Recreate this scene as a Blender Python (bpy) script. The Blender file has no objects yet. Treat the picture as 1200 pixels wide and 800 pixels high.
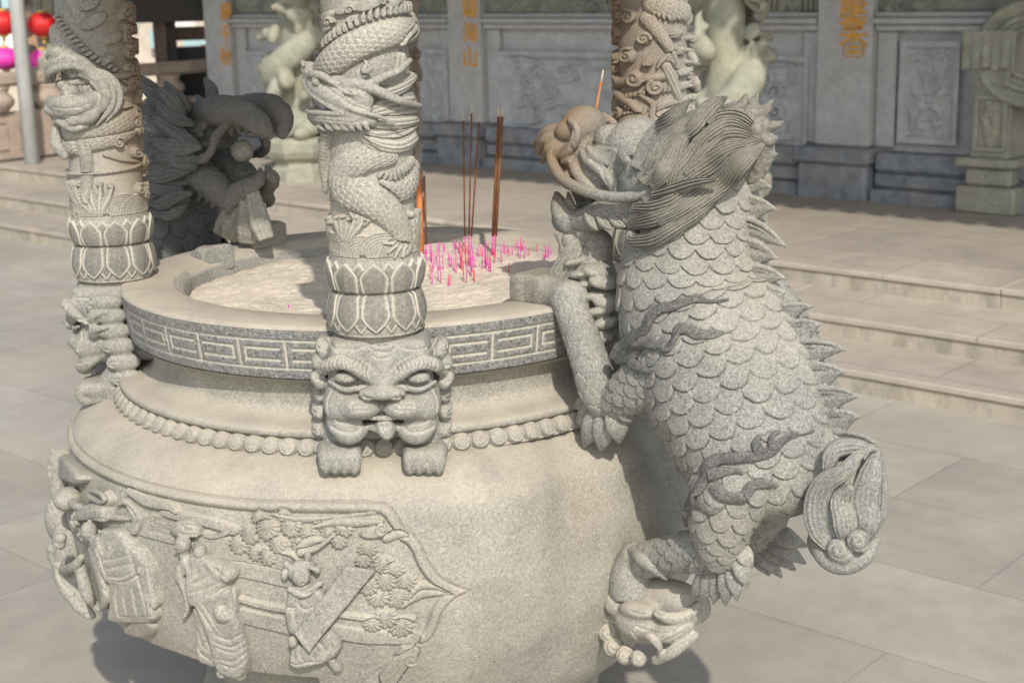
import bpy, math, random
import numpy as np
from mathutils import Vector, Matrix
from mathutils.bvhtree import BVHTree
try:
    import openvdb
except Exception:
    openvdb = None

SC = bpy.context.scene
COL = SC.collection
R_ = math.radians
rng = np.random.default_rng(7)
random.seed(7)

# ------------------------------------------------------------------ camera, sky, sun, exposure
ZB = 1.25                                   # height on which the four columns stand
CAMP = np.array([0.0, -3.825849, 1.97])
CF, CPITCH, CROLL, CYAW = 1727.3, 0.238945, -0.0226317, 0.0852999
_fw = np.array([math.sin(CYAW)*math.cos(CPITCH), math.cos(CYAW)*math.cos(CPITCH), -math.sin(CPITCH)])
_r0 = np.array([math.cos(CYAW), -math.sin(CYAW), 0.0])
_u0 = np.cross(_r0, _fw)
_rt = math.cos(CROLL)*_r0 + math.sin(CROLL)*_u0
_up = -math.sin(CROLL)*_r0 + math.cos(CROLL)*_u0
cam_d = bpy.data.cameras.new('camera')
cam = bpy.data.objects.new('camera', cam_d); COL.objects.link(cam)
cam_d.sensor_fit = 'HORIZONTAL'; cam_d.sensor_width = 36.0
cam_d.lens = CF/1200.0*36.0
cam_d.clip_start = 0.05; cam_d.clip_end = 500.0
cam_d.dof.use_dof = True
cam_d.dof.focus_distance = 3.12
cam_d.dof.aperture_fstop = 5.4
cam_d.dof.aperture_blades = 9
M = Matrix(((_rt[0], _up[0], -_fw[0], CAMP[0]), (_rt[1], _up[1], -_fw[1], CAMP[1]),
            (_rt[2], _up[2], -_fw[2], CAMP[2]), (0, 0, 0, 1)))
cam.matrix_world = M
SC.camera = cam

SUN_AZ, SUN_EL = R_(6.0), R_(39.0)          # azimuth measured from behind the camera towards the right
sun_dir = Vector((math.sin(SUN_AZ)*math.cos(SUN_EL), -math.cos(SUN_AZ)*math.cos(SUN_EL), math.sin(SUN_EL)))
sl = bpy.data.lights.new('sun', 'SUN'); sl.energy = 3.0; sl.angle = R_(0.9); sl.color = (1.0, 0.93, 0.82)
so = bpy.data.objects.new('sun', sl); COL.objects.link(so)
so.rotation_euler = sun_dir.to_track_quat('Z', 'Y').to_euler(); so.location = (3, -6, 12)
wd = bpy.data.worlds.new('World'); SC.world = wd; wd.use_nodes = True
_nt = wd.node_tree; _bg = _nt.nodes['Background']
_sk = _nt.nodes.new('ShaderNodeTexSky'); _sk.sky_type = 'NISHITA'; _sk.sun_disc = False
_sk.sun_elevation = SUN_EL; _sk.sun_rotation = math.pi - SUN_AZ
_sk.air_density = 1.0; _sk.dust_density = 1.5; _sk.ozone_density = 1.0
_hs = _nt.nodes.new('ShaderNodeHueSaturation'); _hs.inputs['Saturation'].default_value = 0.55
_nt.links.new(_sk.outputs[0], _hs.inputs['Color']); _nt.links.new(_hs.outputs[0], _bg.inputs['Color']); _bg.inputs['Strength'].default_value = 0.15
vs = SC.view_settings
vs.view_transform = 'Standard'; vs.look = 'None'; vs.gamma = 1.0; vs.exposure = 0.24; vs.use_curve_mapping = False
SC.render.engine = 'CYCLES'
SC.cycles.max_bounces = 6; SC.cycles.diffuse_bounces = 3; SC.cycles.glossy_bounces = 2
try: SC.cycles.use_denoising = True
except Exception: pass

# ------------------------------------------------------------------ geometry helpers
def az(a): return np.array([math.sin(a), -math.cos(a), 0.0])
PHI = -0.0330124                            # azimuth of the front column
RC = 0.703932                               # radius of the ring of columns
TH = PHI + math.pi/4                        # azimuth of the big dragon
DV = az(TH)                                 # outward through the dragon, and along the temple front
NV = -az(TH - math.pi/2)                    # from the burner towards the temple
TV = -NV                                    # the dragon's near side
ZV = np.array([0.0, 0.0, 1.0])
def ray(x, y): return _fw + _rt*((x-600.0)/CF) - _up*((y-400.0)/CF)
def on_z(x, y, z):
    d = ray(x, y); return CAMP + d*((z-CAMP[2])/d[2])
def on_plane(x, y, n, k):
    d = ray(x, y); return CAMP + d*((k-CAMP@n)/(d@n))
def DP(x, y, t=0.0): return on_plane(x, y, TV, t)     # a point in the dragon's radial plane, t metres to its near side
def catmull(P, n=8):
    P = np.asarray(P, float)
    if len(P) < 3:
        t = np.linspace(0, 1, n+1)[:, None]; return P[0]*(1-t)+P[-1]*t
    Q = np.vstack([2*P[0]-P[1], P, 2*P[-1]-P[-2]]); out = []
    for i in range(1, len(Q)-2):
        p0, p1, p2, p3 = Q[i-1], Q[i], Q[i+1], Q[i+2]
        for k in range(n):
            t = k/n
            out.append(0.5*((2*p1)+(-p0+p2)*t+(2*p0-5*p1+4*p2-p3)*t*t+(-p0+3*p1-3*p2+p3)*t**3))
    out.append(Q[-2]); return np.array(out)
def sstep(a, b, x):
    t = np.clip((x-a)/(b-a), 0, 1); return t*t*(3-2*t)
def vnoise(p, scale, seed=0):
    """cheap smooth value noise in 3D for arrays (N,3)"""
    q = np.asarray(p, float)*scale + seed*17.3
    i = np.floor(q).astype(np.int64); f = q-i; f = f*f*(3-2*f)
    def hsh(a, b, c):
        n = (a*374761393 + b*668265263 + c*2147483647 + seed*1274126177) & 0xffffffff
        n = ((n ^ (n >> 13))*1274126177) & 0xffffffff
        return ((n ^ (n >> 16)) & 0xffff)/65535.0
    r = 0
    for dx in (0, 1):
        for dy in (0, 1):
            for dz in (0, 1):
                w = (f[..., 0] if dx else 1-f[..., 0])*(f[..., 1] if dy else 1-f[..., 1])*(f[..., 2] if dz else 1-f[..., 2])
                r = r + w*hsh(i[..., 0]+dx, i[..., 1]+dy, i[..., 2]+dz)
    return r

def mesh_obj(name, V, F, mat, parent=None, smooth=True, attrs=None, loc=None):
    V = np.asarray(V, np.float32).reshape(-1, 3)
    ragged = not isinstance(F, np.ndarray) and len({len(f) for f in F}) > 1
    if not ragged: F = np.asarray(F)
    me = bpy.data.meshes.new(name)
    me.vertices.add(len(V))
    if not ragged:
        n = F.shape[1]; flat = F.astype(np.int32).ravel(); starts = np.arange(len(F), dtype=np.int32)*n
        tot = np.full(len(F), n, np.int32)
    else:
        tot = np.array([len(f) for f in F], np.int32); flat = np.array([i for f in F for i in f], np.int32)
        starts = np.concatenate([[0], np.cumsum(tot)[:-1]]).astype(np.int32)
    if loc is not None: V = V - np.asarray(loc, np.float32)
    me.vertices.foreach_set('co', V.ravel())
    me.loops.add(len(flat)); me.loops.foreach_set('vertex_index', flat)
    me.polygons.add(len(starts)); me.polygons.foreach_set('loop_start', starts)
    try: me.polygons.foreach_set('loop_total', tot)
    except Exception: pass
    me.polygons.foreach_set('use_smooth', np.full(len(starts), bool(smooth)))
    me.update(calc_edges=True); me.validate()
    if attrs:
        for k, v in attrs.items():
            a = me.attributes.new(k, 'FLOAT', 'POINT')
            if len(a.data) == len(v): a.data.foreach_set('value', np.asarray(v, np.float32).ravel())
    if mat: me.materials.append(mat)
    o = bpy.data.objects.new(name, me); COL.objects.link(o)
    if loc is not None: o.location = [float(q) for q in loc]
    if parent is not None:
        o.parent = parent
        o.matrix_parent_inverse = Matrix.Translation(-Vector(parent.location)) if parent.type == 'EMPTY' and parent.parent is None and parent.rotation_euler.z == 0 else Matrix()
    return o
def tag(o, label=None, cat=None, group=None, kind=None):
    if label: o['label'] = label
    if cat: o['category'] = cat
    if group: o['group'] = group
    if kind: o['kind'] = kind
    return o
def thing(name, label, cat, loc=(0, 0, 0), group=None):
    o = bpy.data.objects.new(name, None); COL.objects.link(o)
    o.location = [float(q) for q in loc]; o.empty_display_size = 0.1
    return tag(o, label, cat, group)
def copy_tree(o, loc, rz, label=None):
    r = o.copy(); COL.objects.link(r); r.location = [float(q) for q in loc]; r.rotation_euler = (0, 0, rz)
    if label: r['label'] = label
    for ch in list(o.children):
        c = ch.copy(); COL.objects.link(c); mi = ch.matrix_parent_inverse.copy(); c.parent = r; c.matrix_parent_inverse = mi
        for g in list(ch.children):
            d = g.copy(); COL.objects.link(d); mi = g.matrix_parent_inverse.copy(); d.parent = c; d.matrix_parent_inverse = mi
    return r

class MB:
    """collects polygons into one mesh"""
    def __init__(s): s.V = []; s.F = []; s.n = 0; s.A = {}
    def add(s, V, F):
        V = np.asarray(V, float).reshape(-1, 3)
        s.V.append(V); s.F += [tuple(int(i)+s.n for i in f) for f in F]; s.n += len(V)
    def box(s, c, h, ax=(1, 0, 0), ay=(0, 1, 0), az_=(0, 0, 1), bev=0.0):
        c = np.asarray(c, float); ax, ay, az_ = [np.asarray(a, float) for a in (ax, ay, az_)]
        b = min(bev, min(h)*0.9)
        if b <= 0:
            V = [c+ax*h[0]*i+ay*h[1]*j+az_*h[2]*k for i in (-1, 1) for j in (-1, 1) for k in (-1, 1)]
            s.add(V, [(0, 1, 3, 2), (4, 6, 7, 5), (0, 4, 5, 1), (2, 3, 7, 6), (0, 2, 6, 4), (1, 5, 7, 3)]); return
        V = []; idx = {}
        for i in (-1, 1):
            for j in (-1, 1):
                for k in (-1, 1):
                    for a in range(3):
                        e = [h[0]-b, h[1]-b, h[2]-b]; e[a] = h[a]
                        idx[(i, j, k, a)] = len(V); V.append(c+ax*e[0]*i+ay*e[1]*j+az_*e[2]*k)
        F = []
        def q(*ks): F.append([idx[k] for k in ks])
        for i in (-1, 1):
            q((i, -1, -1, 0), (i, 1, -1, 0), (i, 1, 1, 0), (i, -1, 1, 0))
            q((-1, i, -1, 1), (1, i, -1, 1), (1, i, 1, 1), (-1, i, 1, 1))
            q((-1, -1, i, 2), (1, -1, i, 2), (1, 1, i, 2), (-1, 1, i, 2))
        for a in (-1, 1):
            for b2 in (-1, 1):
                q((a, b2, -1, 0), (a, b2, 1, 0), (a, b2, 1, 1), (a, b2, -1, 1))
                q((a, -1, b2, 0), (a, 1, b2, 0), (a, 1, b2, 2), (a, -1, b2, 2))
                q((-1, a, b2, 1), (1, a, b2, 1), (1, a, b2, 2), (-1, a, b2, 2))
        for i in (-1, 1):
            for j in (-1, 1):
                for k in (-1, 1): q((i, j, k, 0), (i, j, k, 1), (i, j, k, 2))
        s.add(V, F)
    def tube(s, P, rad, n=10, cap=True):
        V, F = sweep(P, rad, n=n, cap=cap); s.add(V, F)
    def build(s, name, mat, parent=None, smooth=False, recalc=True):
        o = mesh_obj(name, np.vstack(s.V), s.F, mat, parent, smooth)
        if recalc: fix_normals(o)
        return o
def fix_normals(o):
    import bmesh
    bm = bmesh.new(); bm.from_mesh(o.data); bmesh.ops.recalc_face_normals(bm, faces=bm.faces); bm.to_mesh(o.data); bm.free()

def frames(P, up=None):
    P = np.asarray(P, float); T = np.gradient(P, axis=0); T /= np.linalg.norm(T, axis=1)[:, None]+1e-12
    u = np.asarray(up if up is not None else (0.13, 0.31, 0.94), float); N = []
    prev = u - T[0]*(u@T[0])
    if np.linalg.norm(prev) < 1e-3: prev = np.cross(T[0], (1, 0, 0))
    for t in T:
        v = (u - t*(u@t)) if up is not None else prev - t*(prev@t)
        if np.linalg.norm(v) < 1e-3: v = prev - t*(prev@t)
        v = v/(np.linalg.norm(v)+1e-12); N.append(v); prev = v
    N = np.array(N); B = np.cross(T, N); return T, N, B
def sweep(P, rad, n=12, rad2=None, up=None, disp=None, cap=True):
    """tube along P; rad = radius across B, rad2 across N (the up side); disp(u, a) adds to the radius"""
    P = np.asarray(P, float); m = len(P); T, N, B = frames(P, up)
    r1 = np.broadcast_to(np.asarray(rad, float), (m,)); r2 = r1 if rad2 is None else np.broadcast_to(np.asarray(rad2, float), (m,))
    a = np.linspace(0, 2*np.pi, n, endpoint=False)
    dd = np.zeros((m, n)) if disp is None else disp(np.linspace(0, 1, m)[:, None], a[None, :])
    ca, sa = np.cos(a)[None], np.sin(a)[None]
    off = (B[:, None, :]*((r1[:, None]*ca)+dd*ca)[..., None] + N[:, None, :]*((r2[:, None]*sa)+dd*sa)[..., None])
    V = (P[:, None, :]+off).reshape(-1, 3)
    i, j = np.meshgrid(np.arange(m-1), np.arange(n), indexing='ij'); j2 = (j+1) % n
    F = np.stack([i*n+j, i*n+j2, (i+1)*n+j2, (i+1)*n+j], -1).reshape(-1, 4)[:, ::-1]
    F = [tuple(f) for f in F]
    if cap:
        F.append(tuple(range(n))); F.append(tuple(range((m-1)*n, m*n))[::-1])
    return V, F
def grid_faces(nu, nv, wrap_u=False, flip=False):
    i, j = np.meshgrid(np.arange(nu if wrap_u else nu-1), np.arange(nv-1), indexing='ij'); i2 = (i+1) % nu
    F = np.stack([i*nv+j, i2*nv+j, i2*nv+j+1, i*nv+j+1], -1).reshape(-1, 4)
    return F[:, ::-1] if flip else F
def lathe(name, prof, mat, parent=None, n=160, loc=(0, 0), attrs=None, cl=False, smooth=True):
    """prof: (r, z) list from top to bottom or round a closed section"""
    prof = np.asarray(prof, float)
    if cl: prof = np.vstack([prof, prof[:1]])
    a = np.linspace(0, 2*np.pi, n, endpoint=False)
    V = np.stack([loc[0]+prof[None, :, 0]*np.sin(a)[:, None], loc[1]-prof[None, :, 0]*np.cos(a)[:, None],
                  np.broadcast_to(prof[None, :, 1], (n, len(prof)))], -1)
    o = mesh_obj(name, V.reshape(-1, 3), grid_faces(n, len(prof), True), mat, parent, smooth)
    fix_normals(o); return o

class SDF:
    """signed distance grid in a local frame (rows of fr = local axes in world, org = origin)"""
    def __init__(s, lo, hi, h, fr=None, org=(0, 0, 0)):
        s.lo = np.asarray(lo, float); s.h = h; s.fr = np.eye(3) if fr is None else np.asarray(fr, float); s.org = np.asarray(org, float)
        s.n = np.ceil((np.asarray(hi, float)-s.lo)/h).astype(int)+1
        s.ax = [s.lo[i]+h*np.arange(s.n[i]) for i in range(3)]
        s.f = np.full(s.n, 3*h+0.05, np.float32)
    def loc(s, p): return s.fr@(np.asarray(p, float)-s.org)
    def blk(s, lo, hi):
        sl = []
        for i in range(3):
            a = int(np.clip(math.floor((lo[i]-s.lo[i])/s.h), 0, s.n[i])); b = int(np.clip(math.ceil((hi[i]-s.lo[i])/s.h)+1, 0, s.n[i]))
            if b <= a: return None, None
            sl.append(slice(a, b))
        g = (s.ax[0][sl[0]][:, None, None].astype(np.float32), s.ax[1][sl[1]][None, :, None].astype(np.float32), s.ax[2][sl[2]][None, None, :].astype(np.float32))
        return tuple(sl), g
    def comb(s, sl, d, k, op):
        a = s.f[sl]
        if op == 'u':
            if k <= 0: s.f[sl] = np.minimum(a, d); return
            h = np.clip(0.5+0.5*(a-d)/k, 0, 1); s.f[sl] = a*(1-h)+d*h-k*h*(1-h)
        elif op == 's':
            if k <= 0: s.f[sl] = np.maximum(a, -d); return
            h = np.clip(0.5-0.5*(a+d)/k, 0, 1); s.f[sl] = a*(1-h)-d*h+k*h*(1-h)
        elif op == 'i':
            full = np.full_like(s.f, 1.0); full[sl] = d; s.f = np.maximum(s.f, full)
    def tube(s, P, rad, k=0.0, op='u', sub=6, world=True, sq=None):
        P = np.array([s.loc(p) if world else np.asarray(p, float) for p in P])
        rad = np.broadcast_to(np.asarray(rad, float), (len(P),))
        if sub > 1 and len(P) > 2:
            Q = catmull(np.column_stack([P, rad]), sub); P, rad = Q[:, :3], np.maximum(Q[:, 3], 1e-4)
        m = rad.max()+k+2.5*s.h
        sl, g = s.blk(P.min(0)-m, P.max(0)+m)
        if sl is None: return
        best = None
        for a, b, ra, rb in zip(P[:-1], P[1:], rad[:-1], rad[1:]):
            ab = b-a; L = ab@ab+1e-12
            t = np.clip(((g[0]-a[0])*ab[0]+(g[1]-a[1])*ab[1]+(g[2]-a[2])*ab[2])/L, 0, 1)
            d = np.sqrt((g[0]-a[0]-t*ab[0])**2+(g[1]-a[1]-t*ab[1])**2+(g[2]-a[2]-t*ab[2])**2)-(ra+(rb-ra)*t)
            best = d if best is None else np.minimum(best, d)
        if getattr(s, 'mark', False): s.g[sl] = np.minimum(s.g[sl], best)
        s.comb(sl, best, k, op)
    def cap(s, a, b, ra, rb=None, k=0.0, op='u', world=True): s.tube([a, b], [ra, ra if rb is None else rb], k, op, 1, world)
    def ell(s, c, rad, k=0.0, op='u', rot=None, world=True):
        """rot: rows = the ellipsoid's axes, given in world if world else local"""
        c = s.loc(c) if world else np.asarray(c, float); rad = np.asarray(rad, float)
        A = np.eye(3) if rot is None else (np.asarray(rot, float)@s.fr.T if world else np.asarray(rot, float))
        ext = np.sqrt(((A*rad[:, None])**2).sum(0)); m = k+2.5*s.h
        sl, g = s.blk(c-ext-m, c+ext+m)
        if sl is None: return
        x, y, z = g[0]-c[0], g[1]-c[1], g[2]-c[2]
        q = [A[i, 0]*x+A[i, 1]*y+A[i, 2]*z for i in range(3)]
        k0 = np.sqrt(sum((q[i]/rad[i])**2 for i in range(3))); k1 = np.sqrt(sum((q[i]/rad[i]**2)**2 for i in range(3)))+1e-9
        s.comb(sl, k0*(k0-1)/k1, k, op)
    def box(s, c, half, k=0.0, op='u', rot=None, rnd=0.0, world=True):
        c = s.loc(c) if world else np.asarray(c, float); half = np.asarray(half, float)-rnd
        A = np.eye(3) if rot is None else (np.asarray(rot, float)@s.fr.T if world else np.asarray(rot, float))
        ext = (np.abs(A)*(half+rnd)[:, None]).sum(0); m = k+2.5*s.h
        sl, g = s.blk(c-ext-m, c+ext+m)
        if sl is None: return
        x, y, z = g[0]-c[0], g[1]-c[1], g[2]-c[2]
        q = [np.abs(A[i, 0]*x+A[i, 1]*y+A[i, 2]*z)-half[i] for i in range(3)]
        d = np.sqrt(sum(np.maximum(v, 0)**2 for v in q))+np.minimum(np.maximum(np.maximum(q[0], q[1]), q[2]), 0)-rnd
        s.comb(sl, d, k, op)
    def half(s, p, nrm):
        """keep the side away from nrm"""
        p = s.loc(p); n = s.fr@np.asarray(nrm, float)
        d = (s.ax[0][:, None, None]-p[0])*n[0]+(s.ax[1][None, :, None]-p[1])*n[1]+(s.ax[2][None, None, :]-p[2])*n[2]
        s.f = np.maximum(s.f, d.astype(np.float32))
    def polygons(s):
        f = np.clip(s.f, -3*s.h, 3*s.h).astype(np.float32)
        f[0], f[-1] = np.maximum(f[0], s.h), np.maximum(f[-1], s.h)
        f[:, 0], f[:, -1] = np.maximum(f[:, 0], s.h), np.maximum(f[:, -1], s.h)
        f[:, :, 0], f[:, :, -1] = np.maximum(f[:, :, 0], s.h), np.maximum(f[:, :, -1], s.h)
        if openvdb is not None:
            g = openvdb.FloatGrid(3*s.h); g.copyFromArray(f)
            try: g.gridClass = openvdb.GridClass.LEVEL_SET
            except Exception: pass
            P, Q = g.convertToQuads(); P = np.asarray(P, float); Q = np.asarray(Q, np.int64)
        else:
            P, Q = surface_nets(f)
        V = (s.lo+P*s.h)@s.fr+s.org
        a, b, c = V[Q[:, 0]], V[Q[:, 1]], V[Q[:, 2]]
        vol = np.einsum('ij,ij->i', a, np.cross(b, c)).sum()+np.einsum('ij,ij->i', a, np.cross(c, V[Q[:, 3]])).sum()
        if vol < 0: Q = Q[:, ::-1]
        return V, Q
    def build(s, name, mat, parent=None, disp=None, attrs=None, loc=None, relax=1):
        V, Q = s.polygons()
        for _ in range(relax): V = relax_mesh(V, Q)
        if disp is not None: V = V+vert_normals(V, Q)*disp(V)[:, None]
        at = {} if attrs is None else {k: f(V) for k, f in attrs.items()}
        if hasattr(s, 'g'):
            q = np.clip(np.round(((V-s.org)@s.fr.T-s.lo)/s.h).astype(int), 0, s.n-1)
            at['pale'] = 0.38*(1-sstep(-0.0008, 0.0008, s.g[q[:, 0], q[:, 1], q[:, 2]]))
        return mesh_obj(name, V, Q, mat, parent, True, at or None, loc)
def engrave(S, lines, k=0.0015, rot=None):
    """cut or raise lines on an SDF: (pixel points, radius in px, 's' or 'u'); the points are found on its present surface"""
    V, Q = S.polygons(); bv_ = BVHTree.FromPolygons(V.tolist(), Q.tolist())
    for P, r, op in lines:
        pts, rads = [], []
        P2 = catmull(np.asarray(P, float), 5) if len(P) > 2 else np.asarray(P, float)
        rr_ = np.interp(np.linspace(0, 1, len(P2)), np.linspace(0, 1, len(np.atleast_1d(r)) if np.ndim(r) else 2), np.atleast_1d(r) if np.ndim(r) else [r, r])
        for (x, y), rq in zip(P2, rr_):
            d = ray(x, y); d = d/np.linalg.norm(d); o_ = CAMP
            if rot is not None: d = rot@d; o_ = rot@CAMP
            hh = bv_.ray_cast(Vector(o_), Vector(d))
            if hh[0] is None: continue
            p = np.array(hh[0])
            if pts and np.linalg.norm(p-pts[-1]) > 0.03: break
            pts.append(p); rads.append(rq*hh[3]/CF)
        if len(pts) >= 2:
            if not hasattr(S, 'g'): S.g = np.full(S.f.shape, 1.0, np.float32)
            S.mark = op == 's'; S.tube(pts, rads, k, op, 1); S.mark = False
def surface_nets(f):
    ins = f < 0; n = np.array(f.shape); c = np.zeros(n-1, int)
    offs = [(i, j, k) for i in (0, 1) for j in (0, 1) for k in (0, 1)]
    for o in offs: c += ins[o[0]:n[0]-1+o[0], o[1]:n[1]-1+o[1], o[2]:n[2]-1+o[2]]
    act = (c > 0) & (c < 8); idx = -np.ones(act.shape, np.int64); cells = np.argwhere(act); idx[act] = np.arange(len(cells))
    acc = np.zeros((len(cells), 3)); cnt = np.zeros(len(cells))
    for a in offs:
        for d in range(3):
            if a[d] == 0:
                b = list(a); b[d] = 1; b = tuple(b)
                fa = f[tuple((cells+a).T)]; fb = f[tuple((cells+b).T)]; m = (fa < 0) != (fb < 0)
                t = np.where(m, fa/(fa-fb+1e-20), 0); p = np.repeat(np.array([a], float), len(cells), 0); p[:, d] = t
                acc[m] += p[m]; cnt[m] += 1
    P = cells+acc/cnt[:, None]; Q = []
    for d in range(3):
        e = [slice(None)]*3; e2 = [slice(None)]*3; e[d] = slice(0, -1); e2[d] = slice(1, None)
        A, B = ins[tuple(e)], ins[tuple(e2)]; w = np.argwhere(A != B); u, v = (d+1) % 3, (d+2) % 3
        w = w[(w[:, u] > 0) & (w[:, v] > 0)]; w = w[(w[:, u] < n[u]-1) & (w[:, v] < n[v]-1)]
        def at(du, dv):
            q = w.copy(); q[:, u] -= du; q[:, v] -= dv; return idx[tuple(q.T)]
        q = np.stack([at(0, 0), at(1, 0), at(1, 1), at(0, 1)], -1); fl = A[tuple(w.T)]; q[fl] = q[fl][:, ::-1]; Q.append(q)
    return P, np.vstack(Q)
def relax_mesh(V, Q):
    S = np.zeros_like(V); C = np.zeros(len(V))
    for k in range(4):
        a, b = Q[:, k], Q[:, (k+1) % 4]
        for ax in range(3): S[:, ax] += np.bincount(a, V[b, ax], len(V))+np.bincount(b, V[a, ax], len(V))
        C += np.bincount(a, minlength=len(V))+np.bincount(b, minlength=len(V))
    return 0.5*V+0.5*S/np.maximum(C, 1)[:, None]
def vert_normals(V, Q):
    fn = np.cross(V[Q[:, 2]]-V[Q[:, 0]], V[Q[:, 3]]-V[Q[:, 1]]); N = np.zeros_like(V)
    for k in range(4):
        for ax in range(3): N[:, ax] += np.bincount(Q[:, k], fn[:, ax], len(V))
    return N/(np.linalg.norm(N, axis=1)[:, None]+1e-12)

def scales(a, b, la=1.38, lb=0.60):
    """overlapping round scales, tips towards +a; returns height 0..1, distance to the covering edge, id"""
    i0 = np.floor(a)
    H = np.zeros_like(a); E = np.full_like(a, 9.0); D = np.zeros(a.shape, bool); ID = np.zeros_like(a)
    for i in (i0-1, i0):
        off = 0.5*np.mod(i, 2); j = np.round(b-off); bj = j+off
        x, y = (a-i)/la, (b-bj)/lb
        q = np.sqrt(np.maximum(x, 0)**2.2+np.abs(y)**2.2)
        m = (~D) & (q < 1)
        H = np.where(m, 0.25+0.75*(a-i)/la, H); E = np.where(m, 1-q, E); ID = np.where(m, i*13.7+j*7.1, ID); D |= m
    return H, E, ID

class Relief:
    """height field over u (metres, may wrap) and v; strokes and blobs are pressed on it"""
    def __init__(s, u0, u1, v0, v1, nu, nv, wrap=False):
        s.u0, s.u1, s.v0, s.v1, s.nu, s.nv, s.wrap = u0, u1, v0, v1, nu, nv, wrap
        s.u = np.linspace(u0, u1, nu, endpoint=not wrap); s.v = np.linspace(v0, v1, nv)
        s.H = np.zeros((nu, nv)); s.L = np.zeros((nu, nv), int); s.A = {'pale': np.zeros((nu, nv)), 'dark': np.zeros((nu, nv)), 'stain': np.zeros((nu, nv))}
    def blocks(s, lo, hi):
        sh = [0.0]
        if s.wrap: sh = [-(s.u1-s.u0), 0.0, s.u1-s.u0]
        for d in sh:
            a, b = np.searchsorted(s.u, [lo[0]+d, hi[0]+d]); c, e = np.searchsorted(s.v, [lo[1], hi[1]])
            if b > a and e > c:
                yield (slice(a, b), slice(c, e)), (s.u[a:b]-d)[:, None]+0*s.v[c:e][None], s.v[c:e][None]+0*s.u[a:b][:, None]
    def put(s, sl, m, h, mode, lab, pale=None, dark=None):
        H = s.H[sl]
        w = m & ((h >= H) if mode == 'max' else np.ones_like(m))
        if mode == 'add': H = np.where(m, H+h, H)
        else: H = np.where(w, h, H)
        s.H[sl] = H
        if lab is not None: s.L[sl] = np.where(w, lab, s.L[sl])
        if pale is not None: s.A['pale'][sl] = np.where(w, pale, s.A['pale'][sl])
        if dark is not None: s.A['dark'][sl] = np.where(w, dark, s.A['dark'][sl])
    def stroke(s, P, w, h, prof='round', pat=None, mode='over', lab=None, base=0.0, sub=8, edge=0.35, dark=None):
        P = np.asarray(P, float); w = np.broadcast_to(np.asarray(w, float), (len(P),)); h = np.broadcast_to(np.asarray(h, float), (len(P),))
        Q = catmull(np.column_stack([P, w, h]), sub) if len(P) > 2 else catmull(np.column_stack([P, w, h]), 2)
        P, w, h = Q[:, :2], np.maximum(Q[:, 2], 1e-4), Q[:, 3]
        seg = np.linalg.norm(np.diff(P, axis=0), axis=1); arc = np.concatenate([[0], np.cumsum(seg)]); m = w.max()
        for sl, U, V in s.blocks(P.min(0)-m, P.max(0)+m):
            bd = np.full(U.shape, 1e9); S = np.zeros(U.shape); q = np.zeros(U.shape); hh = np.zeros(U.shape); ww = np.ones(U.shape)
            for k in range(len(seg)):
                a, b = P[k], P[k+1]; ab = b-a; L = ab@ab+1e-14
                t = np.clip(((U-a[0])*ab[0]+(V-a[1])*ab[1])/L, 0, 1); dx, dy = U-a[0]-t*ab[0], V-a[1]-t*ab[1]
                wk = w[k]+(w[k+1]-w[k])*t; d = np.sqrt(dx*dx+dy*dy)/wk
                c = d < bd; bd = np.where(c, d, bd); S = np.where(c, arc[k]+t*seg[k], S)
                q = np.where(c, np.sign(ab[0]*dy-ab[1]*dx)*d, q); hh = np.where(c, h[k]+(h[k+1]-h[k])*t, hh); ww = np.where(c, wk, ww)
            ins = bd < 1
            if prof == 'round': z = hh*np.sqrt(np.maximum(1-bd**2, 0))
            elif prof == 'bead': z = hh*(0.45*sstep(0, edge, 1-bd)+0.55*np.sqrt(np.maximum(1-bd**2, 0)))
            elif prof == 'v': z = hh*(1-bd)
            else: z = hh*sstep(0, edge, 1-bd)
            pale = None
            if pat is not None:
                dz, pale = pat(S, q, ww); z = z+dz*sstep(0, 0.25, 1-bd)
            s.put(sl, ins, z+base, mode, lab, pale, dark)
    def blob(s, c, r, h, rot=0.0, mode='over', lab=None, base=0.0, flat=0.0, pat=None, dark=None):
        m = max(r); c = np.asarray(c, float); ca, sa = math.cos(rot), math.sin(rot)
        for sl, U, V in s.blocks(c-m, c+m):
            x, y = U-c[0], V-c[1]; a, b = (x*ca+y*sa)/r[0], (-x*sa+y*ca)/r[1]; d = np.sqrt(a*a+b*b)
            z = h*((1-flat)*np.sqrt(np.maximum(1-d*d, 0))+flat*sstep(0, 0.3, 1-d)); pale = None
            if pat is not None: dz, pale = pat(a, b); z = z+dz
            s.put(sl, d < 1, z+base, mode, lab, pale, dark)
    def spiral(s, c, r, w, h, turns=1.75, a0=0.0, hand=1, lab=None, base=0.0, dome=0.0, mode='over', tail=None):
        if dome > 0: s.blob(c, (r, r), dome, base=base, lab=lab, mode=mode)
        t = np.linspace(0, 1, 14); a = a0+hand*t*turns*2*np.pi; rr = r*(1-0.92*t)
        P = np.stack([c[0]+rr*np.cos(a), c[1]+rr*np.sin(a)], -1)
        if tail is not None: P = np.vstack([np.asarray(tail, float), P])
        s.stroke(P, np.linspace(w, w*0.8, len(P)), h, 'bead', lab=lab, base=base+dome*0.4, mode='max')
    def verts(s, fn):
        U, V = np.meshgrid(s.u, s.v, indexing='ij'); return fn(U, V, s.H).reshape(-1, 3)
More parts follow.
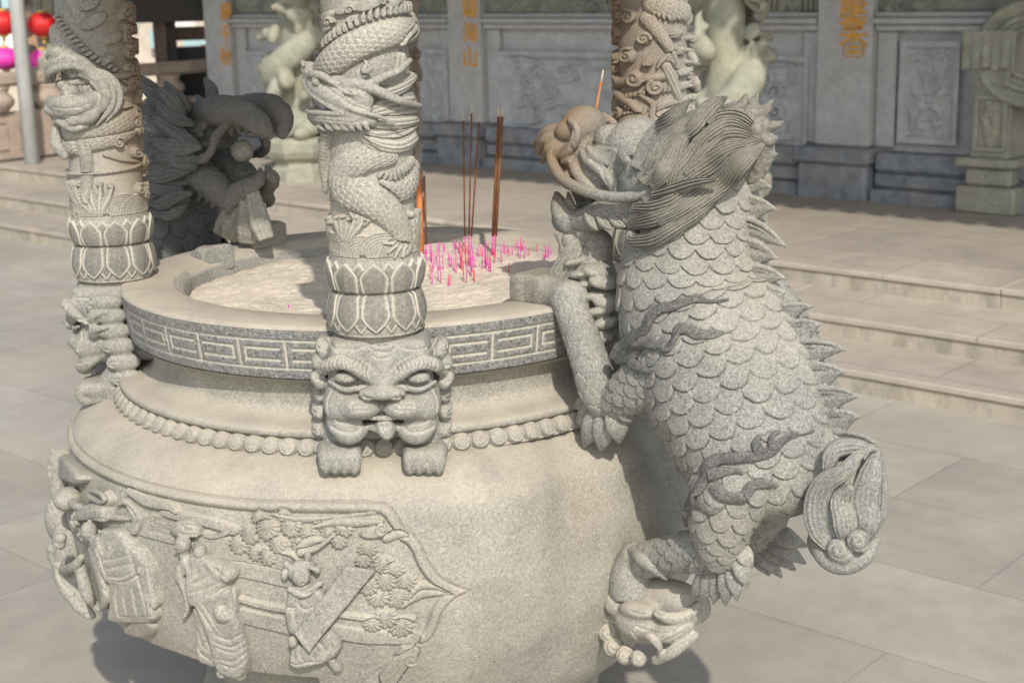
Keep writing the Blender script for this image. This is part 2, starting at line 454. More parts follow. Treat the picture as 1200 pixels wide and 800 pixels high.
    def split(s, fn, mats, names, parent, flip=False):
        """one mesh per label, cut out of the same surface; names: {label: (name, parent or None)}"""
        X = s.verts(fn); F = grid_faces(s.nu, s.nv, s.wrap, flip); L = s.L.reshape(-1)[F]; fl = L.max(1); out = {}
        for lab, nm in names.items():
            ff = F[fl == lab]
            if not len(ff): continue
            used, inv = np.unique(ff.ravel(), return_inverse=True)
            at = {k: v.reshape(-1)[used] for k, v in s.A.items()}
            o = mesh_obj(nm, X[used], inv.reshape(-1, 4), mats[lab] if isinstance(mats, dict) else mats, parent, True, at); out[lab] = o
        return out

# ------------------------------------------------------------------ materials
def _n(nt, kind, **kw):
    n = nt.nodes.new(kind)
    for k, v in kw.items():
        if k in n.inputs: n.inputs[k].default_value = v
        else: setattr(n, k, v)
    return n
def _mix(nt, a, b, f, bt='MIX'):
    m = nt.nodes.new('ShaderNodeMix'); m.data_type = 'RGBA'; m.blend_type = bt
    for s, v in ((6, a), (7, b), (0, f)):
        if isinstance(v, bpy.types.NodeSocket): nt.links.new(v, m.inputs[s])
        elif s == 0: m.inputs[0].default_value = v
        else: m.inputs[s].default_value = (*v, 1) if len(v) == 3 else v
    return m.outputs[2]
def _ramp(nt, fac, *st):
    r = nt.nodes.new('ShaderNodeValToRGB'); e = r.color_ramp.elements
    while len(e) < len(st): e.new(0.5)
    for q, (p, c) in zip(e, st): q.position = p; q.color = (c, c, c, 1) if not hasattr(c, '__len__') else (*c, 1)
    nt.links.new(fac, r.inputs[0]); return r.outputs[0]
def _math(nt, op, a, b=0.0, clamp=False):
    m = nt.nodes.new('ShaderNodeMath'); m.operation = op; m.use_clamp = clamp
    for i, v in ((0, a), (1, b)):
        if isinstance(v, bpy.types.NodeSocket): nt.links.new(v, m.inputs[i])
        else: m.inputs[i].default_value = v
    return m.outputs[0]
def stone(name, col, speck=0.5, grain=330.0, dust=0.25, pale=(0.60, 0.56, 0.47), stain=(0.20, 0.135, 0.075), patch=0.25, bump=0.35, rough=0.85, warm=(0.48, 0.41, 0.30), coarse=9.0):
    m = bpy.data.materials.new(name); m.use_nodes = True; nt = m.node_tree; b = nt.nodes['Principled BSDF']
    tc = nt.nodes.new('ShaderNodeTexCoord'); co = tc.outputs['Object']
    def noise(sc, det=2.0, ro=0.5):
        n = _n(nt, 'ShaderNodeTexNoise', Scale=sc, Detail=det, Roughness=ro); nt.links.new(co, n.inputs['Vector']); return n.outputs[0]
    g1 = noise(grain, 2.0, 0.7); g2 = noise(grain*0.42, 1.0, 0.5)
    vo = _n(nt, 'ShaderNodeTexVoronoi', Scale=grain*0.62); nt.links.new(co, vo.inputs['Vector'])
    vsep = nt.nodes.new('ShaderNodeSeparateColor'); nt.links.new(vo.outputs['Color'], vsep.inputs[0])
    c = np.array(col)
    sp = _ramp(nt, g1, (0.30, tuple(c*(1-0.75*speck))), (0.47, tuple(c*(1-0.12*speck))), (0.58, tuple(c*(1+0.10*speck))), (0.72, tuple(np.minimum(c*(1+0.75*speck), 0.9))))
    cry = _ramp(nt, vsep.outputs[0], (0.0, 1-0.5*speck), (0.22, 1.0-0.05*speck), (0.75, 1.0+0.05*speck), (1.0, 1.0+0.42*speck))
    cc = _mix(nt, sp, cry, 1.0, 'MULTIPLY')
    cc = _mix(nt, cc, _ramp(nt, g2, (0.3, 1-0.3*speck), (0.7, 1+0.3*speck)), 1.0, 'MULTIPLY')
    big = noise(coarse, 5.0, 0.6); big2 = noise(coarse*0.33, 3.0, 0.55)
    cc = _mix(nt, cc, _ramp(nt, big, (0.3, 1-patch), (0.7, 1+patch*0.7)), 1.0, 'MULTIPLY')
    cc = _mix(nt, cc, warm, _math(nt, 'MULTIPLY', _ramp(nt, big2, (0.45, 0.0), (0.7, 1.0)), patch*0.9))
    geo = nt.nodes.new('ShaderNodeNewGeometry'); sx = nt.nodes.new('ShaderNodeSeparateXYZ'); nt.links.new(geo.outputs['Normal'], sx.inputs[0])
    du = _math(nt, 'MULTIPLY', _ramp(nt, sx.outputs[2], (0.25, 0.0), (0.95, 1.0)), _math(nt, 'MULTIPLY_ADD', big, 0.8, True)) if False else _math(nt, 'MULTIPLY', _ramp(nt, sx.outputs[2], (0.25, 0.0), (0.95, 1.0)), _ramp(nt, big, (0.3, 0.55), (0.7, 1.0)))
    cc = _mix(nt, cc, (0.55, 0.485, 0.385), _math(nt, 'MULTIPLY', du, dust))
    for an, colr in (('pale', pale), ('dark', tuple(c*0.42)), ('stain', stain)):
        at = nt.nodes.new('ShaderNodeAttribute'); at.attribute_name = an
        f = at.outputs['Fac']
        if an == 'stain': f = _math(nt, 'MULTIPLY', f, _ramp(nt, big, (0.25, 0.5), (0.65, 1.0)))
        cc = _mix(nt, cc, colr if an != 'dark' else _mix(nt, cc, (0.40, 0.40, 0.41), 1.0, 'MULTIPLY'), f)
    nt.links.new(cc, b.inputs['Base Color'])
    b.inputs['Roughness'].default_value = rough
    try: b.inputs['Specular IOR Level'].default_value = 0.3
    except Exception: pass
    bh = _math(nt, 'ADD', _math(nt, 'MULTIPLY', g1, 0.6), _math(nt, 'MULTIPLY', noise(grain*0.14, 3.0, 0.6), 1.2))
    bp = _n(nt, 'ShaderNodeBump', Strength=bump, Distance=0.004); nt.links.new(bh, bp.inputs['Height']); nt.links.new(bp.outputs[0], b.inputs['Normal'])
    return m
def plain(name, col, rough=0.7, vary=0.15, scale=6.0, metal=0.0, emit=None):
    m = bpy.data.materials.new(name); m.use_nodes = True; nt = m.node_tree; b = nt.nodes['Principled BSDF']
    tc = nt.nodes.new('ShaderNodeTexCoord'); n = _n(nt, 'ShaderNodeTexNoise', Scale=scale, Detail=4.0); nt.links.new(tc.outputs['Object'], n.inputs['Vector'])
    c = _mix(nt, col, _ramp(nt, n.outputs[0], (0.3, 1-vary), (0.7, 1+vary)), 1.0, 'MULTIPLY')
    nt.links.new(c, b.inputs['Base Color']); b.inputs['Roughness'].default_value = rough; b.inputs['Metallic'].default_value = metal
    return m
MT = {}
MT['granite'] = stone('granite', (0.335, 0.322, 0.280), 0.42, grain=380.0, dust=0.65, patch=0.18)
MT['rim_stone'] = stone('rim_stone', (0.31, 0.305, 0.28), 0.45, dust=0.95, patch=0.15)
MT['granite_dragon'] = stone('granite_dragon', (0.275, 0.277, 0.256), 0.60, grain=400.0, dust=0.3, patch=0.20)
MT['granite_carved'] = stone('granite_carved', (0.325, 0.315, 0.28), 0.45, patch=0.2, dust=0.3)
MT['granite_mask'] = stone('granite_mask', (0.29, 0.288, 0.265), 0.5, grain=380.0, dust=0.3, patch=0.18)
MT['granite_dark'] = stone('granite_dark', (0.215, 0.214, 0.205), 0.75, grain=300.0, patch=0.12, dust=0.1)
MT['granite_hair'] = stone('granite_hair', (0.225, 0.222, 0.202), 0.45, dust=0.08, patch=0.3, warm=(0.30, 0.25, 0.18))
MT['granite_rear_shaded'] = stone('granite_rear_shaded', (0.17, 0.176, 0.168), 0.4, dust=0.06, warm=(0.16, 0.13, 0.10))  # rear dragon's granite, darkened so the canopy's shade sits in its colour
# ------------------------------------------------------------------ ground, steps and terrace
def WP(e, n, z): return DV*e + NV*n + ZV*z
def tb(mb, e0, e1, n0, n1, z0, z1, bev=0.0):
    mb.box(WP((e0+e1)/2, (n0+n1)/2, (z0+z1)/2), (abs(e1-e0)/2, abs(n1-n0)/2, abs(z1-z0)/2), DV, NV, ZV, bev)
def paving(name, col, joint, sx, sy, dirt=0.3, rot=0.0, off=(0, 0), jw=0.006, warm=(0.43, 0.38, 0.31), jcol=None):
    m = bpy.data.materials.new(name); m.use_nodes = True; nt = m.node_tree; b = nt.nodes['Principled BSDF']
    tc = nt.nodes.new('ShaderNodeTexCoord'); mp = nt.nodes.new('ShaderNodeMapping'); mp.inputs['Rotation'].default_value = (0, 0, rot); mp.inputs['Location'].default_value = (off[0], off[1], 0)
    nt.links.new(tc.outputs['Object'], mp.inputs['Vector']); co = mp.outputs[0]
    nz0 = _n(nt, 'ShaderNodeTexNoise', Scale=2.0, Detail=3.0); nt.links.new(co, nz0.inputs['Vector'])
    br = nt.nodes.new('ShaderNodeTexBrick'); br.offset = 0.5
    for k, v in (('Scale', 1.0), ('Mortar Size', jw), ('Mortar Smooth', 0.2), ('Bias', 0.0), ('Brick Width', sx), ('Row Height', sy)): br.inputs[k].default_value = v
    c = np.array(col)
    br.inputs['Color1'].default_value = (*(c*0.90), 1); br.inputs['Color2'].default_value = (*(c*1.08), 1); br.inputs['Mortar'].default_value = (*(jcol or tuple(c*joint)), 1)
    wv = nt.nodes.new('ShaderNodeVectorMath'); wv.operation = 'ADD'
    wsc = nt.nodes.new('ShaderNodeVectorMath'); wsc.operation = 'SCALE'; wsc.inputs['Scale'].default_value = 0.012
    nt.links.new(nz0.outputs['Color'], wsc.inputs[0]); nt.links.new(co, wv.inputs[0]); nt.links.new(wsc.outputs[0], wv.inputs[1]); nt.links.new(wv.outputs[0], br.inputs['Vector'])
    def noise(sc, det=4.0, ro=0.6):
        n = _n(nt, 'ShaderNodeTexNoise', Scale=sc, Detail=det, Roughness=ro); nt.links.new(co, n.inputs['Vector']); return n.outputs[0]
    cc = _mix(nt, br.outputs['Color'], _ramp(nt, noise(1.3), (0.3, 1-dirt), (0.7, 1+dirt*0.6)), 1.0, 'MULTIPLY')
    cc = _mix(nt, cc, _ramp(nt, noise(7.0, 5.0), (0.3, 1-dirt*0.7), (0.7, 1+dirt*0.4)), 1.0, 'MULTIPLY')
    cc = _mix(nt, cc, _ramp(nt, noise(190.0, 2.0, 0.7), (0.3, 0.82), (0.7, 1.16)), 1.0, 'MULTIPLY')
    cc = _mix(nt, cc, warm, _math(nt, 'MULTIPLY', _ramp(nt, noise(0.8, 4.0), (0.42, 0.0), (0.65, 1.0)), 0.45))
    cc = _mix(nt, cc, tuple(c*0.55), _math(nt, 'MULTIPLY', _ramp(nt, noise(3.1, 6.0, 0.7), (0.60, 0.0), (0.74, 1.0)), dirt))
    nt.links.new(cc, b.inputs['Base Color']); b.inputs['Roughness'].default_value = 0.8
    bh = _math(nt, 'ADD', _math(nt, 'MULTIPLY', br.outputs['Fac'], -1.0), _math(nt, 'MULTIPLY', noise(60.0, 4.0, 0.7), 0.6))
    bp = _n(nt, 'ShaderNodeBump', Strength=0.25, Distance=0.006); nt.links.new(bh, bp.inputs['Height']); nt.links.new(bp.outputs[0], b.inputs['Normal'])
    return m
AROT = math.atan2(DV[1], DV[0])
MT['paving'] = paving('paving', (0.405, 0.377, 0.328), 0.74, 1.25, 0.62, 0.17, -AROT, (0.35, 0.1), 0.0045)
MT['terrace'] = paving('terrace', (0.42, 0.375, 0.315), 0.65, 1.7, 0.8, 0.2, -AROT, (0.2, 0.3), 0.006)
V = np.array([(-260, -260, 0), (260, -260, 0), (260, 260, 0), (-260, 260, 0)], float)
g = mesh_obj('ground', V, [(0, 1, 2, 3)], MT['paving']); tag(g, kind='structure')

def riser_mat(name, col):
    m = bpy.data.materials.new(name); m.use_nodes = True; nt = m.node_tree; b = nt.nodes['Principled BSDF']
    tc = nt.nodes.new('ShaderNodeTexCoord'); co = tc.outputs['Object']
    def noise(sc, det=4.0, ro=0.6, st=None):
        n = _n(nt, 'ShaderNodeTexNoise', Scale=sc, Detail=det, Roughness=ro)
        if st is not None:
            mp = nt.nodes.new('ShaderNodeMapping'); mp.inputs['Scale'].default_value = st; nt.links.new(co, mp.inputs['Vector']); nt.links.new(mp.outputs[0], n.inputs['Vector'])
        else: nt.links.new(co, n.inputs['Vector'])
        return n.outputs[0]
    c = np.array(col)
    cc = _mix(nt, col, _ramp(nt, noise(2.2), (0.3, 0.8), (0.7, 1.15)), 1.0, 'MULTIPLY')
    cc = _mix(nt, cc, _ramp(nt, noise(180.0, 2.0, 0.7), (0.3, 0.8), (0.7, 1.2)), 1.0, 'MULTIPLY')
    cc = _mix(nt, cc, tuple(c*0.33), _math(nt, 'MULTIPLY', _ramp(nt, noise(9.0, 5.0, 0.7, (1, 1, 0.35)), (0.46, 0.0), (0.66, 1.0)), 0.5))
    cc = _mix(nt, cc, (0.36, 0.27, 0.14), _math(nt, 'MULTIPLY', _ramp(nt, noise(3.0, 4.0, 0.7), (0.5, 0.0), (0.7, 1.0)), 0.35))
    nt.links.new(cc, b.inputs['Base Color']); b.inputs['Roughness'].default_value = 0.85
    bp = _n(nt, 'ShaderNodeBump', Strength=0.3, Distance=0.005); nt.links.new(noise(50.0, 4.0, 0.7), bp.inputs['Height']); nt.links.new(bp.outputs[0], b.inputs['Normal'])
    return m
MT['riser'] = riser_mat('riser', (0.42, 0.385, 0.315))
RIS = [(3.60, 0.0, 0.115), (4.13, 0.115, 0.230), (4.77, 0.230, 0.345)]
st = MB(); sr = MB()
for k, (n0, z0, z1) in enumerate(RIS):
    n1 = RIS[k+1][0]+0.06 if k < 2 else 5.35
    e = -15.0+0.37*k
    while e < 9.0:
        L = 1.62+0.25*math.sin(e*3.1+k)
        tb(st, e, e+L-0.005, n0-0.012, n1, z1-0.034, z1, 0.006)
        tb(sr, e, e+L-0.004, n0+0.003, n0+0.2, z0-0.02, z1-0.0345, 0.002)
        e += L
so_ = st.build('steps', MT['terrace']); tag(so_, kind='structure')
sr_ = sr.build('step_risers', MT['riser']); tag(sr_, kind='structure')
V = np.array([WP(-15, 5.352, 0.343), WP(9, 5.352, 0.343), WP(9, 12, 0.343), WP(-15, 12, 0.343)])
tr = mesh_obj('terrace', V, [(0, 1, 2, 3)], MT['terrace']); tag(tr, kind='structure')

# ------------------------------------------------------------------ the temple front
NW = 7.42                                    # face of the wall
def WE(x, y, n=NW): return float(on_plane(x, y, NV, n)@DV)
def WZ(x, y, n=NW): return float(on_plane(x, y, NV, n)[2])
MT['wall_grey'] = stone('wall_grey', (0.53, 0.53, 0.525), 0.25, grain=160.0, dust=0.1, patch=0.15)
MT['wall_panel'] = stone('wall_panel', (0.51, 0.525, 0.53), 0.25, grain=160.0, dust=0.1, patch=0.2)
MT['wall_green'] = stone('wall_green', (0.27, 0.285, 0.24), 0.25, grain=160.0, dust=0.1, patch=0.3)
MT['plinth'] = stone('plinth', (0.25, 0.275, 0.305), 0.3, grain=160.0, dust=0.15, patch=0.35)
MT['gold'] = plain('gold', (0.78, 0.37, 0.04), 0.45, 0.2, 20.0)
MT['roof_tile'] = plain('roof_tile', (0.10, 0.07, 0.05), 0.7)
MT['timber'] = plain('timber', (0.09, 0.06, 0.045), 0.7)
hall = thing('temple_hall', 'grey granite temple front with carved panels and gold lettered pilasters', 'temple', WP(-5, NW, 0.345))
zc0, zc1 = 1.60, 1.70
def wallpart(name, mat, *boxes, bev=0.012, parent=hall):
    mb = MB()
    for b_ in boxes: tb(mb, *b_, bev)
    return mb.build(name, mat, parent)
eL0, eL1 = WE(252, 60), WE(281, 60)
eM0, eM1 = WE(536, 60), WE(574, 60)
eR0, eR1 = WE(967, 60), WE(1031, 60)
wallpart('wall', MT['wall_grey'], (eL0+0.02, 4.0, NW, NW+0.5, 0.30, 4.2), bev=0.0)
for (a, b_) in ((eL0, eL1), (eM0, eM1), (eR0, eR1)):
    wallpart('pilaster', MT['wall_grey'], (a, b_, NW-0.13, NW+0.02, 0.72, 3.4))
    wallpart('pilaster_base', MT['plinth'], (a-0.06, b_+0.06, NW-0.27, NW-0.005, 0.30, 0.60), (a-0.09, b_+0.09, NW-0.30, NW-0.006, 0.602, 0.718), bev=0.02)
bays = [(eL1, eM0), (eM1, eR0), (eR1, eR1+1.75)]
for (a, b_) in bays:
    wallpart('cornice', MT['wall_grey'], (a+0.004, b_-0.004, NW-0.10, NW-0.004, 1.565, 1.615), (a+0.004, b_-0.004, NW-0.16, NW-0.005, 1.617, 1.66), (a+0.004, b_-0.004, NW-0.11, NW-0.006, 1.662, 1.70))
    wallpart('plinth', MT['plinth'], (a+0.065, b_-0.065, NW-0.24, NW-0.007, 0.30, 0.43), (a+0.065, b_-0.065, NW-0.17, NW-0.008, 0.432, 0.56), (a+0.095, b_-0.095, NW-0.22, NW-0.009, 0.562, 0.70), bev=0.025)
    wallpart('window_recess', MT['wall_green'], (a+0.004, b_-0.004, NW-0.05, NW-0.004, 1.702, 3.0))
    wallpart('bay_frame', MT['wall_grey'], (a+0.004, a+0.16, NW-0.055, NW-0.003, 0.72, 1.563)); wallpart('bay_frame', MT['wall_grey'], (b_-0.16, b_-0.004, NW-0.055, NW-0.003, 0.72, 1.563))
def scroll_panel(e0, e1, z0, z1, busy=False, seed=1):
    r = random.Random(seed); W, H = e1-e0, z1-z0
    nu = int(W/0.009); nv = int(H/0.009)
    R = Relief(e0, e1, z0, z1, nu, nv)
    d = np.minimum(np.minimum(R.u-e0, e1-R.u)[:, None]+0*R.v[None], (np.minimum(R.v-z0, z1-R.v))[None]+0*R.u[:, None])
    R.H = 0.035*(1-sstep(0.035, 0.06, d))-0.02*sstep(0.06, 0.075, d); R.L[:] = 0
    cz = (z0+z1)/2
    QS = []
    class _Q:
        @staticmethod
        def stroke(P, w, h, prof='flat', **k): QS.append(([tuple(p) for p in P], w, h, k))
        @staticmethod
        def spiral(c, r, w, h, turns, a0, hand, base=0.0, tail=None):
            t = np.linspace(0, 1, 14); a = a0+hand*t*turns*2*np.pi; rr = r*(1-0.85*t)
            P = [(c[0]+q*math.cos(x), c[1]+q*math.sin(x)) for q, x in zip(rr, a)]
            QS.append(((list(tail) if tail else [])+P, w, h, {}))
    if not busy:
        for sx in (1, -1):
            x0 = e0+0.10 if sx > 0 else e1-0.10
            w = 0.024; h = 0.085
            def P(a, b): return (x0+sx*a*min(W, 3.0), cz+b*H)
            for sy in (1, -1):
                _Q.spiral(P(0.10, 0.26*sy), 0.085, w*0.8, h, 1.5, math.pi/2*sy, -sy*sx, base=-0.02, tail=[P(0.02, 0.39*sy), P(0.06, 0.41*sy), P(0.09, 0.385*sy)])
                _Q.spiral(P(0.07, 0.10*sy), 0.075, w*0.8, h, 1.4, math.pi, sy*sx, base=-0.02)
                _Q.stroke([P(0.13, 0.10*sy), P(0.18, 0.02*sy), P(0.155, -0.04*sy), P(0.125, 0.0)], w*0.7, h, 'flat', base=-0.02, edge=0.3)
                _Q.stroke([P(0.15, 0.2*sy), P(0.2, 0.13*sy), P(0.255, 0.19*sy), P(0.235, 0.28*sy), P(0.185, 0.27*sy)], w*0.8, h, 'flat', base=-0.02, edge=0.3)
                _Q.stroke([P(0.21, 0.34*sy), P(0.28, 0.37*sy), P(0.32, 0.30*sy), P(0.37, 0.33*sy), P(0.43, 0.38*sy)], np.array([w, w, w*0.9, w*0.6, 0.006]), h, 'flat', base=-0.02, edge=0.3)
                _Q.stroke([P(0.03, 0.32*sy), P(0.02, 0.22*sy), P(0.05, 0.18*sy)], w*0.7, h, 'flat', base=-0.02, edge=0.3)
        for i in range(5):
            x = e0+W*(0.42+0.04*i); _Q.stroke([(x-0.14, cz+0.03*math.sin(i*2)), (x, cz+0.10*math.sin(i)), (x+0.16, cz-0.05)], [0.02, 0.03, 0.008], 0.03, 'flat', base=-0.02, edge=0.3)
        for P, w, h, k in QS: R.stroke(P, np.asarray(w)+0.014, -0.045, 'flat', base=-0.02, edge=0.2)
        for P, w, h, k in QS: R.stroke(P, np.asarray(w)*0.82, 0.035, 'flat', base=-0.02, edge=0.35)
    else:
        for i in range(int(W*H*140)):
            x, z = e0+0.08+r.random()*(W-0.16), z0+0.08+r.random()*(H-0.16)
            a = r.random()*6.28
            if r.random() < 0.5: R.blob((x, z), (0.03+0.04*r.random(), 0.02+0.02*r.random()), 0.03+0.03*r.random(), a, base=-0.03, mode='max')
            else: R.stroke([(x, z), (x+0.1*math.cos(a), z+0.1*math.sin(a)), (x+0.16*math.cos(a+0.8), z+0.16*math.sin(a+0.8))], [0.025, 0.02, 0.006], 0.04, 'round', base=-0.03, mode='max')
    return R.split(lambda U, Vv, Hh: DV*U[..., None]+NV*(NW-0.03-Hh)[..., None]+ZV*Vv[..., None], MT['wall_panel'], {0: 'carved_panel'}, hall)
zt, zb = 1.40, 0.76
scroll_panel(WE(590, 100), WE(952, 100), WZ(600, 152), WZ(600, 60), False, 2)
scroll_panel(WE(498, 100), WE(531, 100), WZ(515, 152), WZ(515, 58), True, 3)
scroll_panel(WE(1058, 100), WE(1128, 100), WZ(1090, 168), WZ(1090, 48), True, 4)
scroll_panel(WE(293, 100), WE(322, 100), WZ(300, 128), WZ(300, 60), True, 5)
scroll_panel(WE(345, 100), WE(470, 100), WZ(400, 150), WZ(400, 58), False, 6)
# carved boards high in the window recesses
for (px0, px1, sd) in ((600, 660, 7), (668, 718, 8), (495, 530, 9), (905, 945, 10), (1040, 1100, 11)):
    e0, e1 = WE(px0, 5), WE(px1, 5); z0 = WZ((px0+px1)/2, 15)
    R = Relief(e0, e1, z0, z0+0.5, 40, 60)
    rr = random.Random(sd); R.H[:] = 0.0
    for i in range(26):
        R.blob((e0+rr.random()*(e1-e0), z0+rr.random()*0.5), (0.05, 0.03), 0.03, rr.random()*3, mode='max')
    R.split(lambda U, Vv, Hh: DV*U[..., None]+NV*(NW-0.056-Hh)[..., None]+ZV*Vv[..., None], MT['wall_green'], {0: 'carved_board'}, hall)
# slatted shutters right of the tall column
mb = MB()
e = eR0-1.0
while e < eR0-0.05: tb(mb, e, e+0.02, NW-0.075, NW-0.052, 1.71, 2.6); e += 0.045
mb.build('slatted_shutter', MT['wall_green'], hall)
def characters(txt, px, ytop, ybot, size, squash=1.0):
    for i, ch in enumerate(txt):
        y = ytop+(ybot-ytop)*i/max(1, len(txt)-1)
        n = NW-0.131
        p = on_plane(px, y, NV, n)
        cu = bpy.data.curves.new('character', 'FONT'); cu.body = ch; cu.size = size; cu.extrude = 0.004; cu.align_x = 'CENTER'; cu.align_y = 'CENTER'; cu.offset = 0.0012
        to = bpy.data.objects.new('tmp', cu); COL.objects.link(to); bpy.context.view_layer.update()
        me = bpy.data.meshes.new_from_object(to); bpy.data.objects.remove(to)
        Vv = np.array([v.co[:] for v in me.vertices])
        if len(Vv) == 0: continue
        c = (Vv.min(0)+Vv.max(0))/2; Vv = Vv-c
        X = p+DV*(Vv[:, :1]*squash)+ZV*Vv[:, 1:2]-NV*(Vv[:, 2:3]+0.004)
        o = mesh_obj('gold_character', X, [tuple(q.vertices) for q in me.polygons], MT['gold'], hall, False)
        fix_normals(o)
        bpy.data.meshes.remove(me)
characters('馨香', 1000, 17, 49, 0.245)
characters('鎮海山', 551, 9, 67, 0.20)
characters('慶千秋', 265, 14, 66, 0.21)
# eaves and roof (they shade the porch)
EAV, NEV = 3.5, 4.28
mb = MB(); tb(mb, -10.9, 4.0, NEV+0.25, 9.0, EAV+0.02, EAV+0.2); ro = mb.build('roof', MT['timber'], hall)
mb = MB(); e = -10.9
while e < 4.0:
    mb.tube([WP(e, NEV, EAV-0.02), WP(e, NEV+1.2, EAV+0.42)], [0.075, 0.075], 8); e += 0.22
rt_ = mb.build('roof_tiles', MT['roof_tile'], hall)
mb = MB(); tb(mb, -10.9, 4.0, NEV+0.12, NEV+0.3, EAV-0.02, EAV+0.12); mb.build('eave_board', MT['timber'], hall)
mb = MB(); tb(mb, -10.6, 4.0, 5.6, 5.85, 2.75, 3.05); mb.build('lintel', MT['timber'], hall)

# ------------------------------------------------------------------ porch columns with an open-work dragon
MT['jade'] = stone('jade', (0.33, 0.335, 0.27), 0.2, grain=160.0, dust=0.1, patch=0.22, warm=(0.42, 0.36, 0.20))
NCOL = 5.75
def temple_column(e, label, rz=0.0, seed=3):
    base = WP(e, NCOL, 0.345)
    t = thing('dragon_porch_column', label, 'column', base, 'carved columns of the temple porch')
    mb = MB()
    def octa(prof):
        a = np.arange(8)*np.pi/4+np.pi/8+AROT
        Vv = [base+np.array([r*math.cos(q), r*math.sin(q), z]) for r, z in prof for q in a]
        F = [(i*8+j, i*8+(j+1) % 8, (i+1)*8+(j+1) % 8, (i+1)*8+j) for i in range(len(prof)-1) for j in range(8)]
        F += [tuple(range(8)), tuple(range((len(prof)-1)*8, len(prof)*8))]
        mb.add(Vv, F)
    octa([(0.30, -0.01), (0.30, 0.09), (0.25, 0.11), (0.235, 0.15), (0.24, 0.17), (0.30, 0.20), (0.325, 0.25), (0.325, 0.33), (0.29, 0.36), (0.22, 0.37)])
    mb.build('pedestal', MT['jade'], t, False)
    S = SDF((-0.52, -0.52, 0.30), (0.52, 0.52, 3.1), 0.0135, org=base)
    S.cap((0, 0, 0.2), (0, 0, 3.3), 0.13, 0.13, world=False)
    r = random.Random(seed); P = []
    for k in range(60):
        f = k/59; a = rz+f*5.0*math.pi; rad = 0.185+0.03*math.sin(f*23+seed); P.append((rad*math.cos(a), rad*math.sin(a), 0.45+2.45*f))
    S.tube(P, np.interp(np.linspace(0, 1, 60), [0, .2, .7, 1], [0.07, 0.115, 0.13, 0.115]), 0.02, sub=2, world=False)
    body = np.array(P)
    for i in range(58):
        z = 0.40+2.5*r.random(); a = r.random()*6.28; rr = 0.19+0.10*r.random(); q = np.array([rr*math.cos(a), rr*math.sin(a), z])
        s_ = 0.045+0.045*r.random()
        S.ell(q, (s_*1.4, s_, s_*0.8), 0.03, rot=np.linalg.qr(np.array([[r.gauss(0, 1) for _ in range(3)] for _ in range(3)]))[0], world=False)
        if r.random() < 0.6:
            q2 = q+np.array([r.gauss(0, 0.05)+0.03*math.cos(a), r.gauss(0, 0.05)+0.03*math.sin(a), r.gauss(0, 0.10)]); S.cap(q, q2, s_*0.7, s_*0.5, 0.02, world=False)
    for i in range(110):
        z = 0.42+2.5*r.random(); a = r.random()*6.28; rr = 0.18+0.12*r.random(); k_ = 0.6+0.75*r.random()
        S.ell((rr*math.cos(a), rr*math.sin(a), z), (0.062*k_, 0.05*k_, 0.075*k_), 0.008, 's', world=False)
    # claws and a cloud ring near the foot
    for i in range(9):
        a = i*0.7; S.ell((0.19*math.cos(a), 0.19*math.sin(a), 0.42+0.03*(i % 3)), (0.06, 0.06, 0.05), 0.02, world=False)
    S.build('dragon_shaft', MT['jade'], t)
    return t
e1 = WE(350, 120, NCOL); e2 = WE(850, 60, NCOL); e3 = WE(62, 80, NCOL)
tc1 = temple_column(e1, 'pale green carved dragon column rising right behind the stout front incense column', 0.6, 3)
tc2 = temple_column(e2, 'pale green openwork dragon column rising directly above the mane of the big scaly dragon', 2.2, 5)
c3 = copy_tree(tc1, WP(e3, NCOL, 0.345), 1.1, 'pale green dragon column at far left before the lanterns and railing')

# ------------------------------------------------------------------ drum stone beside the door
MT['drum'] = stone('drum', (0.33, 0.33, 0.27), 0.25, grain=160.0, dust=0.1, patch=0.25)
n0 = 7.06
de0, de1 = WE(1131, 150, n0), WE(1186, 150, n0)
dm = (de0+de1)/2; dw = (de1-de0)/2
dz = lambda y: WZ(1155, y, n0)
ds = thing('drum_stone', 'greenish stone door drum with draped cloth relief on a stepped pedestal', 'drum stone', WP(dm, n0+0.35, 0.345))
mb = MB(); tb(mb, de0-0.05, de1+0.05, n0-0.02, n0+0.9, 0.34, dz(220), 0.02); tb(mb, de0-0.0, de1+0.0, n0+0.02, n0+0.86, dz(219.5), dz(197), 0.02); tb(mb, de0-0.055, de1+0.055, n0-0.03, n0+0.9, dz(196.5), dz(186), 0.012)
mb.build('pedestal', MT['drum'], ds)
def extrude_nz(mb, prof, ea, eb):
    k = len(prof); mb.add([WP(ea, n, z) for n, z in prof]+[WP(eb, n, z) for n, z in prof], [tuple(range(k)), tuple(range(k, 2*k))]+[(i, (i+1) % k, k+(i+1) % k, k+i) for i in range(k)])
zA, zB_, zC = dz(185.5), dz(108), dz(62)
mb = MB(); pr = [(n0+0.04, zA), (n0+0.04, zB_), (n0+0.0, zB_+0.05), (n0-0.03, zC), (n0+0.80, zC), (n0+0.85, zA)]
extrude_nz(mb, pr, de0+0.03, de1-0.03); mb.build('drum_body', MT['drum'], ds)
er_ = 0.40; ec_ = de0+0.02+er_
mb = MB(); k = 72; a_ = np.linspace(0, 2*np.pi, k, endpoint=False); VV = []
dp_ = [(n0+0.02, er_*0.80), (n0-0.02, er_*0.86), (n0-0.02, er_*0.93), (n0+0.03, er_), (n0+0.12, er_*1.015), (n0+0.55, er_*1.015), (n0+0.64, er_)]
for n_, r_ in dp_: VV += [WP(ec_+r_*math.cos(q), n_, zC+r_*math.sin(q)*0.92) for q in a_]
